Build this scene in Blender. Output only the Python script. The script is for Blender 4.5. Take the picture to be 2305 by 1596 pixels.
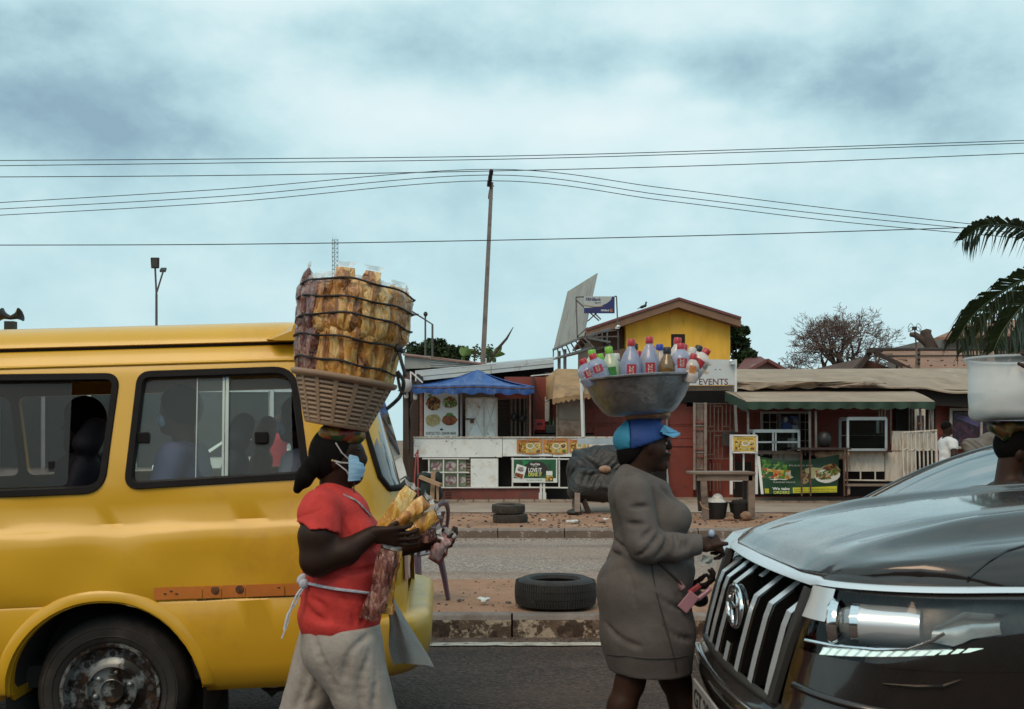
import bpy, bmesh, math, random
import numpy as np
from mathutils import Vector, Matrix
R = math.radians
rnd = random.Random(11)
for o in list(bpy.data.objects): bpy.data.objects.remove(o)
scene = bpy.context.scene
col = scene.collection
CAMZ = 1.51
F = 2240.0
# ---------------- camera
cd = bpy.data.cameras.new('camera'); cam = bpy.data.objects.new('camera', cd); col.objects.link(cam)
cam.location = (0, 0, CAMZ); cam.rotation_euler = (R(90), 0, 0)
cd.sensor_width = 36; cd.lens = 35; cd.shift_y = 0.0834; cd.clip_start = .05; cd.clip_end = 4000
cd.dof.use_dof = True; cd.dof.focus_distance = 18; cd.dof.aperture_fstop = 10
scene.camera = cam
# ---------------- world: overcast sky
world = bpy.data.worlds.new('World'); scene.world = world; world.use_nodes = True
SUN_EL, SUN_AZ = 48, 205
def build_world():
 nt = world.node_tree; N = nt.nodes; L = nt.links
 for n in list(N): N.remove(n)
 out = N.new('ShaderNodeOutputWorld'); bg = N.new('ShaderNodeBackground')
 tc = N.new('ShaderNodeTexCoord')
 sky = N.new('ShaderNodeTexSky'); sky.sky_type = 'NISHITA'; sky.sun_disc = False
 sky.sun_elevation = R(SUN_EL); sky.sun_rotation = R(SUN_AZ); sky.air_density = 1.2; sky.dust_density = 3
 sep = N.new('ShaderNodeSeparateXYZ'); L.new(tc.outputs['Generated'], sep.inputs[0])
 def M(op, a, b=None, c=None):
  n = N.new('ShaderNodeMath'); n.operation = op
  for i, v in enumerate((a, b, c)):
   if v is None: continue
   if isinstance(v, (int, float)): n.inputs[i].default_value = v
   else: L.new(v, n.inputs[i])
  return n.outputs[0]
 cmb = N.new('ShaderNodeCombineXYZ'); L.new(sep.outputs[0], cmb.inputs[0]); L.new(sep.outputs[1], cmb.inputs[1]); L.new(M('MULTIPLY', sep.outputs[2], 1.6), cmb.inputs[2])
 def noise(scale, detail, rough, dist=0.0, off=(0, 0, 0)):
  mp = N.new('ShaderNodeMapping'); mp.inputs['Location'].default_value = off; L.new(cmb.outputs[0], mp.inputs[0])
  n = N.new('ShaderNodeTexNoise'); L.new(mp.outputs[0], n.inputs['Vector'])
  n.inputs['Scale'].default_value = scale; n.inputs['Detail'].default_value = detail
  n.inputs['Roughness'].default_value = rough; n.inputs['Distortion'].default_value = dist
  return n.outputs['Fac']
 big = noise(3.6, 5, .5, .0, (4.2, 1.7, 0)); fine = noise(10, 10, .58, .0, (1.3, 8.1, 0))
 # real cloud banks of this sky: dark bellies at these directions (azimuth, elevation from the photograph)
 def bank(x, z, sx, sz, w):
  dx = M('DIVIDE', M('SUBTRACT', M('DIVIDE', sep.outputs[0], M('MAXIMUM', sep.outputs[1], .05)), x), sx)
  dz = M('DIVIDE', M('SUBTRACT', M('DIVIDE', sep.outputs[2], M('MAXIMUM', sep.outputs[1], .05)), z), sz)
  d2 = M('ADD', M('MULTIPLY', dx, dx), M('MULTIPLY', dz, dz))
  g = M('POWER', 2.718, M('MULTIPLY', d2, -1.0))
  return M('MULTIPLY', M('MULTIPLY', g, w), M('GREATER_THAN', sep.outputs[1], .05))
 banks = None
 for b in [(-.47, .335, .17, .055, .62), (-.36, .30, .12, .03, .3), (.40, .375, .17, .05, .62), (.30, .35, .10, .03, .2), (.02, .38, .16, .030, .42), (-.15, .42, .10, .03, .25),
              (-.48, .42, .12, .03, .4), (.45, .30, .12, .03, .35), (.36, .235, .2, .02, .15), (-.2, .19, .2, .025, .13), (-.45, .25, .15, .03, .25)]:
  o = bank(*b); banks = o if banks is None else M('ADD', banks, o)
 light = None
 for b in [(-.12, .33, .17, .05, .5), (.10, .315, .16, .03, .35), (-.30, .40, .10, .03, .35), (.24, .425, .14, .025, .3), (-.26, .445, .10, .02, .35), (.15, .36, .035, .012, .35), (.2, .335, .03, .01, .3), (.05, .28, .1, .02, .2)]:
  o = bank(*b); light = o if light is None else M('ADD', light, o)
 f = M('ADD', M('MULTIPLY', M('SUBTRACT', big, .5), 1.1), M('MULTIPLY', M('SUBTRACT', fine, .5), 1.0))
 f = M('ADD', f, M('MULTIPLY', banks, M('ADD', .35, M('MULTIPLY', fine, 1.25))))
 f = M('SUBTRACT', f, M('MULTIPLY', light, M('ADD', .3, fine)))
 # towards the horizon the layer evens out
 el = N.new('ShaderNodeMapRange'); el.inputs['From Min'].default_value = .02; el.inputs['From Max'].default_value = .30
 L.new(sep.outputs[2], el.inputs[0])
 f = M('MULTIPLY', f, M('ADD', .18, M('MULTIPLY', el.outputs[0], .82)))
 ramp = N.new('ShaderNodeValToRGB'); cr = ramp.color_ramp
 cr.elements[0].position = 0.0; cr.elements[0].color = (.84, .98, 1.0, 1)
 cr.elements[1].position = 1.0; cr.elements[1].color = (.29, .455, .555, 1)
 for p, c in [(.25, (.71, .91, .945, 1)), (.42, (.575, .815, .865, 1)), (.60, (.46, .69, .76, 1)), (.78, (.36, .555, .645, 1))]:
  e = cr.elements.new(p); e.color = c
 L.new(M('ADD', M('MULTIPLY', f, .78), .40), ramp.inputs[0])
 mx = N.new('ShaderNodeMixRGB'); mx.blend_type = 'MIX'; mx.inputs[0].default_value = .06
 skm = N.new('ShaderNodeMixRGB'); skm.blend_type = 'MULTIPLY'; skm.inputs[0].default_value = 1; skm.inputs[2].default_value = (.1, .1, .1, 1)
 L.new(sky.outputs[0], skm.inputs[1]); L.new(ramp.outputs[0], mx.inputs[1]); L.new(skm.outputs[0], mx.inputs[2])
 L.new(mx.outputs[0], bg.inputs[0]); bg.inputs[1].default_value = 1.05
 L.new(bg.outputs[0], out.inputs[0])
build_world()
sd = bpy.data.lights.new('sun', 'SUN'); sun = bpy.data.objects.new('sun', sd); col.objects.link(sun)
sd.energy = 1.5; sd.angle = R(30); sd.color = (1, .72, .47)
# direction the light comes from: azimuth measured clockwise from +Y
_az, _el = R(SUN_AZ), R(SUN_EL)
sv = Vector((math.sin(_az) * math.cos(_el), math.cos(_az) * math.cos(_el), math.sin(_el)))
sun.rotation_euler = sv.to_track_quat('Z', 'Y').to_euler(); sun.location = sv * 50
vs = scene.view_settings; vs.view_transform = 'Standard'; vs.look = 'None'; vs.exposure = -0.1; vs.gamma = 1; vs.use_curve_mapping = False
scene.cycles.max_bounces = 8; scene.cycles.transparent_max_bounces = 16
scene.cycles.use_denoising = True
# ---------------- pixel ruler: a point of the photograph (2304 wide) at a given distance
def at(u, v, Y): return Vector(((u - 1152) / F * Y, Y, CAMZ - (v - 990) / F * Y))
# ---------------- materials
MATS = {}
def pm(name, c, rough=.6, metal=0, var=.18, vs=4, bump=0, bs=60, coat=0, dirt=None, dirt2=None, spec=.5, emit=None, alpha=None, trans=0, stretch=None, coatr=.08, flake=None):
 if name in MATS: return MATS[name]
 m = bpy.data.materials.new(name); m.use_nodes = True; MATS[name] = m
 nt = m.node_tree; N = nt.nodes; L = nt.links; b = N['Principled BSDF']
 tc = N.new('ShaderNodeTexCoord'); vec = tc.outputs['Object']
 if stretch:
  mp = N.new('ShaderNodeMapping'); mp.inputs['Scale'].default_value = stretch; L.new(vec, mp.inputs[0]); vec = mp.outputs[0]
 def noise(s, d=5, ro=.6, off=0):
  n = N.new('ShaderNodeTexNoise'); n.inputs['Scale'].default_value = s; n.inputs['Detail'].default_value = d; n.inputs['Roughness'].default_value = ro
  if off:
   mp = N.new('ShaderNodeMapping'); mp.inputs['Location'].default_value = (off, off * 1.7, off * .6); L.new(vec, mp.inputs[0]); L.new(mp.outputs[0], n.inputs['Vector'])
  else: L.new(vec, n.inputs['Vector'])
  return n.outputs['Fac']
 csock = None
 if var > 0:
  mr = N.new('ShaderNodeMapRange'); L.new(noise(vs), mr.inputs[0]); mr.inputs[1].default_value = .25; mr.inputs[2].default_value = .75
  mr.inputs[3].default_value = 1 - var; mr.inputs[4].default_value = 1 + var
  mx = N.new('ShaderNodeMixRGB'); mx.blend_type = 'MULTIPLY'; mx.inputs[0].default_value = 1; mx.inputs[1].default_value = (*c, 1)
  cb = N.new('ShaderNodeCombineColor')
  for i in range(3): L.new(mr.outputs[0], cb.inputs[i])
  L.new(cb.outputs[0], mx.inputs[2]); csock = mx.outputs[0]
 else:
  rgb = N.new('ShaderNodeRGB'); rgb.outputs[0].default_value = (*c, 1); csock = rgb.outputs[0]
 k = 0
 for d in (dirt, dirt2):
  if d:
   k += 1
   dc, ds, lo, hi = d[:4]
   rr = N.new('ShaderNodeMapRange'); rr.interpolation_type = 'SMOOTHSTEP'; L.new(noise(ds, 9, .68, 3.1 * k), rr.inputs[0]); rr.inputs[1].default_value = lo; rr.inputs[2].default_value = hi
   if len(d) > 4: rr.inputs[4].default_value = d[4]
   mx = N.new('ShaderNodeMixRGB'); L.new(rr.outputs[0], mx.inputs[0]); L.new(csock, mx.inputs[1]); mx.inputs[2].default_value = (*dc, 1); csock = mx.outputs[0]
 L.new(csock, b.inputs['Base Color'])
 b.inputs['Metallic'].default_value = metal; b.inputs['Roughness'].default_value = rough
 b.inputs['Specular IOR Level'].default_value = spec
 if rough > .15 and var > 0:
  mr = N.new('ShaderNodeMapRange'); L.new(noise(vs * 2.3, 4, .6, 7), mr.inputs[0]); mr.inputs[3].default_value = max(.02, rough - .12); mr.inputs[4].default_value = min(1, rough + .12); L.new(mr.outputs[0], b.inputs['Roughness'])
 if coat: b.inputs['Coat Weight'].default_value = coat; b.inputs['Coat Roughness'].default_value = coatr
 if trans: b.inputs['Transmission Weight'].default_value = trans; b.inputs['IOR'].default_value = 1.2
 if alpha is not None: b.inputs['Alpha'].default_value = alpha
 if emit: b.inputs['Emission Color'].default_value = (*emit[0], 1); b.inputs['Emission Strength'].default_value = emit[1]
 if bump:
  bp = N.new('ShaderNodeBump'); bp.inputs['Strength'].default_value = 1; bp.inputs['Distance'].default_value = bump
  L.new(noise(bs, 6, .62, 5), bp.inputs['Height']); L.new(bp.outputs[0], b.inputs['Normal'])
 return m
def glassmat(name, tint, refl=.5, rough=.02, ior=1.45, dust_sheen=0):
 """thin pane: lets light straight through with a tint, mirrors by its Fresnel term"""
 if name in MATS: return MATS[name]
 m = bpy.data.materials.new(name); m.use_nodes = True; MATS[name] = m
 nt = m.node_tree; N = nt.nodes; L = nt.links; N.remove(N['Principled BSDF'])
 t = N.new('ShaderNodeBsdfTransparent'); t.inputs[0].default_value = (*tint, 1)
 g = N.new('ShaderNodeBsdfGlossy'); g.inputs[1].default_value = rough; g.inputs[0].default_value = (1, 1, 1, 1)
 fr = N.new('ShaderNodeFresnel'); fr.inputs[0].default_value = ior
 ml = N.new('ShaderNodeMath'); ml.operation = 'MULTIPLY'; L.new(fr.outputs[0], ml.inputs[0]); ml.inputs[1].default_value = refl
 mx = N.new('ShaderNodeMixShader'); L.new(ml.outputs[0], mx.inputs[0]); L.new(t.outputs[0], mx.inputs[1]); L.new(g.outputs[0], mx.inputs[2])
 out = mx.outputs[0]
 if dust_sheen:
  df = N.new('ShaderNodeBsdfDiffuse'); df.inputs[0].default_value = (.5, .5, .48, 1); m2 = N.new('ShaderNodeMixShader'); m2.inputs[0].default_value = dust_sheen; L.new(out, m2.inputs[1]); L.new(df.outputs[0], m2.inputs[2]); out = m2.outputs[0]  # grey diffuse film: dust, and a painted stand-in for pale reflections
 L.new(out, N['Material Output'].inputs[0])
 return m
# ---------------- objects
WL = {}
def _link(o, parent, local):
 col.objects.link(o)
 if parent is not None:
  o.parent = parent
  if not local:
   w = WL.get(parent.name, Vector((0, 0, 0))); o.location = -w
  WL[o.name] = Vector((0, 0, 0))
 else: WL[o.name] = Vector((0, 0, 0))
 return o
def thing(name, label, cat, loc=(0, 0, 0), group=None):
 o = bpy.data.objects.new(name, None); o.empty_display_size = .1; col.objects.link(o); o.location = loc
 WL[o.name] = Vector(loc); o['label'] = label; o['category'] = cat
 if group: o['group'] = group
 return o
def tag(o, label, cat, group=None):
 o['label'] = label; o['category'] = cat
 if group: o['group'] = group
 return o
def struct(o): o['kind'] = 'structure'; return o
def mobj(name, verts, faces, mat, parent=None, local=False, smooth=None, bevel=0, slots=None, fm=None, subsurf=0):
 me = bpy.data.meshes.new(name); me.from_pydata([tuple(v) for v in verts], [], faces); me.update()
 for m in (slots or [mat]): me.materials.append(m)
 if fm: me.polygons.foreach_set('material_index', fm)
 if smooth:
  me.polygons.foreach_set('use_smooth', [True] * len(me.polygons))
  if smooth < 180: me.set_sharp_from_angle(angle=R(smooth))
 o = bpy.data.objects.new(name, me)
 _link(o, parent, local)
 if bevel:
  bv = o.modifiers.new('bevel', 'BEVEL'); bv.width = bevel; bv.segments = 2; bv.limit_method = 'ANGLE'; bv.angle_limit = R(40)
 if subsurf:
  s = o.modifiers.new('sub', 'SUBSURF'); s.levels = subsurf; s.render_levels = subsurf
 return o
def dup(o, parent=None, loc=None):
 c = o.copy(); col.objects.link(c); c.parent = parent
 if loc is not None: c.location = loc
 WL[c.name] = Vector(c.location) if parent is None else Vector((0, 0, 0))
 for ch in o.children: dup(ch, c)
 return c
class MB:
 def __init__(s): s.v = []; s.f = []; s.m = []
 def add(s, vs, fs, mi=0):
  b = len(s.v); s.v += [Vector(v) for v in vs]; s.f += [tuple(i + b for i in f) for f in fs]; s.m += [mi] * len(fs); return s
 def box(s, c, d, rot=None, mi=0):
  c = Vector(c); x, y, z = d[0] / 2, d[1] / 2, d[2] / 2
  vs = [Vector(p) for p in [(-x, -y, -z), (x, -y, -z), (x, y, -z), (-x, y, -z), (-x, -y, z), (x, -y, z), (x, y, z), (-x, y, z)]]
  if rot is not None: vs = [rot @ p for p in vs]
  return s.add([p + c for p in vs], [(0, 3, 2, 1), (4, 5, 6, 7), (0, 1, 5, 4), (1, 2, 6, 5), (2, 3, 7, 6), (3, 0, 4, 7)], mi)
 def bb(s, p, q, mi=0):
  return s.box([(p[i] + q[i]) / 2 for i in range(3)], [abs(q[i] - p[i]) for i in range(3)], None, mi)
 def hexa(s, a, b, c, d, off, mi=0):
  """a quad given thickness by the vector off"""
  off = Vector(off); vs = [Vector(p) for p in (a, b, c, d)]; vs += [p + off for p in vs]
  return s.add(vs, [(3, 2, 1, 0), (4, 5, 6, 7), (0, 1, 5, 4), (1, 2, 6, 5), (2, 3, 7, 6), (3, 0, 4, 7)], mi)
 def beam(s, a, b, w, h=None, up=(0, 0, 1), mi=0):
  a, b = Vector(a), Vector(b); h = h or w; d = (b - a); L_ = d.length; d.normalize(); u = Vector(up)
  if abs(d.dot(u)) > .98: u = Vector((0, 1, 0))
  r = d.cross(u).normalized(); u = r.cross(d).normalized()
  M_ = Matrix((r, d, u)).transposed()
  return s.box((a + b) / 2, (w, L_, h), M_, mi)
 def tube(s, pts, r, n=8, cap=True, mi=0, flat=1.0, up=None):
  pts = [Vector(p) for p in pts]; k = len(pts); rs = r if isinstance(r, (list, tuple)) else [r] * k
  t0 = (pts[1] - pts[0]).normalized(); u = Vector(up) if up else (Vector((0, 0, 1)) if abs(t0.z) < .9 else Vector((1, 0, 0)))
  vs = []
  for i, p in enumerate(pts):
   t = (pts[min(i + 1, k - 1)] - pts[max(i - 1, 0)])
   if t.length < 1e-9: t = t0
   t.normalize(); u = (u - t * u.dot(t)); u = u.normalized() if u.length > 1e-6 else t.orthogonal().normalized(); w = t.cross(u)
   for j in range(n):
    a = 2 * math.pi * j / n; vs.append(p + (u * math.cos(a) * flat + w * math.sin(a)) * rs[i])
  fs = [(i * n + j, i * n + (j + 1) % n, (i + 1) * n + (j + 1) % n, (i + 1) * n + j) for i in range(k - 1) for j in range(n)]
  if cap: fs += [tuple(reversed(range(n))), tuple(range((k - 1) * n, k * n))]
  return s.add(vs, fs, mi)
 def lathe(s, prof, n=24, M_=None, mi=0, cap=True, sx=1, sy=1, wob=None):
  vs = []
  for (r, z) in prof:
   for j in range(n):
    a = 2 * math.pi * j / n; w = wob(a, z) if wob else 1
    vs.append(Vector((r * w * math.cos(a) * sx, r * w * math.sin(a) * sy, z)))
  if M_ is not None: vs = [M_ @ p for p in vs]
  k = len(prof); fs = [(i * n + j, i * n + (j + 1) % n, (i + 1) * n + (j + 1) % n, (i + 1) * n + j) for i in range(k - 1) for j in range(n)]
  if cap: fs += [tuple(reversed(range(n))), tuple(range((k - 1) * n, k * n))]
  return s.add(vs, fs, mi)
 def grid(s, P, close=False, mi=0):
  h = len(P); w = len(P[0]); vs = [p for r in P for p in r]; fs = []
  for i in range(h - 1):
   for j in range(w if close else w - 1):
    fs.append((i * w + j, i * w + (j + 1) % w, (i + 1) * w + (j + 1) % w, (i + 1) * w + j))
  return s.add(vs, fs, mi)
 def sheet(s, P, off, mi=0):
  """a grid of points given thickness off (vector)"""
  off = Vector(off); h = len(P); w = len(P[0]); a = [Vector(p) for r in P for p in r]; vs = a + [p + off for p in a]; n = h * w; fs = []
  for i in range(h - 1):
   for j in range(w - 1):
    q = (i * w + j, i * w + j + 1, (i + 1) * w + j + 1, (i + 1) * w + j); fs.append(q); fs.append(tuple(n + k for k in reversed(q)))
  rim = [j for j in range(w)] + [i * w + w - 1 for i in range(1, h)] + [(h - 1) * w + j for j in range(w - 2, -1, -1)] + [i * w for i in range(h - 2, 0, -1)]
  for i in range(len(rim)):
   p, q = rim[i], rim[(i + 1) % len(rim)]; fs.append((q, p, n + p, n + q))
  return s.add(vs, fs, mi)
 def prism(s, poly, y0, y1, mi=0):
  """polygon of (x,z) pushed from y0 to y1"""
  n = len(poly); vs = [Vector((p[0], y0, p[1])) for p in poly] + [Vector((p[0], y1, p[1])) for p in poly]
  return s.add(vs, [tuple(range(n)), tuple(reversed(range(n, 2 * n)))] + [((i + 1) % n, i, n + i, n + (i + 1) % n) for i in range(n)], mi)
 def ell(s, c, r, n=12, M_=None, mi=0):
  c = Vector(c); m = max(6, n // 2 + 1); vs = []; fs = []
  vs.append(Vector((0, 0, -r[2])))
  for i in range(1, m):
   th = -math.pi / 2 + math.pi * i / m
   for j in range(n):
    a = 2 * math.pi * j / n; vs.append(Vector((r[0] * math.cos(th) * math.cos(a), r[1] * math.cos(th) * math.sin(a), r[2] * math.sin(th))))
  vs.append(Vector((0, 0, r[2])))
  for j in range(n): fs.append((0, 1 + (j + 1) % n, 1 + j))
  for i in range(m - 2):
   for j in range(n): fs.append((1 + i * n + j, 1 + i * n + (j + 1) % n, 1 + (i + 1) * n + (j + 1) % n, 1 + (i + 1) * n + j))
  t = len(vs) - 1
  for j in range(n): fs.append((t, 1 + (m - 2) * n + j, 1 + (m - 2) * n + (j + 1) % n))
  if M_ is not None: vs = [M_ @ p for p in vs]
  return s.add([p + c for p in vs], fs, mi)
 def xf(s, M_): s.v = [M_ @ v for v in s.v]; return s
 def build(s, name, mat, parent=None, local=False, smooth=None, bevel=0, subsurf=0):
  mats = mat if isinstance(mat, list) else [mat]
  return mobj(name, s.v, s.f, mats[0], parent, local, smooth, bevel, mats, s.m if len(mats) > 1 else None, subsurf)
def text(txt, x, z, y, mat, parent, w=None, h=None, name='lettering', shear=0, align='LEFT', font_bold=0, rot=0, local=False, flip=False):
 """lettering in the x-z plane at depth y, fitted to w by h"""
 cu = bpy.data.curves.new('t', 'FONT'); cu.body = txt; cu.extrude = 0; cu.shear = shear; cu.offset = font_bold; cu.resolution_u = 3
 o = bpy.data.objects.new('t', cu); col.objects.link(o); bpy.context.view_layer.update()
 me = bpy.data.meshes.new_from_object(o.evaluated_get(bpy.context.evaluated_depsgraph_get())); bpy.data.objects.remove(o); bpy.data.curves.remove(cu)
 vs = [v.co.copy() for v in me.vertices]; fs = [tuple(p.vertices) for p in me.polygons]; bpy.data.meshes.remove(me)
 x0 = min(v.x for v in vs); x1 = max(v.x for v in vs); z0 = min(v.y for v in vs); z1 = max(v.y for v in vs)
 sx = w / (x1 - x0) if w else None; sz = h / (z1 - z0) if h else None
 sx = sx or sz; sz = sz or sx
 out = []
 for v in vs:
  a = (v.x - x0) * sx; b = (v.y - z0) * sz
  if rot: a, b = a * math.cos(rot) - b * math.sin(rot), a * math.sin(rot) + b * math.cos(rot)
  out.append((x + a, y, z + b))
 return mobj(name, out, fs, mat, parent, local)
# ---------------- organic shapes: smooth-blended rounded bones turned into one continuous mesh (surface nets)
class SDF:
 def __init__(s): s.p = []; s.cuts = []; s.disp = None
 def cap(s, a, b, ra, rb=None, k=.03, sy=1.0, sub=False): s.p.append(('c', Vector(a), Vector(b), ra, ra if rb is None else rb, k, sy, sub)); return s
 def chain(s, pts, rs, k=.02, sy=1.0):
  for i in range(len(pts) - 1): s.cap(pts[i], pts[i + 1], rs[i], rs[i + 1], k, sy)
  return s
 def ell(s, c, r, k=.03, sub=False): s.p.append(('e', Vector(c), Vector(r), k, sub)); return s
 def cut(s, fn): s.cuts.append(fn); return s
 def bounds(s):
  lo = np.full(3, 1e9); hi = np.full(3, -1e9)
  for p in s.p:
   if p[0] == 'c':
    if p[7]: continue
    for q, r in ((p[1], p[3]), (p[2], p[4])):
     e = np.array([r, r * p[6], r]); lo = np.minimum(lo, np.array(q) - e); hi = np.maximum(hi, np.array(q) + e)
   elif not p[4]:
    lo = np.minimum(lo, np.array(p[1]) - np.array(p[2])); hi = np.maximum(hi, np.array(p[1]) + np.array(p[2]))
  return lo, hi
 def mesh(s, h):
  lo, hi = s.bounds(); lo = lo - 3 * h - .01; hi = hi + 3 * h + .01
  n = np.maximum(((hi - lo) / h).astype(int) + 2, 4)
  ax = [(lo[i] + h * np.arange(n[i])).astype(np.float32) for i in range(3)]
  D = np.full(tuple(n), .2, np.float32)
  for p in s.p:
   if p[0] == 'c':
    _, a, b, ra, rb, k, sy, sub = p; rm = max(ra, rb) * max(1, sy) + k + 4 * h
    l = np.minimum(a, b) - rm; u = np.maximum(a, b) + rm
   else:
    _, c, r, k, sub = p; l = np.array(c) - np.array(r) - k - 4 * h; u = np.array(c) + np.array(r) + k + 4 * h
   i0 = np.clip(((l - lo) / h).astype(int), 0, n - 1); i1 = np.clip(((u - lo) / h).astype(int) + 1, 1, n)
   if np.any(i1 <= i0): continue
   sl = tuple(slice(i0[i], i1[i]) for i in range(3))
   X, Y, Z = np.meshgrid(*[ax[i][sl[i]] for i in range(3)], indexing='ij')
   if p[0] == 'c':
    ab = np.array(b) - np.array(a); ab = ab.astype(np.float64); a_ = np.array(a); dx, dy, dz = X - a_[0], (Y - a_[1]) / sy, Z - a_[2]; ab[1] /= sy
    L2 = max(float(ab @ ab), 1e-9); t = np.clip((dx * ab[0] + dy * ab[1] + dz * ab[2]) / L2, 0, 1)
    d = np.sqrt((dx - t * ab[0]) ** 2 + (dy - t * ab[1]) ** 2 + (dz - t * ab[2]) ** 2) - (ra + t * (rb - ra))
   else:
    qx, qy, qz = (X - c[0]) / r[0], (Y - c[1]) / r[1], (Z - c[2]) / r[2]
    k0 = np.sqrt(qx * qx + qy * qy + qz * qz); k1 = np.sqrt((qx / r[0]) ** 2 + (qy / r[1]) ** 2 + (qz / r[2]) ** 2) + 1e-6
    d = k0 * (k0 - 1) / k1
   o = D[sl]
   if sub:
    q = np.clip(.5 - .5 * (o + d) / k, 0, 1); D[sl] = o * (1 - q) + (-d) * q + k * q * (1 - q)
   else:
    q = np.clip(.5 + .5 * (d - o) / k, 0, 1); D[sl] = d * (1 - q) + o * q - k * q * (1 - q)
  if s.disp or s.cuts:
   X, Y, Z = np.meshgrid(*ax, indexing='ij')
   if s.disp: D = D + s.disp(X, Y, Z).astype(np.float32)
   for c in s.cuts: D = np.maximum(D, c(X, Y, Z).astype(np.float32))
  S = D < 0
  nx, ny, nz = D.shape
  cs = np.zeros((nx - 1, ny - 1, nz - 1), np.int8)
  for i in (0, 1):
   for j in (0, 1):
    for k in (0, 1): cs += S[i:nx - 1 + i, j:ny - 1 + j, k:nz - 1 + k]
  act = (cs > 0) & (cs < 8); idx = np.full(act.shape, -1, np.int64); ii = np.argwhere(act); idx[act] = np.arange(len(ii))
  acc = np.zeros((len(ii), 3)); cnt = np.zeros(len(ii))
  cor = [(i, j, k) for i in (0, 1) for j in (0, 1) for k in (0, 1)]
  for a in cor:
   for ax_ in range(3):
    if a[ax_]: continue
    b = list(a); b[ax_] = 1
    va = D[ii[:, 0] + a[0], ii[:, 1] + a[1], ii[:, 2] + a[2]]; vb = D[ii[:, 0] + b[0], ii[:, 1] + b[1], ii[:, 2] + b[2]]
    c = (va < 0) != (vb < 0); t = va / (va - vb + 1e-12 * (~c)); q = np.tile(np.array(a, float), (len(ii), 1)); q[:, ax_] = t
    acc[c] += q[c]; cnt[c] += 1
  V = lo + h * (ii + acc / np.maximum(cnt, 1)[:, None])
  faces = []
  for ax_ in range(3):
   sl0 = [slice(None)] * 3; sl1 = [slice(None)] * 3; sl0[ax_] = slice(0, -1); sl1[ax_] = slice(1, None)
   s0, s1 = S[tuple(sl0)], S[tuple(sl1)]; e = np.argwhere(s0 != s1); o1, o2 = [(1, 2), (2, 0), (0, 1)][ax_]
   ok = (e[:, o1] > 0) & (e[:, o2] > 0) & (e[:, o1] < D.shape[o1] - 1) & (e[:, o2] < D.shape[o2] - 1); e = e[ok]
   if not len(e): continue
   def cell(d1, d2):
    q = e.copy(); q[:, o1] += d1; q[:, o2] += d2; return idx[q[:, 0], q[:, 1], q[:, 2]]
   Q = np.stack([cell(-1, -1), cell(0, -1), cell(0, 0), cell(-1, 0)], 1)
   fl = s1[e[:, 0], e[:, 1], e[:, 2]]; Q[fl] = Q[fl][:, ::-1]; faces.append(Q)
  Fq = np.concatenate(faces) if faces else np.zeros((0, 4), int)
  Fq = Fq[(Fq >= 0).all(1)]
  return V, Fq
def organic(name, parts, mat, parent=None, local=False):
 """parts: list of (SDF, cell size); joined in one mesh"""
 vs = []; fs = []; b = 0
 for s, h in parts:
  V, Q = s.mesh(h); vs += V.tolist(); fs += (Q + b).tolist(); b += len(V)
 return mobj(name, vs, fs, mat, parent, local, smooth=180)
def folds(ax, amp, freq, warp=6., seed=0.):
 """soft cloth folds: a warped wave along the direction ax"""
 def f(X, Y, Z):
  w = np.sin(X * warp + seed) * np.cos(Z * warp * .8 + seed * 2) + np.sin(Y * warp * 1.3 + Z * warp * .6 + seed)
  s_ = np.sin((X * ax[0] + Y * ax[1] + Z * ax[2]) * freq + 1.8 * w + seed)
  return amp * (.45 * s_ + .55 * (1 - 2 * np.abs(np.sin(((X * ax[0] + Y * ax[1] + Z * ax[2]) * freq * .61 + 1.5 * w + seed * 3))) ** .7)) * (.5 + .5 * np.sin(X * 9 + Z * 7 + Y * 5 + seed * 2))
 return f
def smooth_line(pts, n=6):
 """Catmull-Rom through points"""
 P = [Vector(p) for p in pts]; P = [P[0] * 2 - P[1]] + P + [P[-1] * 2 - P[-2]]; out = []
 for i in range(1, len(P) - 2):
  for k in range(n):
   t = k / n; a, b, c, d = P[i - 1], P[i], P[i + 1], P[i + 2]
   out.append(.5 * ((2 * b) + (c - a) * t + (2 * a - 5 * b + 4 * c - d) * t * t + (3 * b - a - 3 * c + d) * t ** 3))
 out.append(P[-2]); return out
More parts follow.
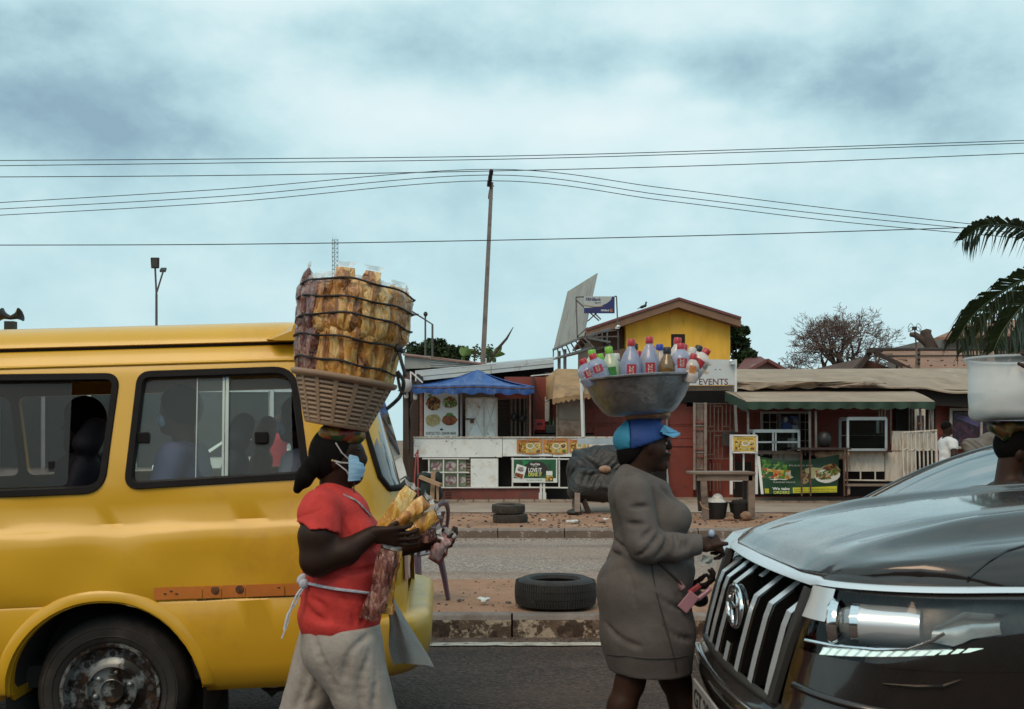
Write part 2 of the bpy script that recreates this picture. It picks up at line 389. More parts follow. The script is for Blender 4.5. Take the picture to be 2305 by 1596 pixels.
# ======================= ground, roads, kerbs
def asphalt(name, c, dust_sheen, ds, sp=.5, edge=None):
 m = bpy.data.materials.new(name); m.use_nodes = True; nt = m.node_tree; N = nt.nodes; L = nt.links; b = N['Principled BSDF']
 tc = N.new('ShaderNodeTexCoord'); v = N.new('ShaderNodeTexVoronoi'); v.inputs['Scale'].default_value = 48; L.new(tc.outputs['Object'], v.inputs['Vector'])
 n = N.new('ShaderNodeTexNoise'); n.inputs['Scale'].default_value = 60; n.inputs['Detail'].default_value = 6; L.new(tc.outputs['Object'], n.inputs['Vector'])
 rp = N.new('ShaderNodeValToRGB'); L.new(v.outputs['Color'], rp.inputs[0])
 rp.color_ramp.elements[0].position = .35; rp.color_ramp.elements[0].color = (c[0] * .7, c[1] * .7, c[2] * .7, 1)
 rp.color_ramp.elements[1].position = .95; rp.color_ramp.elements[1].color = (c[0] * (1 + 2 * sp), c[1] * (1 + 2 * sp), c[2] * (1 + 2 * sp), 1)
 d = N.new('ShaderNodeTexNoise'); d.inputs['Scale'].default_value = ds; d.inputs['Detail'].default_value = 8; d.inputs['Roughness'].default_value = .65
 mp = N.new('ShaderNodeMapping'); mp.inputs['Scale'].default_value = (.22, 1, 1); L.new(tc.outputs['Object'], mp.inputs[0]); L.new(mp.outputs[0], d.inputs['Vector'])
 r2 = N.new('ShaderNodeMapRange'); L.new(d.outputs[0], r2.inputs[0]); r2.inputs[1].default_value = .42; r2.inputs[2].default_value = .68; r2.inputs[4].default_value = .75
 fac = r2.outputs[0]
 if edge:   # dust drifted towards the kerb
  sx = N.new('ShaderNodeSeparateXYZ'); L.new(tc.outputs['Object'], sx.inputs[0]); e = N.new('ShaderNodeMapRange'); e.interpolation_type = 'SMOOTHSTEP'; L.new(sx.outputs[1], e.inputs[0]); e.inputs[1].default_value = edge[0]; e.inputs[2].default_value = edge[1]; e.inputs[4].default_value = .8
  mxx = N.new('ShaderNodeMath'); mxx.operation = 'MULTIPLY_ADD'; L.new(e.outputs[0], mxx.inputs[0]); L.new(d.outputs[0], mxx.inputs[1]); L.new(fac, mxx.inputs[2]); mxx.use_clamp = True; ml = N.new('ShaderNodeMath'); ml.operation = 'MINIMUM'; L.new(mxx.outputs[0], ml.inputs[0]); ml.inputs[1].default_value = .9; fac = ml.outputs[0]
 mx = N.new('ShaderNodeMixRGB'); L.new(fac, mx.inputs[0]); L.new(rp.outputs[0], mx.inputs[1]); mx.inputs[2].default_value = (*dust_sheen, 1)
 st_ = N.new('ShaderNodeTexNoise'); st_.inputs['Scale'].default_value = 1.1; st_.inputs['Detail'].default_value = 7; L.new(mp.outputs[0], st_.inputs['Vector']); r3 = N.new('ShaderNodeMapRange'); L.new(st_.outputs[0], r3.inputs[0]); r3.inputs[1].default_value = .52; r3.inputs[2].default_value = .66; r3.inputs[4].default_value = .5
 m3 = N.new('ShaderNodeMixRGB'); m3.blend_type = 'MULTIPLY'; L.new(r3.outputs[0], m3.inputs[0]); L.new(mx.outputs[0], m3.inputs[1]); m3.inputs[2].default_value = (.45, .42, .40, 1); mx = m3
 L.new(mx.outputs[0], b.inputs['Base Color']); b.inputs['Roughness'].default_value = .82; b.inputs['Specular IOR Level'].default_value = .35
 bp = N.new('ShaderNodeBump'); bp.inputs['Distance'].default_value = .012
 ad = N.new('ShaderNodeMath'); ad.operation = 'ADD'; L.new(v.outputs['Distance'], ad.inputs[0]); L.new(n.outputs[0], ad.inputs[1]); L.new(ad.outputs[0], bp.inputs['Height']); L.new(bp.outputs[0], b.inputs['Normal'])
 return m
m_asph = asphalt('asphalt', (.040, .023, .0185), (.125, .078, .055), .8, 1.1, (6.1, 7.5))
m_asph2 = asphalt('asphalt_far', (.29, .235, .205), (.33, .22, .16), .7, .4)
m_earth = pm('red_earth', (.33, .175, .105), .95, vs=1.2, var=.28, bump=.02, bs=22, dirt=((.22, .12, .075), 3.5, .5, .68), dirt2=((.42, .25, .16), 1.1, .52, .7, .7))
m_gutter = pm('gutter_dust', (.135, .085, .062), .95, vs=2, var=.35, bump=.01, bs=60, dirt=((.075, .055, .045), 6, .45, .62))
m_path = pm('path_concrete', (.33, .255, .205), .9, vs=1.2, var=.2, bump=.004, bs=80, dirt=((.26, .16, .11), 1.2, .5, .75))
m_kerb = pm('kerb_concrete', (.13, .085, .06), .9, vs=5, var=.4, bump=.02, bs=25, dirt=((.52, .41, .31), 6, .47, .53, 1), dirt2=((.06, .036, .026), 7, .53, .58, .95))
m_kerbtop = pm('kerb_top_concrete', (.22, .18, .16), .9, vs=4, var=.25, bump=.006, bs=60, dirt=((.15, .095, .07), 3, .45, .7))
m_kerb2 = pm('kerb_far_concrete', (.14, .10, .08), .9, vs=4, var=.3, bump=.01, bs=30, dirt=((.42, .38, .34), 9, .58, .63, .9))
m_line = pm('road_paint', (.52, .45, .38), .8, vs=8, var=.2, dirt=((.12, .10, .09), 14, .53, .62, .9), dirt2=((.2, .15, .12), 3, .5, .7))
def plane(name, x0, x1, y0, y1, z, m, nx=1, ny=1, bumpy=0):
 P = []
 for j in range(ny + 1):
  row = []
  for i in range(nx + 1):
   x = x0 + (x1 - x0) * i / nx; y = y0 + (y1 - y0) * j / ny; dz = 0
   if bumpy and 0 < j < ny: dz = bumpy * (math.sin(x * 2.1 + y * 1.3) + math.sin(x * 4.7 - y * 3.1) * .5 + rnd.uniform(-.5, .5))
   row.append(Vector((x, y, z + dz)))
  P.append(row)
 return struct(MB().grid(P).build(name, m, smooth=180))
plane('ground', -1500, 1500, -60, 2500, -.06, pm('far_earth', (.2, .13, .09), .95, vs=.05, var=.3))
plane('road', -60, 60, -12, 7.6, 0, m_asph)
plane('gutter_dirt', -60, 60, 7.38, 7.6, .004, m_gutter, 400, 4, .003)
MBl = MB(); P = [[], []]
for i in range(241):
 x = -12 + .1 * i; P[0].append(Vector((x, 7.27 + rnd.uniform(-.012, .012), .009))); P[1].append(Vector((x, 7.385 + rnd.uniform(-.012, .012), .009)))
struct(MBl.grid(P).build('lane_edge_line', m_line))
plane('median', -60, 60, 7.72, 9.62, .165, m_earth, 500, 16, .006)
plane('road_far', -60, 60, 9.6, 15.36, 0, m_asph2)
plane('verge', -60, 60, 15.45, 18.55, .14, m_earth, 400, 20, .010)
plane('footpath', -60, 60, 18.5, 23.4, .165, m_path)
plane('yard', -60, 60, 23.4, 60, .12, m_earth)
struct(MB().prism([(-60, -.1), (60, -.1), (60, 4.2), (34, 5.2), (12, 4.4), (-10, 5.4), (-34, 4.3), (-60, 5)], -17, -15).build('added_dark_backdrop', pm('dark_backdrop', (.09, .06, .045), .95, vs=.6, var=.5)))  # unseen dark mass added behind the camera to darken reflections in the vehicles
MB().bb((-60, 9.60, -.05), (60, 9.63, .16)).build('median_edge', m_gutter)['kind'] = 'structure'
MB().bb((-60, 18.5, 0), (60, 18.53, .16)).build('path_edge', m_kerbtop)['kind'] = 'structure'
# kerbs of single stones
def kerb(name, y0, d, h, L_, x0, x1, shift, mface, mtop):
 root = struct(bpy.data.objects.new(name, None)); col.objects.link(root); WL[root.name] = Vector((0, 0, 0))
 mb = MB(); prof = [(0, -.05), (.012, h - .035), (.035, h - .005), (.06, h), (d, h), (d, -.05)]
 g = .007; vs = [Vector((x, p[0], p[1])) for x in (g, L_ - g) for p in prof]; n = len(prof)
 mb.add(vs, [tuple(range(n)), tuple(reversed(range(n, 2 * n)))])
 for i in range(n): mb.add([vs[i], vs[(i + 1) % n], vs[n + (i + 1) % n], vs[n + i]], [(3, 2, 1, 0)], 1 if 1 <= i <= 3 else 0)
 first = None; x = x0 + shift
 while x < x1:
  if first is None: o = first = mb.build('kerb_stone', [mface, mtop], root, True)
  else: o = first.copy(); col.objects.link(o)
  o.parent = root; o.location = (x, y0 + rnd.uniform(-.006, .006), rnd.uniform(-.006, .006)); o.rotation_euler = (rnd.uniform(-.01, .01), 0, rnd.uniform(-.004, .004))
  # object coords drive the stain pattern: shift it per stone by turning the stone end for end
  x += L_
 return root
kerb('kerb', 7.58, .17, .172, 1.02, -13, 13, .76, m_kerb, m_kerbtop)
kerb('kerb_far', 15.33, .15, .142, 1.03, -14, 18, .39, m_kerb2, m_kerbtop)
# row of paving slabs along the shop fronts, a dark drain slot between them
root = struct(bpy.data.objects.new('paving', None)); col.objects.link(root); WL['paving'] = Vector((0, 0, 0))
slab = None; m_slab = pm('paving_slab', (.30, .23, .18), .9, vs=3, var=.25, bump=.004, bs=60, dirt=((.14, .09, .065), 3, .5, .7))
for i in range(64):
 if slab is None:
  slab = MB().box((0, 0, 0), (.318, .62, .05)).build('slab', m_slab, root, True, bevel=.006); o = slab
 else: o = slab.copy(); col.objects.link(o); o.parent = root
 o.location = (-6 + i * .333, 21.66 + rnd.uniform(-.01, .01), .175 + rnd.uniform(-.006, .006)); o.rotation_euler = (rnd.uniform(-.01, .01), rnd.uniform(-.012, .012), rnd.uniform(-.01, .01))
# pebbles on earth and in the gutters
def scatter(name, n, fn, m, smin, smax):
 mb = MB()
 for i in range(n):
  p = fn(); s = smin * (smax / smin) ** rnd.random(); M_ = Matrix.Rotation(rnd.uniform(0, 6.28), 3, 'Z') @ Matrix.Rotation(rnd.uniform(-.4, .4), 3, 'X')
  mb.ell(p + Vector((0, 0, s * .25)), (s, s * rnd.uniform(.6, .9), s * rnd.uniform(.35, .6)), 6, M_)
 o = mb.build(name, m, smooth=40); o['kind'] = 'stuff'; return o
m_peb = pm('pebble', (.16, .105, .08), .9, vs=30, var=.4)
m_peb2 = pm('pebble_dark', (.055, .04, .034), .9, vs=30, var=.4)
scatter('pebbles', 900, lambda: Vector((rnd.uniform(-3, 7), rnd.uniform(15.5, 18.4), .14)), m_peb, .006, .035)
scatter('median_pebbles', 500, lambda: Vector((rnd.uniform(-2.5, 2.5), rnd.uniform(7.8, 9.5), .165)), m_peb, .003, .014)
scatter('gutter_pebbles', 700, lambda: Vector((rnd.uniform(-2.5, 2.5), 7.56 - abs(rnd.gauss(0, .12)), .004)), m_peb2, .002, .009)
scatter('far_gutter_pebbles', 500, lambda: Vector((rnd.uniform(-3, 6), 15.31 - abs(rnd.gauss(0, .25)), .0)), m_peb, .004, .02)
scatter('road_grit', 160, lambda: Vector((rnd.uniform(-2.2, 2), rnd.uniform(5.8, 7.3), .001)), m_peb2, .002, .008)
scatter('verge_debris', 160, lambda: Vector((rnd.uniform(-3, 7), rnd.uniform(15.5, 18.4), .15)), m_peb2, .008, .04)
# ======================= shops beyond the road (about 22 m away)
m_red = pm('red_painted_metal', (.23, .050, .036), .7, vs=1.5, var=.18, bump=.003, bs=30, dirt=((.13, .05, .04), 2.5, .52, .72), dirt2=((.27, .10, .085), 6, .56, .7, .6))
m_redd = pm('red_plinth', (.17, .05, .04), .8, vs=2, var=.3, dirt=((.10, .06, .05), 4, .48, .66))
m_white = pm('weathered_white_board', (.74, .78, .78), .7, vs=2, var=.10, dirt=((.56, .48, .40), 3, .48, .72, .85), dirt2=((.27, .17, .12), 9, .60, .68, .85))
m_cream = pm('cream_board', (.60, .56, .50), .7, vs=2, var=.12, stretch=(3, 3, .6), dirt=((.36, .25, .17), 4, .46, .68, .9), dirt2=((.20, .11, .07), 8, .60, .68, .8))
m_wht = pm('white_paint', (.66, .66, .65), .5, vs=6, var=.08, dirt=((.38, .30, .25), 12, .58, .68, .8))
m_alu = pm('aluminium', (.66, .69, .70), .35, .7, vs=6, var=.1)
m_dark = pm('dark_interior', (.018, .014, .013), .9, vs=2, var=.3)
m_brown = pm('dark_wood', (.045, .030, .024), .8, vs=6, var=.35, stretch=(1, 1, .25))
m_wood = pm('grey_wood', (.20, .145, .115), .85, vs=7, var=.35, bump=.004, bs=50, stretch=(.3, 1, 1), dirt=((.09, .06, .05), 6, .5, .68))
m_woodl = pm('pale_wood', (.36, .23, .14), .8, vs=8, var=.3, stretch=(.3, 1, 1))
m_blue = pm('blue_tarp', (.022, .085, .30), .5, vs=3, var=.3, bump=.012, bs=9, stretch=(2.5, 1, .7), dirt=((.13, .20, .33), 3.5, .5, .7, .7))
m_tan = pm('brown_canvas', (.33, .21, .11), .85, vs=3, var=.22, bump=.01, bs=8, dirt=((.20, .13, .08), 3, .5, .72))
m_canv = pm('dusty_canvas', (.33, .25, .185), .9, vs=1.4, var=.2, bump=.01, bs=4, dirt=((.24, .175, .13), 1.6, .5, .7), dirt2=((.44, .38, .32), .8, .55, .75))
m_gcanv = pm('green_canvas', (.022, .052, .036), .75, vs=3, var=.3, bump=.01, bs=8, dirt=((.07, .075, .05), 4, .55, .75))
m_gal = pm('galvanised_sheet', (.48, .49, .49), .5, .5, vs=3, var=.15, dirt=((.22, .13, .09), 5, .58, .7))
m_ggrey = pm('grey_board', (.25, .26, .25), .8, vs=3, var=.2)
m_rust = pm('rusty_steel', (.11, .055, .038), .8, vs=8, var=.4)
m_steel = pm('grey_steel', (.20, .19, .185), .55, .4, vs=8, var=.25, dirt=((.13, .07, .05), 9, .55, .68))
m_black = pm('black_plastic', (.015, .014, .014), .45, vs=5, var=.2)
m_tarp = pm('black_tarp', (.014, .013, .013), .42, vs=4, var=.3, bump=.03, bs=7, dirt=((.045, .038, .034), 2.5, .55, .75, .7))
m_stain = pm('stained_plywood', (.22, .185, .16), .85, vs=2, var=.2, dirt=((.10, .06, .04), 1.1, .5, .66))
m_pane = glassmat('shop_glass', (.55, .62, .60), 2.0)
m_ink = pm('dark_ink', (.03, .025, .025), .6, var=0)
YF = 21.95   # counter front plane
def px(u, Y): return (u - 1152) / F * Y
def pz(v, Y): return CAMZ - (v - 990) / F * Y
def panel(mb, u0, v0, u1, v1, Y, d=.03, mi=0): return mb.bb((px(u0, Y), Y, pz(v1, Y)), (px(u1, Y), Y + d, pz(v0, Y)), mi)
def foodmat(name, base, cols, scale, seed):
 m = bpy.data.materials.new(name); m.use_nodes = True; nt = m.node_tree; N = nt.nodes; L = nt.links; b = N['Principled BSDF']
 tc = N.new('ShaderNodeTexCoord'); mp = N.new('ShaderNodeMapping'); mp.inputs['Location'].default_value = (seed, seed * 2, 0); L.new(tc.outputs['Object'], mp.inputs[0])
 v = N.new('ShaderNodeTexVoronoi'); v.inputs['Scale'].default_value = scale; L.new(mp.outputs[0], v.inputs['Vector'])
 r = N.new('ShaderNodeValToRGB'); sp = N.new('ShaderNodeSeparateColor'); L.new(v.outputs['Color'], sp.inputs[0]); L.new(sp.outputs[0], r.inputs[0]); r.color_ramp.interpolation = 'CONSTANT'
 cs = [base] + cols
 r.color_ramp.elements[0].color = (*cs[0], 1); r.color_ramp.elements[1].color = (*cs[-1], 1); r.color_ramp.elements[1].position = 1 - 1 / len(cs)
 for i, c in enumerate(cs[1:-1], 1): e = r.color_ramp.elements.new(i / len(cs)); e.color = (*c, 1)
 n = N.new('ShaderNodeTexNoise'); n.inputs['Scale'].default_value = scale * 1.6; L.new(mp.outputs[0], n.inputs['Vector'])
 mx = N.new('ShaderNodeMixRGB'); mx.blend_type = 'MULTIPLY'; mx.inputs[0].default_value = .6; L.new(r.outputs[0], mx.inputs[1]); L.new(n.outputs[0], mx.inputs[2])
 L.new(mx.outputs[0], b.inputs['Base Color']); b.inputs['Roughness'].default_value = .45
 return m
f_stew = foodmat('print_stew', (.20, .06, .02), [(.42, .19, .05), (.55, .35, .10), (.10, .03, .015), (.30, .10, .03)], 22, 1)
f_salad = foodmat('print_salad', (.09, .25, .03), [(.30, .45, .10), (.65, .60, .42), (.42, .08, .05), (.05, .14, .02)], 26, 2)
f_rice = foodmat('print_rice', (.62, .52, .24), [(.72, .66, .42), (.45, .48, .18), (.60, .40, .16)], 34, 3)
f_jollof = foodmat('print_jollof', (.36, .08, .02), [(.48, .14, .03), (.22, .04, .01), (.30, .10, .03)], 30, 4)
f_pale = foodmat('print_faded', (.36, .30, .32), [(.52, .46, .48), (.30, .15, .17), (.62, .58, .58)], 20, 5)
f_fry = foodmat('print_fried', (.50, .28, .03), [(.70, .50, .06), (.34, .15, .02), (.85, .72, .30), (.15, .07, .02)], 24, 6)
f_green = foodmat('print_leaves', (.03, .12, .02), [(.08, .26, .03), (.015, .06, .012), (.16, .34, .06)], 15, 7)
f_veg = foodmat('print_vegetables', (.10, .30, .04), [(.70, .66, .55), (.66, .25, .04), (.55, .07, .03), (.70, .52, .08)], 14, 8)
f_seed = foodmat('print_grains', (.11, .055, .02), [(.30, .19, .08), (.05, .028, .012), (.42, .30, .15)], 26, 9)
f_crowd = foodmat('print_blue_figures', (.03, .06, .22), [(.10, .06, .16), (.35, .38, .55), (.03, .03, .08), (.10, .20, .45)], 9, 10)
f_stage = foodmat('print_stage', (.03, .012, .03), [(.06, .016, .05), (.015, .012, .03), (.10, .03, .06)], 14, 11)
def disc(parent, m, cu, cv, r, Y, sq=1.0, ragged=.06, seed=0, name='picture', n=22):
 q = random.Random(seed); c = at(cu, cv, Y); rr = r / F * Y
 vs = [c] + [c + Vector((rr * math.cos(2 * math.pi * i / n) * (1 + q.uniform(-ragged, ragged)), 0, rr * sq * math.sin(2 * math.pi * i / n) * (1 + q.uniform(-ragged, ragged)))) for i in range(n)]
 return mobj(name, vs, [(0, 1 + i, 1 + (i + 1) % n) for i in range(n)], m, parent)
def sheetp(parent, m, u0, v0, u1, v1, Y, d=.003, name='print'):
 mb = MB(); panel(mb, u0, v0, u1, v1, Y, d); return mb.build(name, m, parent)
def sign_text(parent, txt, u0, v0, u1, v1, Y, m, **k):
 return text(txt, px(u0, Y), pz(v1, Y), Y, m, parent, w=(u1 - u0) / F * Y, h=(v1 - v0) / F * Y, **k)
st = thing('food_stall', 'white boarded food stall with red plinth and metal shutters under the blue canopy', 'stall', (px(1060, YF), YF, .17))
mb = MB(); panel(mb, 931, 986, 1130, 1029, YF, .05); mb.build('counter_board', m_white, st, bevel=.004)
mb = MB(); panel(mb, 1131, 986, 1243, 1027, YF + .004, .05); mb.build('counter_board', m_white, st, bevel=.004)
mb = MB(); panel(mb, 1244, 986, 1345, 1028, YF - .003, .05); mb.build('counter_board', m_white, st, bevel=.004)
mb = MB(); panel(mb, 1346, 987, 1490, 1028, YF + .002, .05); mb.build('counter_board', m_white, st, bevel=.004)
mb = MB(); mb.bb((px(930, YF), YF - .03, pz(985.5, YF)), (px(1492, YF), YF + .5, pz(982.5, YF))); mb.build('counter_top', m_cream, st)
mb = MB(); panel(mb, 1059, 1032, 1121, 1096, YF + .01, .05); mb.build('white_panel', m_white, st, bevel=.004)
mb = MB(); panel(mb, 972, 1097, 1213, 1126, YF + .03, .4); mb.build('plinth', m_redd, st)
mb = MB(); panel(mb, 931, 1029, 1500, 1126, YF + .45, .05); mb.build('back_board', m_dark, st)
mb = MB()
for u in (965, 998, 1030): mb.beam(at(u, 1032, YF), at(u, 1096, YF), .03)
for v in (1032, 1063, 1097): mb.beam(at(950, v, YF - .01), at(1056 if v < 1097 else 1210, v, YF - .01), .03)
mb.build('grille_frame', m_wht, st)
for (u0, u1) in ((967, 997), (1000, 1029), (1032, 1049)):
 for (v0, v1) in ((1034, 1062), (1065, 1094)):
  p = sheetp(st, pm('print_sage', (.17, .21, .13), .6, vs=3, var=.3), u0, v0, u1, v1, YF + .04, name='window_print')
  disc(p, f_pale, (u0 + u1) / 2, (v0 + v1) / 2 + 1, min(12.5, (u1 - u0) / 2.1), YF + .036, .85, .05, u0 + v0)
mb = MB()
for v in range(1034, 1096, 7): panel(mb, 1050, v, 1058, v + 5, YF + .04, .02)
mb.build('louvre', m_wood, st)
mb = MB()
for u in (1153, 1192, 1217, 1224, 1258): mb.beam(at(u, 1030, YF), at(u, 1098 if u not in (1217, 1224) else 1124, YF), .035 if u not in (1217, 1224) else .05)
for v in (1033, 1096): mb.beam(at(1150, v, YF - .012), at(1320, v + (2 if v > 1050 else 0), YF - .012), .03)
for u in (1216, 1225): mb.beam(at(u, 1109, YF - .02), at(u, 1127, YF - .02), .075)
mb.build('railing', m_wht, st)
# red air brick at the foot
mb = MB(); panel(mb, 1001, 1100, 1015, 1123, YF + .01, .08)
mb.build('air_brick', m_red, st)
mb = MB()
for i in range(3):
 for j in range(4): panel(mb, 1002.4 + i * 4.4, 1101.5 + j * 5.5, 1005.4 + i * 4.4, 1105.5 + j * 5.5, YF + .005, .006)
mb.build('air_holes', m_dark, st)
# upper part: shutter doors, openings, posts
YU = 22.3
mb = MB(); panel(mb, 1049, 897, 1088, 985, YU, .04); panel(mb, 1089, 897, 1118, 985, YU + .003, .04); mb.build('shutter', m_white, st, bevel=.004)
mb = MB()
for a, b in (((1049, 896), (1118, 896)), ((1049, 985), (1049, 896)), ((1118, 896), (1118, 985)), ((1088.5, 897), (1088.5, 985))): mb.beam(at(*a, YU - .02), at(*b, YU - .02), .03)
for a, b in (((1052, 900), (1087, 982)), ((1087, 900), (1052, 982)), ((1091, 900), (1116, 982)), ((1116, 900), (1091, 982))): mb.beam(at(*a, YU - .006), at(*b, YU - .006), .008)
mb.build('shutter_frame', m_cream, st)
mb = MB(); mb.beam(at(1047, 943, YU - .04), at(1068, 943, YU - .04), .02, .03); mb.box(at(1062, 948, YU - .05), (.08, .03, .09)); mb.build('padlock', m_rust, st)
mb = MB(); panel(mb, 1035, 880, 1040, 985, YU - .05, .05); panel(mb, 1109, 875, 1113, 897, YU - .04, .04); mb.build('post', pm('mauve_post', (.30, .26, .27), .6, vs=5, var=.15), st)
mb = MB(); panel(mb, 944, 870, 951, 986, YU - .03, .06); mb.build('post', pm('brick_post', (.28, .13, .10), .8, vs=5, var=.3), st)
mb = MB(); panel(mb, 1190, 880, 1195, 985, YU - .03, .06); mb.build('post', MATS['brick_post'], st)
mb = MB(); panel(mb, 1112, 877, 1192, 897, YU + .02, .04); mb.build('lintel', m_red, st)
mb = MB(); panel(mb, 935, 868, 1196, 1030, YU + 1.6, .05); mb.bb((px(935, YU), YU + .2, .15), (px(940, YU), YU + 1.6, 3.0)); mb.bb((px(1200, YU), YU + .2, .15), (px(1203, YU), YU + 1.6, 3)); mb.build('back_wall', m_brown, st)
for i, v in enumerate(range(900, 985, 9)):
 mb = MB(); panel(mb, 1119, v, 1146, v + 7.5, YU + .7, .03); mb.build('slat', m_brown, st)
mb = MB()
for u in (1149, 1158, 1168, 1178, 1184): panel(mb, u, 897, u + 4, 985, YU + .5 + .02 * (u % 5), .04)
mb.build('folded_shutter', m_wood, st)
mb = MB(); mb.ell(at(1156, 938, YU + .4), (.07, .05, .10)); mb.ell(at(1174, 942, YU + .4), (.08, .05, .09)); mb.build('door_knob', m_black, st, smooth=180)
mb = MB(); panel(mb, 1043, 917, 1049, 918.6, YU + .3, .3); panel(mb, 1043, 933, 1049, 934.5, YU + .3, .3); mb.build('shelf', m_wood, st)
# shop bric-a-brac at the stall's left edge
# blue canopy
cn = thing('canopy', 'sagging bright blue tarpaulin canopy with a pointed top over the food stall', 'canopy', (px(1066, 22.4), 22.4, 2.5))
apex = at(1075, 832, 22.8)
def ridge(t): return at(928 + t * (1202 - 928), 868 + 1.5 * math.sin(t * 9) + 2 * t, 21.3)
P = []
for i in range(9):
 k = i / 8; row = []
 for j in range(31):
  t = j / 30; e = ridge(t); p = apex.lerp(e, k)
  sag = math.sin(k * math.pi) * -.07 * (1 + .4 * math.sin(t * 21)); p.z += sag; p.y += .015 * math.sin(t * 40 + k * 3) * k
  row.append(p)
 P.append(row)
MB().sheet(P, (0, .01, -.012)).build('roof_sheet', m_blue, cn, smooth=50)
for side in (0, 1):
 P = []
 for i in range(7):
  k = i / 6; row = []
  for j in range(9):
   t = j / 8; e = ridge(side).lerp(at(940 if side == 0 else 1190, 866, 24.2), t); p = apex.lerp(e, k); p.z += -.05 * math.sin(k * math.pi); row.append(p)
  P.append(row)
 MB().sheet(P, (0, 0, -.012)).build('side_sheet', m_blue, cn, smooth=50)
P = [[ridge(j / 60) + Vector((0, -.005, .02)) for j in range(61)], [ridge(j / 60) + Vector((0, -.02 + .012 * math.sin(j * 1.3), -.07)) for j in range(61)],
     [ridge(j / 60) + Vector((0, .02 * math.sin(j * .9), -.145 - .02 * math.sin(j * .7) - .03 * (1 - abs(2 * j / 60 - 1)))) for j in range(61)]]
MB().sheet(P, (0, .008, 0)).build('valance', m_blue, cn, smooth=50)
mb = MB(); mb.tube([ridge(j / 30) + Vector((0, -.02, -.03)) for j in range(31)], .012, 6); mb.build('edge_rope', m_rust, cn)
# menu poster
po = thing('menu_poster', 'white menu poster with four food pictures and phone numbers beside the shutter', 'poster', (px(995, YU), YU, pz(985, YU)))
sheetp(po, pm('poster_white', (.70, .74, .74), .5, vs=2, var=.05), 954, 878, 1031, 986, YU - .05, .02, 'board')
YP = YU - .053
for i, (m, u, v, r, sq) in enumerate(((f_stew, 975, 908, 16.5, 1.0), (f_salad, 1012, 906, 17, .78), (f_rice, 974, 946, 17, .80), (f_jollof, 1012, 945, 17, .72))):
 d = disc(po, pm('plate_white', (.75, .75, .72), .4, var=0), u, v, r + 1.8, YP, sq, .01, 1, 'plate'); disc(d, m, u, v, r, YP - .003, sq, .08, i * 7 + 1)
disc(po, f_green, 1012, 933, 8, YP - .005, .5, .2, 3)
disc(po, f_green, 967, 890, 5, YP - .003, .5, .2, 8)
for i in range(16):
 disc(po, [f_green, f_jollof, f_stew][i % 3], 956 + i * 4.9, 880 + 2.5 * (i % 2), 3.4, YP - .002, .7, .3, i, 'garnish', 8)
 if i % 5 != 2: disc(po, [f_green, f_veg, f_stew][i % 3], 956 + i * 4.9, 983.5, 3, YP - .002, .7, .3, i + 40, 'garnish', 8)
sign_text(po, '0247221725 / 0543914043', 958, 972, 1026, 978.5, YP - .002, m_ink, font_bold=.012)
sheetp(po, m_ink, 990, 966, 997, 968.5, YP - .003, .002, 'phone_symbol')
sheetp(po, m_ink, 991.5, 964, 995.5, 966, YP - .003, .002, 'phone_symbol')
# menu banners on the counter
m_or = pm('banner_orange', (.50, .20, .055), .6, vs=2, var=.25)
m_yel = pm('banner_yellow', (.62, .42, .08), .6, vs=3, var=.2)
def menu(u0, v0, u1, v1, Y, label, frame=None):
 t = thing('menu_banner', label, 'banner', (px((u0 + u1) / 2, Y), Y, pz(v1, Y)), 'menu banners')
 w = u1 - u0; h = v1 - v0
 poly = []
 for k in range(13): a = k / 12; poly.append((px(u0 + w * a, Y), pz(v0 + 1.6 * math.sin(a * math.pi * 2), Y)))
 for k in range(13): a = 1 - k / 12; poly.append((px(u0 + w * a, Y), pz(v1 - 1.8 * math.sin(a * math.pi * 2 + 1), Y)))
 MB().prism(list(reversed(poly)), Y, Y + .006).build('sheet', m_or if not frame else m_yel, t)
 if frame:
  mb = MB()
  for a, b in (((u0 - 2, v0 - 2), (u1 + 1, v0 - 2)), ((u0 - 2, v1 + 2), (u1 + 1, v1 + 2)), ((u0 - 2, v0 - 2), (u0 - 2, v1 + 2)), ((u1 + 1, v0 - 2), (u1 + 1, v1 + 2))): mb.beam(at(*a, Y), at(*b, Y), .035)
  mb.build('frame', m_wht, t)
 Yp = Y - .003
 for (a, b, c, d, m) in ((.08, .30, .34, .58, f_fry), (.08, .62, .34, .90, f_fry), (.36, .28, .66, .66, m_yel), (.64, .26, .94, .68, m_yel), (.36, .68, .94, .94, m_yel)):
  sheetp(t, m, u0 + w * a, v0 + h * b, u0 + w * c, v0 + h * d, Yp, .002, 'picture')
 d = disc(t, MATS['plate_white'], u0 + w * .52, v0 + h * .48, w * .155, Yp - .004, .75, .02, 1, 'plate'); disc(d, f_rice, u0 + w * .52, v0 + h * .46, w * .12, Yp - .006, .7, .1, 2)
 d = disc(t, MATS['plate_white'], u0 + w * .80, v0 + h * .46, w * .12, Yp - .004, .95, .02, 1, 'plate'); disc(d, f_fry, u0 + w * .80, v0 + h * .46, w * .1, Yp - .006, .9, .1, 3)
 disc(t, f_rice, u0 + w * .56, v0 + h * .82, w * .11, Yp - .004, .6, .15, 4); disc(t, f_salad, u0 + w * .82, v0 + h * .82, w * .09, Yp - .004, .7, .15, 5)
 sign_text(t, "D.D's Food Joint", u0 + w * .16, v0 + h * .09, u0 + w * .86, v0 + h * .25, Yp - .002, m_ink, shear=.4)
menu(1163, 988, 1220, 1021, YF - .02, 'left orange menu banner with fried food pictures on the white counter')
menu(1222, 988, 1279, 1021, YF - .02, 'middle orange menu banner with fried food pictures on the white counter')
menu(1281, 988, 1325, 1021, YF - .022, 'right orange menu banner half hidden by the black tarpaulin')
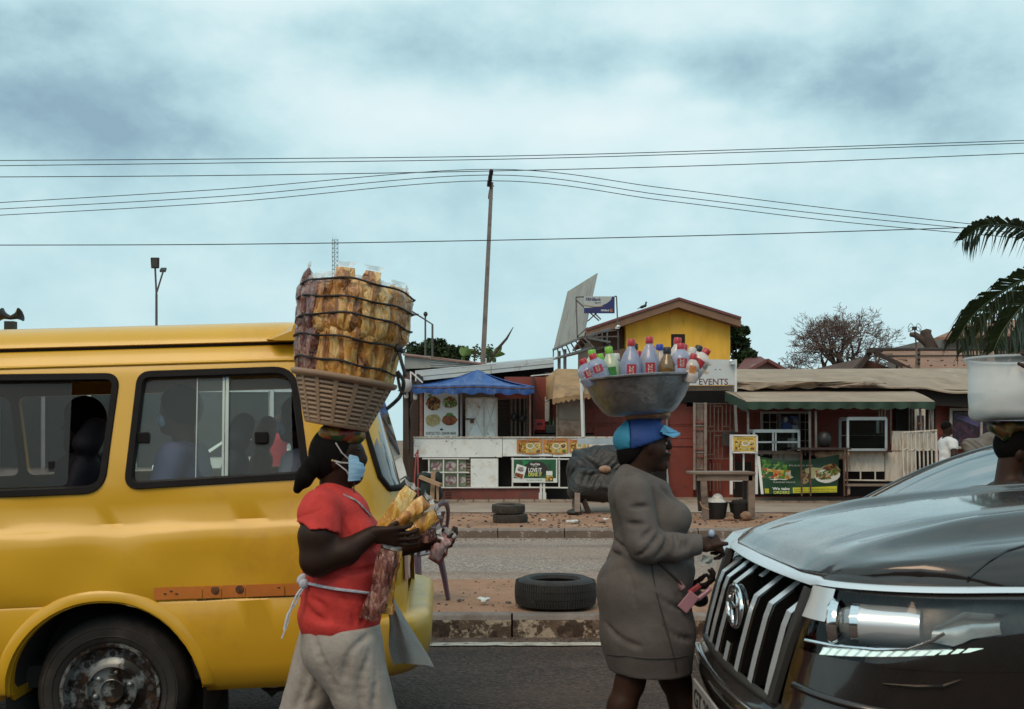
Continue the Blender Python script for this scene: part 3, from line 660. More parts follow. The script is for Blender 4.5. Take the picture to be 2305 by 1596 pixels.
bd = thing('name_board', 'small white board with pink letters above the tarpaulin-covered stall', 'sign', (px(1328, 21.8), 21.8, pz(997, 21.8)))
sheetp(bd, m_wht, 1327, 986, 1370, 999, 21.75, .02, 'board'); sign_text(bd, "D.D'S", 1332, 988, 1356, 996, 21.745, pm('pink_ink', (.55, .28, .42), .6, var=0))
# green drink banner
gb = thing('drink_banner', 'green and white advertising banner with bottles tied to the white railing', 'banner', (px(1203, 21.9), 21.85, pz(1086, 21.9)))
Y = 21.88
sheetp(gb, MATS['poster_white'], 1153, 1031, 1254, 1086, Y, .01, 'sheet')
sheetp(gb, pm('banner_dark_green', (.012, .085, .035), .5, vs=1.3, var=.6), 1156, 1034, 1251, 1076, Y - .004, .003, 'print')
disc(gb, pm('banner_glow_green', (.02, .22, .07), .5, vs=2, var=.4), 1178, 1050, 15, Y - .006, .95, .06, 3)
disc(gb, m_ink, 1205, 1056, 28, Y - .008, .66, .05, 9)
m_pw = pm('print_white', (.75, .77, .74), .5, var=0); m_py = pm('print_lime', (.62, .70, .16), .5, var=0)
sign_text(gb, 'LOVE IT', 1189, 1053, 1219, 1063, Y - .011, m_pw, font_bold=.03); sign_text(gb, 'DRINK IT', 1189, 1063.5, 1219, 1072, Y - .011, m_py, font_bold=.03)
sign_text(gb, 'RootTaba', 1194, 1042, 1215, 1047, Y - .011, m_pw, font_bold=.03); sign_text(gb, 'BITTERS', 1199, 1048, 1209, 1050, Y - .011, m_pw)
sign_text(gb, 'TEL: 024 456 1110 / 030 250 5454', 1185, 1079, 1220, 1082, Y - .006, pm('print_green', (.03, .2, .08), .5, var=0))
p = [at(1163, 1044, Y - .012), at(1185, 1051, Y - .012), at(1177, 1080, Y - .012), at(1157, 1072, Y - .012)]
mobj('can_picture', p, [(3, 2, 1, 0)], m_pw, gb)
p = [at(1160, 1063, Y - .014), at(1178, 1068, Y - .014), at(1175, 1078, Y - .014), at(1158, 1071, Y - .014)]; mobj('can_picture', p, [(3, 2, 1, 0)], f_jollof, gb)
disc(gb, f_pale, 1172, 1056, 7, Y - .016, .8, .2, 4)
for (u, v0, v1, w) in ((1170, 1034, 1045, 6), (1236, 1044, 1083, 8.5)):
 c = [(u - w, v1), (u + w, v1), (u + w, v0 + (v1 - v0) * .45), (u + w * .35, v0 + (v1 - v0) * .25), (u + w * .35, v0), (u - w * .35, v0), (u - w * .35, v0 + (v1 - v0) * .25), (u - w, v0 + (v1 - v0) * .45)]
 mobj('bottle_picture', [at(*q, Y - .01) for q in c], [tuple(range(8))], pm('print_bottle', (.025, .075, .04), .4, vs=9, var=.4), gb)
sheetp(gb, m_pw, 1229, 1060, 1243, 1070, Y - .013, .001, 'bottle_label'); sheetp(gb, f_fry, 1228, 1071, 1244, 1082, Y - .013, .001, 'bottle_label')
# roofs and fascia behind the stall
rf = thing('stall_roof', 'long pale fascia board and tin roof rising behind the blue canopy', 'roof', (px(1090, 23.6), 23.6, 2.2))
Y = 23.6
MB().hexa(at(934, 858, Y), at(1246, 826, Y), at(1246, 808, Y), at(934, 838, Y), (0, .06, 0)).build('fascia', pm('pale_fascia', (.50, .545, .55), .6, vs=2, var=.1, dirt=((.35, .30, .27), 5, .56, .72)), rf)
mb = MB(); mb.beam(at(934, 848, Y - .004), at(1246, 817.5, Y - .004), .012); mb.beam(at(1105, 842, Y - .004), at(1105, 822, Y - .004), .012); mb.build('fascia_seam', m_ggrey, rf)
MB().hexa(at(934, 838, Y), at(1250, 807, Y), at(1245, 805, Y + 4), at(934, 833, Y + 4), (0, 0, .02)).build('roof_sheet', m_gal, rf)
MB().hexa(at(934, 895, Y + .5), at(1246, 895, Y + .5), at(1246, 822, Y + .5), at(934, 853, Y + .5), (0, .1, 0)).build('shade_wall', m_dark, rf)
rb = thing('tin_shed', 'low tin shed with grey board wall and corrugated sheet behind the white fascia', 'shed', (px(990, 25), 25, .1))
Y = 25.2
MB().hexa(at(910, 830, Y), at(969, 828, Y), at(969, 801, Y), at(910, 800, Y), (0, .05, 0)).build('grey_wall', m_ggrey, rb)
P = [[], []]
for j in range(97):
 k = j / 96; u = 969 + k * (1105 - 969); P[0].append(at(u, 826 - 8 * k + 12 * k, Y)); P[1].append(at(u, 803 + 20 * k, Y))
for j in range(97): pass
# horizontal corrugation
P = []
for i in range(25):
 k = i / 24; row = []
 for j in range(2):
  u = (969, 1108)[j]; v = (803 + k * 24, 823 + k * 6)[j]; row.append(at(u, v, Y + .035 * math.sin(i * 2 * math.pi / 6)))
 P.append(row)
MB().sheet(P, (0, .01, 0)).build('corrugated_sheet', m_gal, rb, smooth=60)
MB().hexa(at(906, 800, Y - .1), at(1115, 824, Y - .1), at(1115, 822, Y + 3), at(906, 797, Y + 3), (0, 0, .03)).build('roof_sheet', pm('rusty_tin', (.22, .11, .085), .8, vs=3, var=.3), rb)
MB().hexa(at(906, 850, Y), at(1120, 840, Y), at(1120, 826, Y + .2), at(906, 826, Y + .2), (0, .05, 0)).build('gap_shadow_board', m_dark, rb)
MB().bb((px(906, Y), Y + .05, .1), (px(1115, Y), Y + .1, pz(840, Y))).build('lower_wall', m_brown, rb)
# red container wall in the middle
cw = thing('red_container', 'long red painted metal shop front with ribs running behind the stalls', 'shop', (px(1320, 23.2), 23.2, .12))
Y = 23.4
mb = MB(); panel(mb, 1196, 878, 1560, 1130, Y, .08); panel(mb, 1135, 848, 1226, 880, Y + .1, .06); mb.build('wall', m_red, cw)
mb = MB()
for u in (1206, 1222, 1240): panel(mb, u, 850, u + 9, 985, Y - .03 + (.12 if u < 1210 else 0), .05)
for (a, b) in (((1315, 1004), (1400, 1004)), ((1315, 950), (1400, 950)), ((1450, 970), (1450, 1003)), ((1430, 1003), (1560, 1003))): mb.beam(at(*a, Y - .01), at(*b, Y - .01), .03)
for u in (1336, 1378, 1395, 1440, 1480): panel(mb, u, 935, u + 1.5, 1100, Y - .012, .02)
for v in (953, 957, 985): panel(mb, 1330, v, 1560, v + 1.3, Y - .014, .02)
mb.build('rib', m_red, cw)
mb = MB(); panel(mb, 1226, 838, 1252, 880, Y + .3, .05); mb.build('slatted_wall', pm('brick_brown', (.13, .07, .055), .8, vs=6, var=.3, stretch=(1, 1, 6)), cw)
mb = MB(); panel(mb, 1226, 893, 1236, 948, Y - .08, .05); mb.build('white_door_leaf', m_wht, cw)
mb = MB(); panel(mb, 1226, 880, 1232, 965, Y - .02, .03); panel(mb, 1237, 892, 1242, 965, Y - .1, .03); mb.build('dark_post', m_dark, cw)
mb = MB(); mb.bb((px(1200, Y), Y - .8, pz(978, Y)), (px(1330, Y), Y - .1, pz(975, Y))); mb.bb((px(1200, Y), Y - .8, pz(990, Y)), (px(1330, Y), Y - .75, pz(975, Y))); mb.build('side_counter', m_brown, cw)
MB().tube(smooth_line([at(1202, 872, Y - .5), at(1225, 905, Y - .5), at(1255, 885, Y - .5), at(1290, 880, Y - .5)]), .008, 5).build('cable', m_ink, cw)
MB().tube(smooth_line([at(1330, 905, Y - .3), at(1360, 912, Y - .3), at(1395, 898, Y - .3)]), .008, 5).build('cable', m_ink, cw)
# drinks on the side counter
cr = thing('drink_crate', 'red plastic drink crate on the side counter beside the stall', 'crate', tuple(at(1213, 970, 22.9)))
mb = MB(); panel(mb, 1201, 944, 1227, 968, 22.85, .3); mb.build('shell', pm('crate_red', (.34, .02, .02), .5, vs=4, var=.2), cr, bevel=.01)
mb = MB(); panel(mb, 1209, 951, 1213, 957, 22.845, .01); panel(mb, 1215, 951, 1219, 957, 22.845, .01); mb.build('hand_hole', m_dark, cr)
cr = thing('drink_crate', 'dark green drink crate with two bottles standing in it beside the red crate', 'crate', tuple(at(1248, 976, 22.7)))
mb = MB(); panel(mb, 1228, 957, 1267, 976, 22.65, .3); mb.build('shell', pm('crate_green', (.012, .022, .02), .5, vs=4, var=.2), cr, bevel=.01)
for u in (1237, 1246):
 b = tag(MB().lathe([(.03, 0), (.03, .12), (.012, .18), (.012, .22)], 8, Matrix.Translation(at(u, 959, 22.8))).build('glass_bottle', pm('green_glass', (.03, .07, .03), .15, var=0, coat=.5), smooth=40), 'green glass bottle standing in the dark crate, %s of two' % ('left' if u == 1237 else 'right'), 'bottle')
# brown awning and stained plywood kiosk
aw = thing('brown_awning_kiosk', 'brown canvas awning over a stained plywood kiosk between white posts', 'kiosk', (px(1290, 22.6), 22.6, .17))
def grd(fn, n, m): return [[fn(i / n, j / m) for j in range(m + 1)] for i in range(n + 1)]
a, b, c, d = at(1252, 830, 23.2), at(1402, 832, 23.4), at(1315, 888, 21.9), at(1405, 884, 21.9)
def awn(k, t):
 e0 = a.lerp(b, t); e1 = at(1239, 894, 22.2).lerp(d, t) if False else at(1243 + t * 162, 898 - t * 12 - 6 * math.sin(t * 3.1), 21.9)
 p = e0.lerp(e1, k); p.z += .06 * math.sin(k * math.pi) + .012 * math.sin(t * 50 + k * 5) * k; return p
MB().sheet(grd(awn, 8, 40), (0, .01, -.015)).build('awning', m_tan, aw, smooth=60)
MB().sheet([[at(1243 + t * 1.62, 898 - t * .12 - 6 * math.sin(t * .031), 21.89) for t in range(101)], [at(1243 + t * 1.62, 908 - t * .12 - 7 * math.sin(t * .031) + 2.2 * abs(math.sin(t * .35)) + 2 * math.sin(t * .9), 21.9) for t in range(101)]], (0, .008, 0)).build('frill', m_tan, aw, smooth=60)
MB().sheet(grd(lambda k, t: at(1252, 830, 23.2).lerp(at(1243, 897, 22.0), k).lerp(at(1228, 900 - 50 * (1 - k), 23.0), t), 4, 4), (0, .01, 0)).build('side_flap', m_tan, aw, smooth=60)
mb = MB(); panel(mb, 1253, 893, 1310, 984, 22.3, .04); mb.build('plywood', m_stain, aw)
mb = MB(); mb.beam(at(1253, 893, 22.28), at(1253, 984, 22.28), .04); mb.beam(at(1253, 943, 22.285), at(1310, 945, 22.285), .01); mb.build('batten', m_wood, aw)
mb = MB(); mb.beam(at(1307, 850, 21.88), at(1311, 984, 21.88), .055); mb.beam(at(1312, 860, 22.0), at(1315, 984, 22.0), .03); mb.build('post', m_wht, aw)
mb = MB(); mb.beam(at(1194, 846, 22.2), at(1243, 841, 22.2), .02); mb.build('pole', m_wht, aw)
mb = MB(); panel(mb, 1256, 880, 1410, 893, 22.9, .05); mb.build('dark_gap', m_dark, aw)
lp = thing('stall_post', 'dark leaning post wrapped in cloth at the left corner of the food stall', 'post', tuple(at(912, 1127, 21.9)))
mb = MB(); mb.beam(at(913, 870, 21.6), at(914, 1010, 21.6), .12); mb.beam(at(922, 850, 21.7), at(921, 1128, 21.7), .035); mb.build('pole', m_brown, lp)
MB().sheet(grd(lambda k, t: at(925 - 4 * k + 6 * t * (1 - k) + 3 * math.sin(k * 9), 880 + k * 85, 21.62 + .05 * math.sin(t * 6)), 10, 4), (0, .01, 0)).build('hanging_cloth', pm('lilac_cloth', (.30, .26, .30), .8, vs=4, var=.2), lp, smooth=60)
MB().sheet(grd(lambda k, t: at(909 + 10 * t + 2 * math.sin(k * 8), 838 + k * 40, 21.55), 6, 3), (0, .01, 0)).build('rolled_tarp', pm('rust_cloth', (.12, .06, .05), .8, vs=6, var=.4), lp, smooth=60)
mb = MB(); mb.beam(at(924, 836, 21.5), at(924, 870, 21.5), .03); mb.beam(at(926, 838, 21.5), at(951, 861, 21.5), .03); mb.build('brace', m_wht, lp)
mb = MB(); mb.ell(at(914, 868, 21.3), (.13, .13, .15), 14); mb.build('lamp_globe', pm('dusty_globe', (.36, .34, .34), .5, vs=6, var=.2), lp, smooth=180)
for u, v in ((914, 889), (934, 892)):
 b = MB(); b.lathe([(.015, .09), (.03, .07), (.05, .0), (.045, -.05), (.02, -.075)], 10, Matrix.Translation(at(u, v, 21.45))); b.build('bulb', pm('bulb_white', (.62, .60, .58), .4, var=0), lp, smooth=60)
MB().tube(smooth_line([at(895, 880, 21.4), at(914, 872, 21.4), at(940, 866, 21.4)]), .012, 5).build('cable', m_ink, lp)
fr = thing('folded_frame', 'leaning red metal frame beside the left end of the white counter', 'frame', tuple(at(938, 1127, 21.5)))
mb = MB(); mb.beam(at(940, 1012, 21.5), at(941, 1126, 21.4), .035); mb.beam(at(941, 1014, 21.5), at(933, 1026, 21.5), .03); mb.beam(at(936, 1024, 21.5), at(930, 1126, 21.4), .03); mb.build('bars', pm('red_bar', (.28, .05, .045), .6, vs=6, var=.3), fr)
bn = thing('wooden_trestle', 'wooden plank trestle with a green bundle left of the stall window', 'trestle', tuple(at(965, 1128, 20.9)))
mb = MB(); mb.beam(at(945, 1073, 20.8), at(992, 1092, 20.6), .10, .07); mb.beam(at(975, 1061, 20.9), at(972, 1127, 20.9), .09, .06); mb.beam(at(984, 1090, 20.8), at(985, 1128, 20.8), .05); mb.build('planks', m_woodl, bn)
s = SDF(); s.ell(at(955, 1072, 21.1), (.16, .14, .09)).ell(at(965, 1100, 21.2), (.18, .15, .26)).ell(at(985, 1078, 21.2), (.10, .12, .16)).ell(at(986, 1110, 21.2), (.10, .12, .16)); s.disp = folds((1, 0, 1), .008, 60)
organic('bundle', [(s, .02)], pm('dark_green_cloth', (.014, .024, .022), .8, vs=5, var=.4), bn)
mb = MB(); mb.tube([at(990, 1090, 21.2), at(1000, 1127, 20.6)], .008, 5); mb.tube([at(1010, 1100, 21.2), at(1045, 1127, 20.6)], .008, 5); mb.build('guy_rope', m_ink, bn)
ts = thing('covered_stall', 'street stall wrapped in black tarpaulin on wooden legs beside the footpath', 'stall', tuple(at(1340, 1157, 18.6)))
s = SDF(); Yt = 18.9
c = lambda u, v, dy=0: at(u, v, Yt + dy)
s.cap(c(1310, 1056), c(1420, 1048), .30, .33, .1).cap(c(1345, 1028), c(1410, 1030), .22, .24, .12).cap(c(1305, 1030, .15), c(1410, 1025, .2), .17, .2, .1).cap(c(1300, 1085), c(1420, 1085), .19, .2, .1)
k1, k2 = folds((.75, .2, .6), .030, 22, 3, .4), folds((-.8, .3, .5), .016, 44, 5, 2.)
s.disp = lambda X, Y, Z: k1(X, Y, Z) + k2(X, Y, Z)
organic('upper_tarp', [(s, .02)], m_tarp, ts)
s = SDF()
s.cap(c(1305, 1101, -.38), c(1405, 1103, -.38), .22, .24, .08).cap(c(1312, 1070, -.36), c(1395, 1078, -.36), .15, .16, .1).cap(c(1300, 1080, -.35), c(1300, 1108, -.35), .15, .15, .08)
k3 = folds((.25, .2, 1), .030, 26, 5, 1.4)
s.disp = lambda X, Y, Z: k3(X, Y, Z) + k2(X, Y, Z)
organic('lower_tarp', [(s, .018)], m_tarp, ts)
mb = MB(); panel(mb, 1299, 985.9, 1410, 1000, 18.98, .02); mb.build('pale_sheet', pm('pale_plastic_sheet', (.40, .47, .52), .5, vs=4, var=.2, bump=.01, bs=9), ts)
mb = MB(); mb.beam(at(1299, 1105, 18.4), at(1299, 1155, 18.0), .10, .09); mb.beam(at(1291, 1105, 18.9), at(1292, 1150, 18.7), .08); mb.beam(at(1405, 1100, 18.5), at(1405, 1152, 18.2), .09); mb.beam(at(1305, 1124, 18.5), at(1420, 1126, 18.5), .03); mb.build('leg', m_wood, ts)
mb = MB(); mb.beam(at(1303, 1100, 18.5), at(1325, 1155, 18.3), .02, .12); mb.beam(at(1305, 1130, 18.45), at(1326, 1105, 18.5), .05); mb.build('brace', m_brown, ts)
s = SDF(); s.ell(at(1292, 1153, 18.1), (.14, .12, .06)).ell(at(1300, 1143, 18.3), (.06, .1, .12)); s.disp = folds((1, 0, 1), .006, 90); organic('foot_rag', [(s, .014)], m_tarp, ts)
s = SDF(); s.ell(at(1361, 1056, 18.42), (.115, .09, .07)); s.disp = folds((1, 0, 1), .004, 90); tag(organic('stone', [(s, .012)], pm('brown_stone', (.34, .20, .13), .9, vs=14, var=.35)), 'brown stone weighing down the black tarpaulin', 'stone')
en = thing('doorway', 'dark entrance with a glass panel and steel posts behind the woman in grey', 'doorway', tuple(at(1500, 1110, 24)))
mb = MB(); panel(mb, 1400, 900, 1546, 1120, 25.6, .06); mb.build('back_wall', m_dark, en)
mb = MB(); mb.bb((px(1440, 24), 23.5, .13), (px(1620, 24), 26, .18)); mb.build('step', pm('dim_concrete', (.10, .075, .06), .9, vs=2, var=.2), en)
mb = MB()
for u, w in ((1520, .05), (1535, .05), (1542, .06), (1549, .07)): mb.beam(at(u, 897, 23.9), at(u, 1090 + (u % 3) * 4, 23.9), w)
mb.beam(at(1500, 930, 23.3), at(1500, 1112, 23.3), .05); mb.build('steel_post', m_steel, en)
mb = MB(); mb.beam(at(1445, 1040, 22.8), at(1450, 1120, 22.8), .045); mb.beam(at(1499, 1045, 22.9), at(1505, 1115, 22.9), .045); mb.beam(at(1450, 1090, 22.8), at(1500, 1072, 22.9), .03); mb.build('white_stand', m_wht, en)
mb = MB(); panel(mb, 1508, 1050, 1538, 1072, 24.6, .3); mb.build('display_shelf', pm('shelf_goods', (.14, .13, .10), .8, vs=12, var=.8), en)
sign_text(en, 'gm', 1518, 950, 1542, 962, 25.2, pm('dim_script', (.34, .22, .19), .6, var=0), shear=.4)
# gate leaf folded edge-on and wide open gate
m_gate = pm('gate_steel', (.30, .25, .22), .6, .2, vs=8, var=.25, dirt=((.24, .10, .075), 9, .52, .62, .8))
g1 = thing('gate_leaf', 'narrow pale steel gate leaf with scroll knots standing open by the entrance', 'gate', tuple(at(1571, 1105, 23)))
mb = MB();
for u in range(1563, 1585, 3): mb.beam(at(u, 908, 23.1), at(u, 1100, 23.1), .02)
for v in (908, 958, 1018, 1055): mb.beam(at(1562, v, 23.08), at(1585, v, 23.08), .025)
mb.build('bars', m_gate, g1)
mb = MB();
for v in (950, 966, 1010, 1027):
 for u in (1566, 1572, 1579): mb.box(at(u, v, 23.06), (.05, .03, .05))
mb.build('knot', pm('knot_red', (.27, .10, .08), .7, var=.2), g1)
mb = MB(); mb.beam(at(1562, 906, 23.0), at(1562, 1102, 23.0), .05); mb.beam(at(1587, 906, 23.0), at(1587, 1102, 23.0), .06); mb.build('stile', m_gate, g1)
g2 = thing('gate_leaf', 'wide steel gate leaf with square pattern bars and a lock plate against the red wall', 'gate', tuple(at(1625, 1105, 23.1)))
m_gated = pm('gate_steel_dark', (.16, .115, .10), .6, .2, vs=8, var=.3)
mb = MB()
for u, a, b in ((1590, 906, 1105), (1598, 910, 960), (1607, 910, 1030), (1616, 918, 970), (1625, 914, 1030), (1634, 910, 960), (1643, 910, 970), (1652, 910, 1100), (1598, 970, 1030), (1616, 980, 1030)): mb.beam(at(u, a, 23.15), at(u, b, 23.15), .022)
for v, a, b in ((908, 1590, 1652), (960, 1590, 1607), (960, 1625, 1643), (970, 1590, 1652), (914, 1607, 1625), (980, 1607, 1625), (1023, 1590, 1607), (1032, 1590, 1652)): mb.beam(at(a, v, 23.13), at(b, v, 23.13), .022)
for u in (1598, 1606, 1614, 1620): mb.beam(at(u, 1042, 23.15), at(u, 1105, 23.15), .022)
mb.build('bars', m_gated, g2)
mb = MB(); panel(mb, 1625, 971, 1657, 1003, 23.08, .04); mb.build('lock_plate', pm('lock_plate', (.045, .04, .037), .6, vs=6, var=.3), g2)
rs = thing('red_shop', 'red walled shop with barred windows under the long dusty roof', 'shop', (px(1850, 24), 23.6, .15))
Y = 23.6
mb = MB(); panel(mb, 1558, 894, 2500, 1128, Y, .12); mb.build('wall', m_red, rs)
mb = MB()
for v in (930, 978): panel(mb, 1600, v, 2400, v + 1.5, Y - .01, .012)
for u in (1697, 1745, 1905, 1965): panel(mb, u, 930, u + 1.2, 1120, Y - .012, .012)
mb.build('seam', pm('red_seam', (.13, .042, .034), .7, var=.1), rs)
mb = MB(); panel(mb, 1602, 1010, 1651, 1120, Y - .25, .24); mb.build('pier', m_red, rs)
mb = MB(); panel(mb, 1651, 1040, 1690, 1118, Y - .3, .05); mb.build('dark_opening', m_dark, rs)
def window(u0, v0, u1, v1, Y, par, fw=5, m=m_alu):
 w = MB(); panel(w, u0 + fw, v0 + fw, u1 - fw, v1, Y - .01, .006); o = w.build('window', m_dark, par)
 f = MB(); panel(f, u0, v0, u1, v0 + fw, Y - .06, .06); panel(f, u0, v0 + fw, u0 + fw, v1, Y - .06, .06); panel(f, u1 - fw, v0 + fw, u1, v1, Y - .06, .06); f.build('frame', m, o)
 return o
m_frame = pm('window_frame_grey', (.36, .33, .31), .6, vs=8, var=.15)
w = window(1712, 926, 1826, 1030, Y - .02, rs, 5, m_frame)
mb = MB()
for u in (1732, 1748, 1800, 1812): mb.beam(at(u, 930, Y - .06), at(u, 1030, Y - .06), .02)
for v in (950, 967, 992): mb.beam(at(1717, v, Y - .062), at(1748, v, Y - .062), .02); mb.beam(at(1796, v, Y - .062), at(1822, v, Y - .062), .02)
mb.build('bars', m_gate, w)
sheetp(w, f_crowd, 1757, 936, 1796, 975, Y - .08, .01, 'poster');
mb = MB(); mb.beam(at(1754, 932, Y - .1), at(1754, 1010, Y - .1), .05); mb.beam(at(1799, 932, Y - .1), at(1799, 1010, Y - .1), .04); mb.build('mullion', m_steel, w)
for (u, v, r, m, sq) in ((1768, 945, 5, (.45, .45, .5), 1.2), (1772, 962, 12, (.05, .12, .38), .9), (1788, 962, 8, (.42, .42, .5), .7)):
 disc(w, pm('fig_%d' % u, m, .6, vs=9, var=.4), u, v, r, Y - .084, sq, .2, int(u), 'print')
w = window(2118, 916, 2260, 1005, Y - .02, rs, 5, m_frame) if False else None
# long dusty roof
rr = thing('long_roof', 'long dusty brown canvas roof sagging over the red shop', 'roof', (px(1980, 23), 22.8, 2.3))
def lroof(k, t):
 u = 1655 + t * (2330 - 1655); vt = 831 - 3 * t; vb = 862 + 26 * max(0, (t - .35)) / .65 * (1.15 if t > .35 else 1) - 2 * math.sin(t * 5)
 Yk = 26.5 - 3.6 * k; p = at(u, vt + (vb - vt) * k, Yk); p.z += .03 * math.sin(t * 30 + k * 2) * k + .05 * math.sin(k * 3.1); return p
MB().sheet(grd(lroof, 8, 50), (0, .0, -.03)).build('canvas', m_canv, rr, smooth=60)
MB().sheet(grd(lambda k, t: at(1655 + t * 330 + (10 if t > .9 else 0) * k, 861 - 2 * math.sin(t * 2) + k * (16 - 10 * t * t) + 2 * math.sin(t * 33 + k * 4) * (.3 + k), 22.86 + .08 * math.sin(k * 4 + t * 9)), 5, 50), (0, .02, 0)).build('crumpled_edge', pm('crumpled_canvas', (.26, .19, .135), .9, vs=6, var=.5, bump=.05, bs=7, stretch=(.5, 1, 1), dirt=((.10, .065, .045), 5, .5, .6)), rr, smooth=60)
MB().hexa(at(1655, 887, 23.1), at(2330, 925, 23.1), at(2330, 880, 23.1), at(1655, 868, 23.1), (0, .1, 0)).build('eave_shade', m_dark, rr)  # near-black sheet that paints in the shade of the gap under the roof
mb = MB(); mb.beam(at(1655, 881, 22.95), at(2030, 883, 22.95), .05); mb.build('eave_pipe', m_brown, rr)
mb = MB(); mb.beam(at(1470, 878, 23), at(1660, 876, 22.9), .09, .05); mb.sheet(grd(lambda k, t: at(1470 + 180 * t, 868 + 9 * k + 2.5 * math.sin(t * 14) * k, 22.9), 3, 24), (0, .01, 0)); mb.build('left_eave', pm('eave_tan', (.27, .19, .14), .85, vs=4, var=.3), rr)
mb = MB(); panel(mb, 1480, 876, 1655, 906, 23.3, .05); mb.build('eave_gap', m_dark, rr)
mb = MB(); panel(mb, 1545, 905, 1655, 915, 23.4, .05); mb.build('lintel', m_red, rr)
# EVENTS sign
ev = thing('events_sign', 'white sign board reading EVENTS with a gold script letter on the eave', 'sign', tuple(at(1600, 870, 22.7)))
Y = 22.7
MB().hexa(at(1480, 868, Y), at(1655, 866, Y), at(1654, 810, Y), at(1480, 806, Y), (0, .05, 0)).build('board', pm('sign_white', (.56, .60, .63), .5, vs=2, var=.08, dirt=((.40, .38, .36), 4, .6, .75)), ev)
m_evr = pm('maroon_ink', (.17, .055, .045), .6, var=0); m_gold = pm('gold_ink', (.47, .33, .19), .5, var=0)
sign_text(ev, 'EVENTS', 1573, 852, 1638, 866, Y - .004, m_evr, font_bold=.012)
sign_text(ev, 'nt', 1562, 814, 1601, 842, Y - .004, m_gold, shear=.5)
disc(ev, m_gold, 1565, 859, 2.4, Y - .004, 1, 0, 0, 'dot', 10)
sign_text(ev, '- -', 1608, 831, 1622, 832.5, Y - .004, m_evr)
mb = MB(); mb.beam(at(1655, 809, Y - .01), at(1655, 882, Y - .01), .05); mb.build('post', m_wht, ev)
mb = MB(); mb.box(at(1648, 817, Y - .08), (.10, .12, .07)); mb.ell(at(1645, 813, Y - .1), (.05, .05, .05), 8); mb.build('floodlight', m_alu, ev)
# green awning
ga = thing('green_awning', 'dark green scalloped awning on thin poles in front of the red shop', 'awning', (px(1870, 21.5), 21.3, .17))
def aw2(k, t):
 u0, u1 = 1640 + t * (2050 - 1640), 1680 + t * (2104 - 1680); p = at(u0 + (u1 - u0) * k, 879 + k * 25, 23.2 - 2.1 * k); p.z += .03 * math.sin(k * 3.1); return p
MB().sheet(grd(aw2, 6, 30), (0, 0, -.02)).build('canvas', m_canv, ga, smooth=60)
MB().sheet(grd(lambda k, t: at(1680 + t * 424, 904 + k * (14 + 3.6 * abs(math.sin(t * 14 * math.pi))) + (1 * math.sin(t * 20) * k), 21.09 - .03 * math.sin(t * 55) * k), 4, 168), (0, .012, 0)).build('valance', m_gcanv, ga, smooth=60)
MB().sheet(grd(lambda k, t: at(1631, 881, 22.6).lerp(at(1680, 904, 21.1), t) + Vector((0, 0, -k * (.24 - .03 * abs(math.sin(t * 12))))), 4, 20), (.012, 0, 0)).build('valance', m_gcanv, ga, smooth=60)
MB().sheet(grd(lambda k, t: at(1631, 881, 22.6).lerp(at(1680, 904, 21.1), t).lerp(at(1642, 879, 23.2), k), 3, 6), (0, 0, -.02)).build('canvas', m_canv, ga, smooth=60)
mb = MB();
for a, b, w in (((1654, 912), (1657, 972), .05), ((1683, 920), (1683, 972), .04), ((1821, 925), (1822, 1010), .04), ((1835, 925), (1836, 1010), .04), ((2070, 920), (2073, 975), .035), ((2093, 920), (2099, 975), .035)): mb.beam(at(*a, 21.3), at(*b, 21.3), w)
mb.build('pole', m_steel, ga)
# yellow menu board on white posts
menu(1650, 982, 1702, 1016, 21.2, 'yellow framed menu board on white posts left of the glass cabinet', True)
ps = thing('sign_frame', 'white pipe frame carrying the yellow menu board', 'frame', tuple(at(1645, 1112, 21.3)))
mb = MB(); mb.beam(at(1645, 978, 21.28), at(1645, 1113, 21.28), .055); mb.beam(at(1673, 1019, 21.3), at(1673, 1112, 21.3), .03); mb.beam(at(1645, 1082, 21.29), at(1702, 1082, 21.29), .025); mb.beam(at(1702, 1016, 21.3), at(1702, 1112, 21.3), .05); mb.build('pipes', m_wht, ps)
# glass cabinets
def cabinet(u0, v0, u1, v1, Y, d, label, bars):
 t = thing('display_cabinet', label, 'cabinet', tuple(at((u0 + u1) / 2, v1, Y)), 'glass food cabinets'); mb = MB()
 a0, a1, b0, b1 = px(u0, Y), px(u1, Y), pz(v1, Y), pz(v0, Y)
 for y in (Y, Y + d):
  for x in (a0, a1): mb.beam((x, y, b0), (x, y, b1), .05)
  for z in (b0, b1): mb.beam((a0, y, z), (a1, y, z), .05 if z == b0 else .07)
 for x in (a0, a1):
  for z in (b0, b1): mb.beam((x, Y, z), (x, Y + d, z), .045)
 for (x, z, x2, z2) in bars: mb.beam(at(x, z, Y), at(x2, z2, Y), .035)
 mb.build('frame', m_alu, t)
 mb = MB(); mb.bb((a0, Y - .005, b0), (a1, Y + .003, b1)); mb.build('pane', m_pane, t)
 mb = MB(); mb.bb((a0 + .03, Y + d, b0), (a1 - .03, Y + d + .004, b1)); mb.build('pane', m_pane, t)
 mb = MB(); mb.bb((a0, Y, b0 - .03), (a1, Y + d, b0 + .01)); mb.bb((a0, Y + .02, b0 + (b1 - b0) * .45), (a1, Y + d, b0 + (b1 - b0) * .45 + .012)); mb.build('shelf', m_cream, t)
 return t
cabinet(1696, 970, 1797, 1019, 21.7, .45, 'low glass food cabinet with sliding doors on the counter behind the banner', [(1739, 972, 1739, 1018), (1745, 972, 1745, 1018), (1696, 995, 1797, 995)])
cb = cabinet(1907, 942, 1993, 1012, 21.5, .5, 'tall glass food cabinet with a white frame on the plank counter', [])
mb = MB(); panel(mb, 1912, 975, 1990, 1010, 21.9, .05); mb.build('backing', pm('cabinet_green', (.03, .045, .035), .5, vs=3, var=.5), cb)
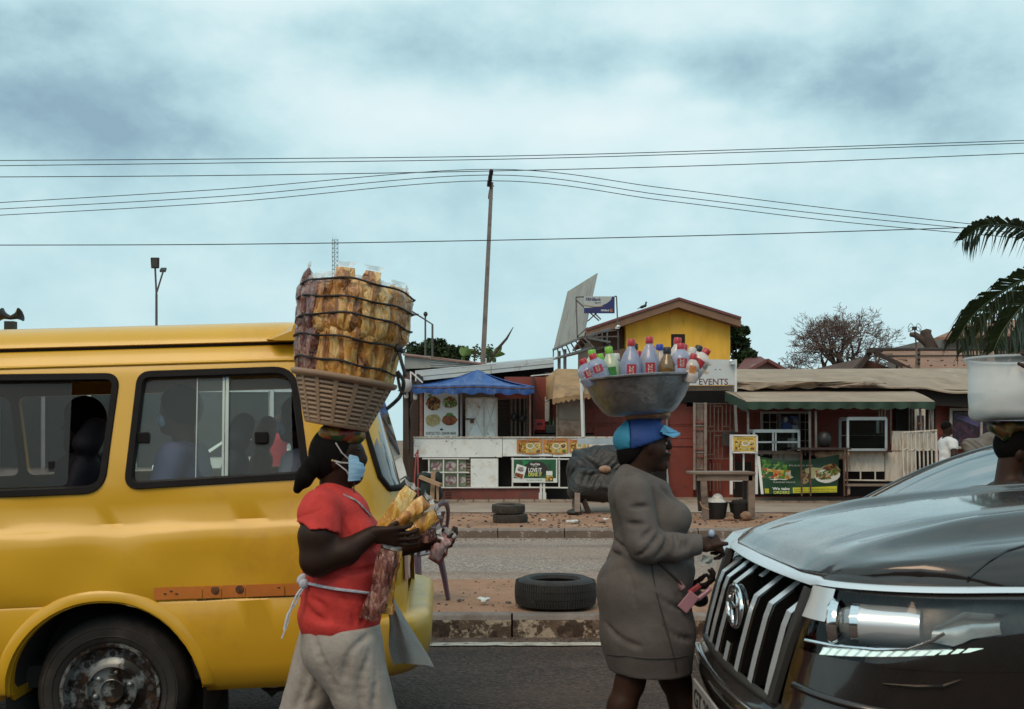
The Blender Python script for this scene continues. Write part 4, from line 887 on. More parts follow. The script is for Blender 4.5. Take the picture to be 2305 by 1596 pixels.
ct = thing('plank_counter', 'patched white plank counter carrying the glass cabinets', 'counter', tuple(at(1850, 1115, 21.7)))
mb = MB(); panel(mb, 1739, 1018, 1806, 1040, 21.72, .05); mb.build('plank', m_cream, ct);
mb = MB(); panel(mb, 1898, 1016, 1990, 1061, 21.55, .04); mb.build('plank', m_cream, ct)
mb = MB(); panel(mb, 1992, 1016, 2060, 1080, 21.56, .04); mb.build('plank', m_cream, ct)
mb = MB(); panel(mb, 2007, 970, 2105, 1014, 21.57, .04); mb.build('plank', m_cream, ct)
mb = MB(); mb.bb((px(1690, 21.5), 21.3, pz(1018, 21.5)), (px(2000, 21.5), 22.2, pz(1014.5, 21.5))); mb.build('counter_top', m_brown, ct)
mb = MB(); panel(mb, 1700, 1025, 2065, 1116, 22.2, .05); mb.build('back_board', m_dark, ct)
mb = MB(); mb.beam(at(1898, 1080, 21.54), at(2062, 1082, 21.54), .03)
for u in (1900, 1936, 1969): mb.beam(at(u, 1060, 21.54), at(u, 1080, 21.54), .025)
mb.build('rail', m_cream, ct)
s = SDF(); s.cap(at(1845, 1025, 21.35), at(1900, 1024, 21.35), .095, .09, .05).cap(at(1838, 1021, 21.35), at(1906, 1019, 21.35), .05, .05, .05); s.disp = folds((1, 0, 1), .006, 50)
tag(organic('rolled_mat', [(s, .014)], pm('jute', (.34, .23, .15), .9, vs=9, var=.4)), 'rolled brown mat hanging under the counter edge', 'mat')
bx = thing('side_table', 'thin-legged dark table with a black pot between the two glass cabinets', 'table', tuple(at(1855, 1115, 21.1)))
mb = MB(); mb.bb((px(1795, 21.0), 20.9, pz(1012, 21)), (px(1912, 21), 21.5, pz(1007.5, 21))); mb.build('top', m_brown, bx)
mb = MB();
for u in (1802, 1822, 1898, 1905): mb.beam(at(u, 1011, 20.95 + (u % 7) * .04), at(u + 2, 1116, 20.95 + (u % 7) * .04), .03)
mb.build('leg', m_rust, bx)
mb = MB(); mb.lathe([(.08, 0), (.13, .05), (.14, .2), (.10, .3), (.03, .33)], 14, Matrix.Translation(at(1855, 1006, 21.2))); mb.build('pot', m_black, bx, smooth=50)
mb = MB(); panel(mb, 1905, 955, 1912, 1010, 21.6, .1); mb.build('bottle_box', m_black, bx)
# Pleasure banner
pb = thing('food_banner', 'green food banner reading We take ORDERS tied below the counter', 'banner', tuple(at(1795, 1112, 21.2)))
Y = 21.25
def ban(k, t, dy=0):
 v0 = 1026 + 14 * math.sin(t * math.pi) * (1 - .35 * t) - 3 * t; u0 = 1704 + 184 * t; u1 = 1713 + 172 * t; v1 = 1112 - 3 * t
 return at(u0 + (u1 - u0) * k, v0 + (v1 - v0) * k, Y + .02 * math.sin(k * 5 + t * 11) + dy)
MB().sheet(grd(ban, 12, 30), (0, .008, 0)).build('sheet', pm('banner_forest', (.010, .048, .022), .5, vs=1.8, var=.5), pb, smooth=60)
def patch(t0, k0, t1, k1, m, name='print', n=6, dy=-.004): return MB().grid([[ban(k0 + (k1 - k0) * i / n, t0 + (t1 - t0) * j / n, dy) for j in range(n + 1)] for i in range(n + 1)]).build(name, m, pb, smooth=180)
patch(-.005, 0, .03, 1, m_pw)
patch(.05, .06, .36, .42, f_green); patch(.04, .30, .40, .56, f_veg, dy=-.006); patch(.05, .36, .18, .58, f_green, dy=-.008)
def blob(t, k, rt, rk, m, dy, seed, rag=.15, n=18):
 q = random.Random(seed); vs = [ban(k, t, dy)] + [ban(k + rk * math.sin(6.283 * i / n) * (1 + q.uniform(-rag, rag)), t + rt * math.cos(6.283 * i / n) * (1 + q.uniform(-rag, rag)), dy) for i in range(n)]
 mobj('print', vs, [(0, 1 + (i + 1) % n, 1 + i) for i in range(n)], m, pb)
blob(.22, .50, .19, .10, m_pw, -.005, 1, .2); blob(.21, .46, .17, .10, f_veg, -.009, 2, .25)
blob(.58, .50, .065, .22, f_seed, -.007, 3, .1); blob(.66, .40, .12, .16, pm('flatbread', (.42, .40, .20), .6, vs=5, var=.4), -.005, 4); blob(.86, .52, .16, .2, MATS['plate_white'], -.005, 5, .03); blob(.86, .44, .155, .2, f_salad, -.008, 6, .15); blob(.9, .30, .09, .1, f_stew, -.010, 7, .2)
def ptext(txt, t0, k0, t1, k1, m, **kw):
 a = ban(k1, t0, -.012); b = ban(k1, t1, -.012); c2 = ban(k0, t0, -.012)
 text(txt, a.x, a.z, min(a.y, b.y, c2.y) - .02, m, pb, w=(b - a).length, h=abs(c2.z - a.z), **kw)
patch(.115, .79, .41, 1, pm('banner_mid', (.018, .075, .034), .5, var=.1), dy=-.005)
ptext('We take', .145, .81, .365, .89, m_pw, font_bold=.025); ptext('ORDERS', .155, .915, .365, .995, m_py, font_bold=.02)
ptext('PLEASURE PALACE', .165, .645, .44, .69, pm('print_grey', (.42, .44, .40), .5, var=0), font_bold=.01)
ptext('PLEASURE', .38, .13, .67, .175, MATS['print_grey'])
patch(.415, .82, .985, .985, pm('print_yellow', (.62, .60, .03), .5, vs=5, var=.1), dy=-.006)
ptext('BANKU WITH TILAPIA, PLAIN RICE, RICE BALLS', .43, .85, .97, .885, m_ink, font_bold=.02); ptext('FUFU WITH ALL SOUPS, BANKU WITH OKRO STEW', .43, .92, .97, .955, m_ink, font_bold=.02)
patch(.05, .85, .105, .98, pm('print_gold', (.55, .45, .03), .5, var=.1), dy=-.006)
mb = MB(); mb.tube([at(1822, 1012, 21.1), at(1824, 1115, 21.1)], .015, 6); mb.build('tie_pole', m_steel, pb)
# white folding lattice fence
lf = thing('folding_gate', 'rusty white folding gate with zigzag braces beside the man in white', 'gate', tuple(at(2060, 1125, 21)))
Y = 21.2
mb = MB()
for i in range(9): u = 2031 + i * 9.2; mb.beam(at(u, 972 - i * .3, Y), at(u + 3, 1108 + (14 - 2 * i if i % 2 == 0 else 6 - i), Y), .024)
mb.build('bar', m_cream, lf)
mb = MB()
for i in range(4):
 u = 2033 + i * 18.5
 for v in (1008, 1085): mb.beam(at(u - 1, v + 6, Y - .02), at(u + 7, v, Y - .02), .018); mb.beam(at(u + 7, v, Y - .02), at(u + 16, v + 7, Y - .02), .018)
mb.build('brace', m_cream, lf)
mb = MB(); mb.beam(at(2029, 973, Y - .02), at(2108, 968, Y - .02), .03); mb.beam(at(2029, 973, Y), at(2035, 1124, Y), .035); mb.beam(at(2105, 968, Y), at(2108, 1085, Y), .045); mb.beam(at(2030, 1015, Y + .02), at(2106, 1013, Y + .02), .02); mb.build('frame', m_cream, lf)
sh = thing('shop_doors', 'dark doorway with leaning white door leaf and poster behind the folding gate', 'doorway', tuple(at(2050, 1100, 23.4)))
mb = MB(); panel(mb, 2015, 915, 2105, 1110, 23.5, .05); mb.build('opening', m_dark, sh)
mb = MB(); panel(mb, 2058, 920, 2082, 975, 23.1, .05); mb.build('door_leaf', m_cream, sh); sheetp(sh, pm('poster_dark', (.06, .016, .02), .5, vs=7, var=.6), 2064, 935, 2079, 975, 23.08, .01, 'poster'); disc(sh, f_stew, 2071, 955, 5, 23.07, 1.4, .2, 4)
mb = MB();
for u in (1977, 1983, 1990, 2003, 2045, 2051, 2090, 2098): panel(mb, u, 918, u + 3, 1000, 23.3, .03)
mb.build('grille_bar', m_gate, sh)
bb_ = thing('bench', 'low wooden bench under the plank counter', 'bench', tuple(at(1965, 1115, 20.9)))
mb = MB(); mb.bb((px(1905, 20.9), 20.85, pz(1094, 20.9)), (px(2008, 20.9), 21.1, pz(1089.5, 20.9))); mb.build('seat', m_wood, bb_)
for u in (1910, 2003): mb = MB(); mb.beam(at(u, 1093, 20.95), at(u, 1113, 20.9), .05); mb.build('leg', m_wood, bb_)
# window with stage poster, sacks
wd = thing('poster_window', 'grey framed shop window with a purple stage poster behind the man in white', 'window', tuple(at(2180, 1010, 23.4)))
mb = MB(); panel(mb, 2143, 923, 2330, 1004, 23.45, .03); mb.build('pane', m_dark, wd); sheetp(wd, f_stage, 2145, 927, 2330, 1002, 23.43, .01, 'poster')
mb = MB(); panel(mb, 2137, 918, 2330, 924, 23.38, .06); panel(mb, 2137, 924, 2143, 1005, 23.38, .06); panel(mb, 2137, 1004, 2330, 1010, 23.38, .06); panel(mb, 2206, 924, 2211, 1004, 23.39, .04); mb.build('frame', m_frame, wd)
for i in range(9):
 a = .15 + i * .055; p0 = (2150, 938); p1 = (2150 + 62 * math.cos(a), 938 + 62 * math.sin(a) * .6)
 MB().add([at(2147, 933 + i * .8, 23.42), at(p1[0], p1[1], 23.42), at(p1[0], p1[1] + 1.6, 23.42)], [(0, 2, 1)]).build('light_ray_print', pm('ray_lilac', (.20, .17, .38), .6, vs=8, var=.5), wd)
sk = thing('sack_heap', 'heap of grey sacks and boards below the poster window', 'sacks', tuple(at(2205, 1035, 22)))
s = SDF(); s.cap(at(2180, 1003, 21.8), at(2240, 1000, 21.8), .16, .16, .1).cap(at(2185, 1018, 21.7), at(2250, 1018, 21.7), .13, .13, .08).ell(at(2230, 985, 21.8), (.22, .15, .12), .1); s.disp = folds((1, 0, 1), .018, 45)
organic('sack', [(s, .02)], pm('grey_sack', (.16, .145, .13), .9, vs=5, var=.3, bump=.01, bs=30), sk)
mb = MB(); mb.beam(at(2140, 1047, 21.2), at(2240, 1032, 21.2), .10, .05); mb.beam(at(2130, 1055, 21.0), at(2230, 1050, 21.3), .12, .05); mb.beam(at(2175, 1028, 21.4), at(2235, 1024, 21.4), .30, .06); mb.build('board', m_brown, sk)
# wooden table with buckets on the verge
tb = thing('wooden_table', 'weathered wooden street table with buckets beneath on the red verge', 'table', tuple(at(1634, 1168, 17.1)))
Y = 17.1
mb = MB(); mb.bb((px(1558, Y), Y - .02, pz(1068, Y)), (px(1700, Y), Y + .65, pz(1062, Y))); mb.build('tabletop', m_wood, tb, bevel=.01)
mb = MB(); mb.bb((px(1569, Y), Y + .03, pz(1082, Y)), (px(1694, Y), Y + .06, pz(1068, Y))); mb.build('apron', m_wood, tb)
for u, v, dy in ((1588, 1168, .08), (1690, 1167, .08), (1578, 1150, .55), (1679, 1150, .55)):
 mb = MB(); mb.beam(at(u - 6, 1070, Y + dy), at(u, v, Y + dy), .10, .09) if u < 1600 else mb.beam(at(u, 1070, Y + dy), at(u, v, Y + dy), .11, .10); mb.build('leg', m_brown if dy > .3 else m_wood, tb)
def bucket(u, v, Y, r, h, label):
 t = thing('bucket', label, 'bucket', tuple(at(u, v, Y)), 'black buckets under the table'); c = at(u, v, Y)
 MB().lathe([(r * .76, 0), (r * .98, h * .95), (r * 1.04, h * .96), (r * 1.04, h), (r * .94, h), (r * .72, .02)], 24, Matrix.Translation(c)).build('pail', m_black, t, smooth=40)
 return t, c
t, c = bucket(1612, 1167, 17.35, .20, .29, 'left black bucket holding a white plastic bag under the wooden table')
s = SDF(); s.ell(c + Vector((0, 0, .27)), (.17, .16, .09)).ell(c + Vector((.02, 0, .35)), (.09, .1, .09)).ell(c + Vector((-.1, 0, .28)), (.09, .09, .06)); s.disp = folds((1, .5, 1), .010, 70); tag(organic('plastic_bag', [(s, .012)], pm('white_plastic_bag', (.62, .60, .58), .4, vs=8, var=.12, bump=.02, bs=20)), 'crumpled white plastic bag in the left bucket', 'bag')
t, c = bucket(1665, 1166, 17.35, .195, .27, 'right black bucket full of dark charcoal beside a stone under the table')
s = SDF();
for i in range(14): s.ell(c + Vector((rnd.uniform(-.13, .13), rnd.uniform(-.13, .13), .26 + rnd.uniform(0, .03))), (.05, .05, .04), .01)
organic('charcoal', [(s, .014)], pm('charcoal', (.02, .018, .017), .9, vs=20, var=.5), t)
s = SDF(); s.ell(at(1679, 1161, 17.0), (.10, .09, .08)); s.disp = folds((1, 1, 1), .007, 40); tag(organic('stone', [(s, .01)], pm('tan_stone', (.24, .14, .09), .9, vs=12, var=.4)), 'round brown stone leaning on the right leg of the wooden table', 'stone')
s = SDF(); s.ell(at(1641, 1168, 17.0), (.09, .08, .035)).ell(at(1644, 1160, 17.05), (.05, .05, .05)); s.disp = folds((1, 1, 1), .006, 45); tag(organic('stone', [(s, .01)], MATS['tan_stone']), 'flat brown stone lying between the two black buckets', 'stone')
mb = MB(); mb.tube(smooth_line([at(1575, 1128, 17.0), at(1580, 1140, 17.0), at(1595, 1147, 17.0)]), .012, 6); tag(mb.build('rope', m_woodl, smooth=60), 'short rope tied round the left table leg', 'rope')
# tyres
m_tyre = pm('tyre_rubber', (.022, .020, .020), .75, vs=9, var=.35, bump=.002, bs=80, dirt=((.10, .075, .06), 5, .52, .72, .6))
m_tyred = pm('dusty_tyre', (.045, .036, .031), .85, vs=9, var=.35, dirt=((.13, .085, .062), 6, .5, .7))
def tyre(label, c, Ro, w, m, tilt=0, grp=None, treadn=0):
 t = thing('tyre', label, 'tyre', tuple(c), grp); Ri = Ro * .60; h = w / 2
 prof = [(Ri, -h * .72), (Ri + .012, -h * .95), (Ri + (Ro - Ri) * .45, -h * 1.06), (Ro - .035, -h * .93), (Ro - .012, -h * .72), (Ro, -h * .4), (Ro + .003, 0), (Ro, h * .4), (Ro - .012, h * .72), (Ro - .035, h * .93), (Ro - .055, h * 1.0), (Ri + (Ro - Ri) * .45, h * 1.06), (Ri + .03, h * .99), (Ri + .012, h * .95), (Ri, h * .72), (Ri + .03, h * .45), (Ro - .05, 0), (Ri + .03, -h * .45)]
 M_ = Matrix.Translation((0, 0, h * 1.06)) @ Matrix.Rotation(tilt, 4, 'X')
 n = 72; mb = MB(); mb.lathe(prof + [prof[0]], n, M_, cap=False); mb.build('carcass', m, t, True, smooth=50)
 if treadn:
  mb = MB()
  for i in range(treadn):
   a = 2 * math.pi * i / treadn; Rz = Matrix.Rotation(a, 4, 'Z')
   for (z0, z1, sk) in ((-h * .80, -h * .30, .10), (-h * .22, h * .22, -.06), (h * .30, h * .82, .10)):
    mb.box((0, 0, 0), (.012, .72 * 2 * math.pi * Ro / treadn, abs(z1 - z0)), None); vs = mb.v[-8:]
    T = M_ @ Rz @ Matrix.Translation((Ro - (.004 if z0 < -h * .7 or z1 > h * .7 else 0), 0, (z0 + z1) / 2)) @ Matrix.Rotation(sk, 4, 'X') @ (Matrix.Rotation(-.14 if z1 > h * .7 else (.14 if z0 < -h * .7 else 0), 4, 'Y'))
    mb.v[-8:] = [T @ v for v in vs]
  o = mb.build('tread', m, t, True); o['kind'] = 'stuff'
 return t
c = at(1250, 1361, 8.05); c.z = .165
tyre('worn black car tyre lying flat on the dirt median', c, .325, .225, m_tyre, treadn=92)
c = at(1148, 1176, 16.5); c.z = .13
tyre('dusty tyre at the bottom of the stack of two by the far kerb', c, .285, .155, m_tyred, grp='stacked tyres', treadn=60)
c = at(1144, 1160, 16.5); c.z = .295
tyre('dusty tyre on top of the stack of two by the far kerb', c, .272, .15, m_tyred, .03, 'stacked tyres', 60)
# litter
def litter(u, v, Y, r, colr, label, n):
 s = SDF(); q = random.Random(n); p = at(u, v, Y)
 for i in range(6): s.ell(p + Vector((q.uniform(-r, r) * .7, q.uniform(-r, r) * .5, q.uniform(0, r * .4))), (r * q.uniform(.3, .6), r * .4, r * q.uniform(.2, .4)), r * .15)
 s.disp = folds((1, .4, 1), r * .06, 5 / r); tag(organic('litter', [(s, r * .1)], pm('litter_%d' % n, colr, .5, vs=25, var=.3)), label, 'litter')
litter(1090, 1353, 8.15, .055, (.62, .66, .66), 'crumpled white and silver wrapper on the median beside the chair', 1)
litter(1287, 1176, 16.4, .10, (.60, .57, .54), 'crumpled white paper on the verge below the tarpaulin stall', 2)
litter(1664, 1208, 15.0, .10, (.45, .46, .60), 'white and blue plastic wrapper in the far gutter', 3)
litter(1363, 1170, 16.6, .05, (.6, .56, .52), 'small white scrap on the red verge behind the woman in grey', 4)
litter(1222, 1172, 16.6, .05, (.6, .56, .52), 'small white scrap on the verge right of the stacked tyres', 5)
litter(1143, 1358, 8.0, .03, (.10, .07, .055), 'dry brown leaf on the median left of the black tyre', 6)
litter(1037, 1352, 8.3, .03, (.10, .07, .055), 'dry brown leaf on the median by the chair leg', 7)
# ======================= houses, signs, poles, wires, trees beyond
m_ywall = pm('yellow_plaster', (.80, .46, .06), .85, vs=1.0, var=.2, bump=.004, bs=20, stretch=(1.6, 1, .35), dirt=((.60, .30, .05), 1.4, .54, .74), dirt2=((.80, .58, .20), 2.2, .55, .75, .6))
m_roofb = pm('brown_roof', (.17, .085, .06), .8, vs=2, var=.25)
m_brw = pm('brown_wall', (.13, .075, .05), .85, vs=1.5, var=.25)
yh = thing('yellow_house', 'two storey house with stained yellow gable wall and brown roof', 'house', tuple(at(1525, 1100, 45)))
Y = 45
hx = lambda u: px(u, Y); hz = lambda v: pz(v, Y)
MB().prism([(hx(1408), .1), (hx(1643), .1), (hx(1643), hz(733)), (hx(1527), hz(685)), (hx(1408), hz(730))], Y, Y + 9).build('wall', m_ywall, yh)
MB().prism([(hx(1330), .1), (hx(1407), .1), (hx(1407), hz(735)), (hx(1330), hz(758))], Y + .6, Y + 9).build('side_wall', m_brw, yh)
for (a, b) in (((1527, 672), (1318, 742)), ((1527, 672), (1667, 716))):
 d0, d1 = at(*a, Y - .7), at(*b, Y - .7); o = Vector((0, 9.8, 0))
 MB().hexa(d0, d1, d1 + o, d0 + o, (0, 0, -.10)).build('roof', m_roofb, yh)
 f0, f1 = at(*a, Y - .72) + Vector((0, 0, -.02)), at(*b, Y - .72) + Vector((0, 0, -.02))
 MB().hexa(f0 + Vector((0, 0, -.36)), f1 + Vector((0, 0, -.36)), f1, f0, (0, .06, 0)).build('bargeboard', pm('bargeboard', (.20, .115, .075), .8, vs=2, var=.2), yh)
 MB().hexa(f0 + Vector((0, .06, -.34)), f1 + Vector((0, .06, -.34)), f1 + Vector((0, .7, -.34)), f0 + Vector((0, .7, -.34)), (0, 0, .03)).build('soffit', m_brw, yh)
 MB().beam(d0 + Vector((0, -.04, 0)), d1 + Vector((0, -.04, 0)), .10, .10).build('roof_edge', pm('maroon_edge', (.16, .055, .055), .7, var=.2), yh)
w = MB().bb((hx(1510), Y - .02, hz(790)), (hx(1541), Y + .02, hz(752))).build('window', m_dark, yh)
mb = MB(); mb.bb((hx(1361), Y + .5, hz(900)), (hx(1373), Y + .6, hz(756))); mb.build('post', m_brown, yh)
MB().prism([(hx(1330), .1), (hx(1407), .1), (hx(1407), hz(785)), (hx(1330), hz(800))], Y - .4, Y + .5).build('porch', m_brw, yh)
bd_ = SDF(); p = at(1444, 691, Y - .6); bd_.cap(p, p + Vector((.16, 0, .06)), .07, .055, .05).cap(p + Vector((.16, 0, .06)), p + Vector((.19, 0, .2)), .045, .035, .04).cap(p, p + Vector((-.2, 0, -.08)), .035, .015, .03).ell(p + Vector((.2, 0, .21)), (.045, .035, .035), .02)
tag(organic('bird', [(bd_, .02)], m_black), 'dark bird perched on the left slope of the yellow house roof', 'bird')
# billboard seen from behind
bl = thing('billboard', 'tall tilted billboard with grey ribbed metal back on a steel truss', 'billboard', tuple(at(1264, 1100, 31)))
A, B, C, D_ = at(1343, 615, 29), at(1277, 656, 32), at(1245, 787, 32), at(1312, 758, 29)
for i in range(9):
 k0, k1 = i / 9, (i + 1) / 9 - .006
 MB().hexa(C.lerp(D_, k0), C.lerp(D_, k1), B.lerp(A, k1), B.lerp(A, k0), (.03 + .02 * (i % 2), -.04, 0)).build('panel', pm('billboard_back', (.33, .335, .31), .7, .1, vs=1.2, var=.2, stretch=(2, 2, .35), dirt=((.20, .17, .14), 3, .5, .7), dirt2=((.42, .43, .41), 1.5, .55, .75)), bl)
mb = MB()
for (a, b) in ((C, D_), (C + Vector((0, 0, -.3)), D_ + Vector((.3, 0, -.3))), (D_, at(1372, 770, 30)), (C + Vector((0, 0, -.3)), at(1372, 778, 30)), (at(1312, 760, 29), at(1372, 740, 30))): mb.beam(a, b, .06)
for k in (0, .15, .3, .45, .6, .75, .9, 1): mb.beam(C.lerp(D_, k), (C + Vector((0, 0, -.3))).lerp(D_ + Vector((.3, 0, -.3)), k), .04)
for k in (.1, .3, .5, .7, .9): mb.beam(D_.lerp(at(1372, 745, 30), k), D_.lerp(at(1372, 775, 30), k), .04)
mb.build('truss', m_steel, bl)
mb = MB(); mb.beam(at(1258, 790, 32), at(1258, 1110, 32), .10); mb.beam(at(1271, 786, 31.6), at(1271, 1110, 31.6), .10); mb.build('post', m_steel, bl)
# bank sign
bk = thing('bank_sign', 'blue and grey FBNBank Agent sign hung in a square steel frame', 'sign', tuple(at(1345, 760, 28.5)))
Y = 28.6
sheetp(bk, pm('sign_grey', (.42, .44, .43), .5, vs=3, var=.06), 1314, 667, 1383, 705, Y, .04, 'board')
m_navy = pm('sign_navy', (.022, .022, .12), .5, vs=3, var=.15)
pts = [(1314, 704.8), (1383, 704.8), (1383, 667.2), (1377, 667.2)] + [(1377 - 63 * (1 - math.cos(a)) , 667.2 + 26 * math.sin(a)) for a in [i / 10 * math.pi / 2 for i in range(1, 11)]]
mobj('blue_field', [at(u, v, Y - .004) for u, v in pts], [tuple(reversed(range(len(pts))))], m_navy, bk)
sign_text(bk, 'FBNBank', 1318, 670, 1352, 677, Y - .006, m_navy, font_bold=.02, shear=.15); sign_text(bk, 'Agent', 1338, 679, 1352, 684, Y - .006, m_navy)
sign_text(bk, 'FBNBank', 1352, 696.5, 1371, 700.5, Y - .008, m_pw, font_bold=.02, shear=.2); sheetp(bk, pm('sign_rust', (.35, .12, .05), .5, vs=20, var=.6), 1372.5, 695, 1378, 702, Y - .008, .003, 'emblem')
mb = MB(); mb.tube([at(1314 + 43 * k, 685.5 + 4.5 * math.sin(k * 2.4), Y - .007) for k in [i / 10 for i in range(11)]], .012, 5); mb.build('gold_line', m_gold, bk)
mb = MB()
for a, b in (((1296, 669), (1314, 668)), ((1296, 669), (1299, 760)), ((1387, 667), (1391, 757)), ((1383, 667), (1387, 667)), ((1299, 760), (1391, 757)), ((1297, 676), (1348, 722)), ((1322, 723), (1342, 705)), ((1338, 705), (1352, 719)), ((1299, 758), (1322, 737)), ((1339, 750), (1391, 742)), ((1355, 757), (1355, 750))): mb.beam(at(*a, Y + .05), at(*b, Y + .05), .035)
mb.beam(at(1391, 757, Y + .05), at(1391, 1110, Y + 1), .05); mb.build('frame', pm('sign_frame', (.12, .10, .095), .6, .3, vs=5, var=.3), bk)
mb = MB(); mb.box(at(1389, 738, Y), (.10, .15, .06)); mb.ell(at(1391, 735, Y - .05), (.06, .06, .05), 8); mb.build('lamp', m_alu, bk)
# power pole
pp = thing('power_pole', 'tall leaning concrete power pole with stacked insulators in the centre', 'pole', tuple(at(1075, 1080, 36)))
Y = 36
mb = MB(); base = at(1074, 1085, Y); top = at(1106, 411, Y)
mb.tube([base.lerp(top, k) for k in (0, .25, .5, .75, 1)], [.145, .135, .12, .105, .09], 4, up=(1, 1, 0)); mb.build('shaft', pm('pole_concrete', (.19, .165, .155), .85, vs=4, var=.2, dirt=((.12, .10, .095), 3, .5, .7)), pp, smooth=30)
mb = MB()
for k in range(3):
 for j in range(5): mb.ell(at(1105.5 - k * 2.2 - j * .25, 384 + k * 12.5 + j * 2.4, Y - .12), (.085, .085, .028), 8)
mb.build('insulator', m_black, pp, smooth=180)
mb = MB(); mb.beam(at(1105, 381, Y), at(1104, 426, Y - .05), .07); mb.tube(smooth_line([at(1101, 428, Y), at(1099, 446, Y), at(1102, 447, Y)]), .02, 5); mb.beam(at(1104, 418, Y), at(1112, 419, Y), .03); mb.beam(at(1100, 447, Y), at(1109, 447, Y), .03); mb.build('bracket', m_rust, pp)
m_wire = pm('wire_black', (.012, .014, .017), .6, var=0)
def wire(pts, Y, label, r=.0135):
 P = [at(u, v, y) for (u, v), y in zip(pts, Y)]; o = MB().tube(smooth_line(P, 10), r, 5).build('power_line', m_wire, smooth=180); tag(o, label, 'power line', 'overhead power lines')
wire([(-120, 362), (500, 358), (1150, 351), (1700, 336), (2430, 312)], [33] * 5, 'topmost overhead wire crossing the whole sky')
wire([(-120, 374.5), (500, 367), (1150, 358), (1700, 342), (2430, 318)], [34] * 5, 'second overhead wire from the top, just under the topmost')
wire([(-120, 399), (500, 395), (1150, 384), (1700, 369), (2430, 340)], [32] * 5, 'third overhead wire passing level with the pole top')
wire([(-120, 463), (500, 426), (1104, 381), (1500, 424), (1900, 473), (2400, 527)], [36] * 6, 'upper of three wires tied to the pole insulators')
wire([(-120, 477), (500, 442), (1101, 394), (1500, 440), (1900, 487), (2400, 535)], [36] * 6, 'middle of three wires tied to the pole insulators')
wire([(-120, 491), (500, 456), (1099, 407), (1500, 452), (1900, 500), (2400, 545)], [36] * 6, 'lowest of three wires tied to the pole insulators')
wire([(-120, 552), (500, 550), (1100, 541), (1700, 527), (2400, 505)], [31] * 5, 'lowest single wire crossing in front of the pole', .015)
# street lamps on the left
sl = thing('street_lamp', 'twin-headed street lamp with square floodlights above the yellow van', 'street lamp', tuple(at(352, 1060, 45)))
Y = 45; m_lamp = pm('lamp_dark', (.030, .028, .028), .6, vs=3, var=.2); m_pole = pm('lamp_pole', (.10, .095, .095), .6, .3, vs=3, var=.2)
mb = MB(); mb.tube([at(352, 1066, Y), at(352, 662, Y)], [.075, .055], 8); mb.tube([at(352, 664, Y), at(349, 602, Y)], .045, 8); mb.tube([at(352, 660, Y), at(367, 611, Y)], .04, 8); mb.build('pole', m_pole, sl, smooth=50)
P = [at(338, 579.5, Y - .2), at(357, 579.5, Y - .2), at(356.5, 604, Y - .1), at(339.5, 604, Y - .1)]
MB().hexa(P[3], P[2], P[1], P[0], (0, .14, .02)).build('lamp_head', m_lamp, sl, bevel=.03)
MB().hexa(P[3].lerp(P[1], .14), P[2].lerp(P[0], .14), P[1].lerp(P[3], .14), P[0].lerp(P[2], .14), (0, -.012, 0)).build('lamp_lens', pm('lens_grey', (.07, .065, .06), .3, var=.2), sl)
MB().hexa(at(359, 613, Y), at(373, 613, Y), at(375, 608, Y + .4), at(362, 608, Y + .4), (0, 0, .12)).build('lamp_head', m_lamp, sl, bevel=.02)
# lamps behind the stall
s2 = thing('street_lamp', 'slim lamp post with a round black lamp behind the tin shed', 'street lamp', tuple(at(957, 1040, 50)))
mb = MB(); mb.tube([at(957, 1045, 50), at(957, 712, 50)], [.06, .045], 8); mb.build('pole', m_pole, s2); mb = MB(); mb.ell(at(957.5, 707, 50), (.11, .11, .13), 12); mb.build('lamp_head', m_lamp, s2, smooth=180)
s3 = thing('street_lamp', 'street lamp with a long slanting arm reaching up to the left', 'street lamp', tuple(at(973, 1040, 48)))
mb = MB(); mb.tube([at(973, 1045, 48), at(973, 730, 48), at(940, 709, 48), at(924, 699, 48)], [.06, .05, .04, .035], 8); mb.build('pole', m_pole, s3); mb = MB(); mb.beam(at(923, 698, 48), at(931, 703, 48), .12, .05); mb.box(at(938, 708, 48), (.16, .12, .08)); mb.build('lamp_head', m_lamp, s3)
s4 = thing('street_lamp', 'distant white Y-shaped lamp post beside the bag basket', 'street lamp', tuple(at(917, 1020, 90)))
mb = MB(); mb.tube([at(918, 1022, 90), at(918, 776, 90)], .11, 8); mb.tube([at(918, 778, 90), at(906, 768, 90)], [.09, .05], 6); mb.tube([at(918, 778, 90), at(935, 768, 90)], [.09, .05], 6); mb.build('pole', pm('pale_pole', (.42, .45, .47), .5, var=.1), s4)
# lattice mast
lm = thing('radio_mast', 'thin lattice radio mast far behind the van', 'mast', tuple(at(753, 1002, 150)))
mb = MB(); Y = 150
def q(u, v): return at(u, v, Y)
L0 = [(747.5, 760.5)]
for u, dy in ((747.6, 0), (760.4, 0), (752.5, .8)): mb.beam(at(u, 1003, Y + dy), at(u, 538, Y + dy), .055)
v = 540; i = 0
while v < 1000:
 mb.beam(q(747.6, v), q(760.4, v), .05); a, b = (747.6, 760.4) if i % 2 == 0 else (760.4, 747.6); mb.beam(q(a, v), q(b, v + 9.5), .04); mb.beam(q(b, v), q(a, v + 9.5), .03); v += 9.5; i += 1
mb.beam(q(749, 538), q(749, 533), .03); mb.beam(q(756, 538), q(756, 534), .03); mb.build('lattice', m_lamp, lm)
mb = MB(); mb.box(q(761, 621), (.5, .3, .5)); mb.beam(q(762, 600), q(762, 640), .08); mb.build('antenna', m_lamp, lm)
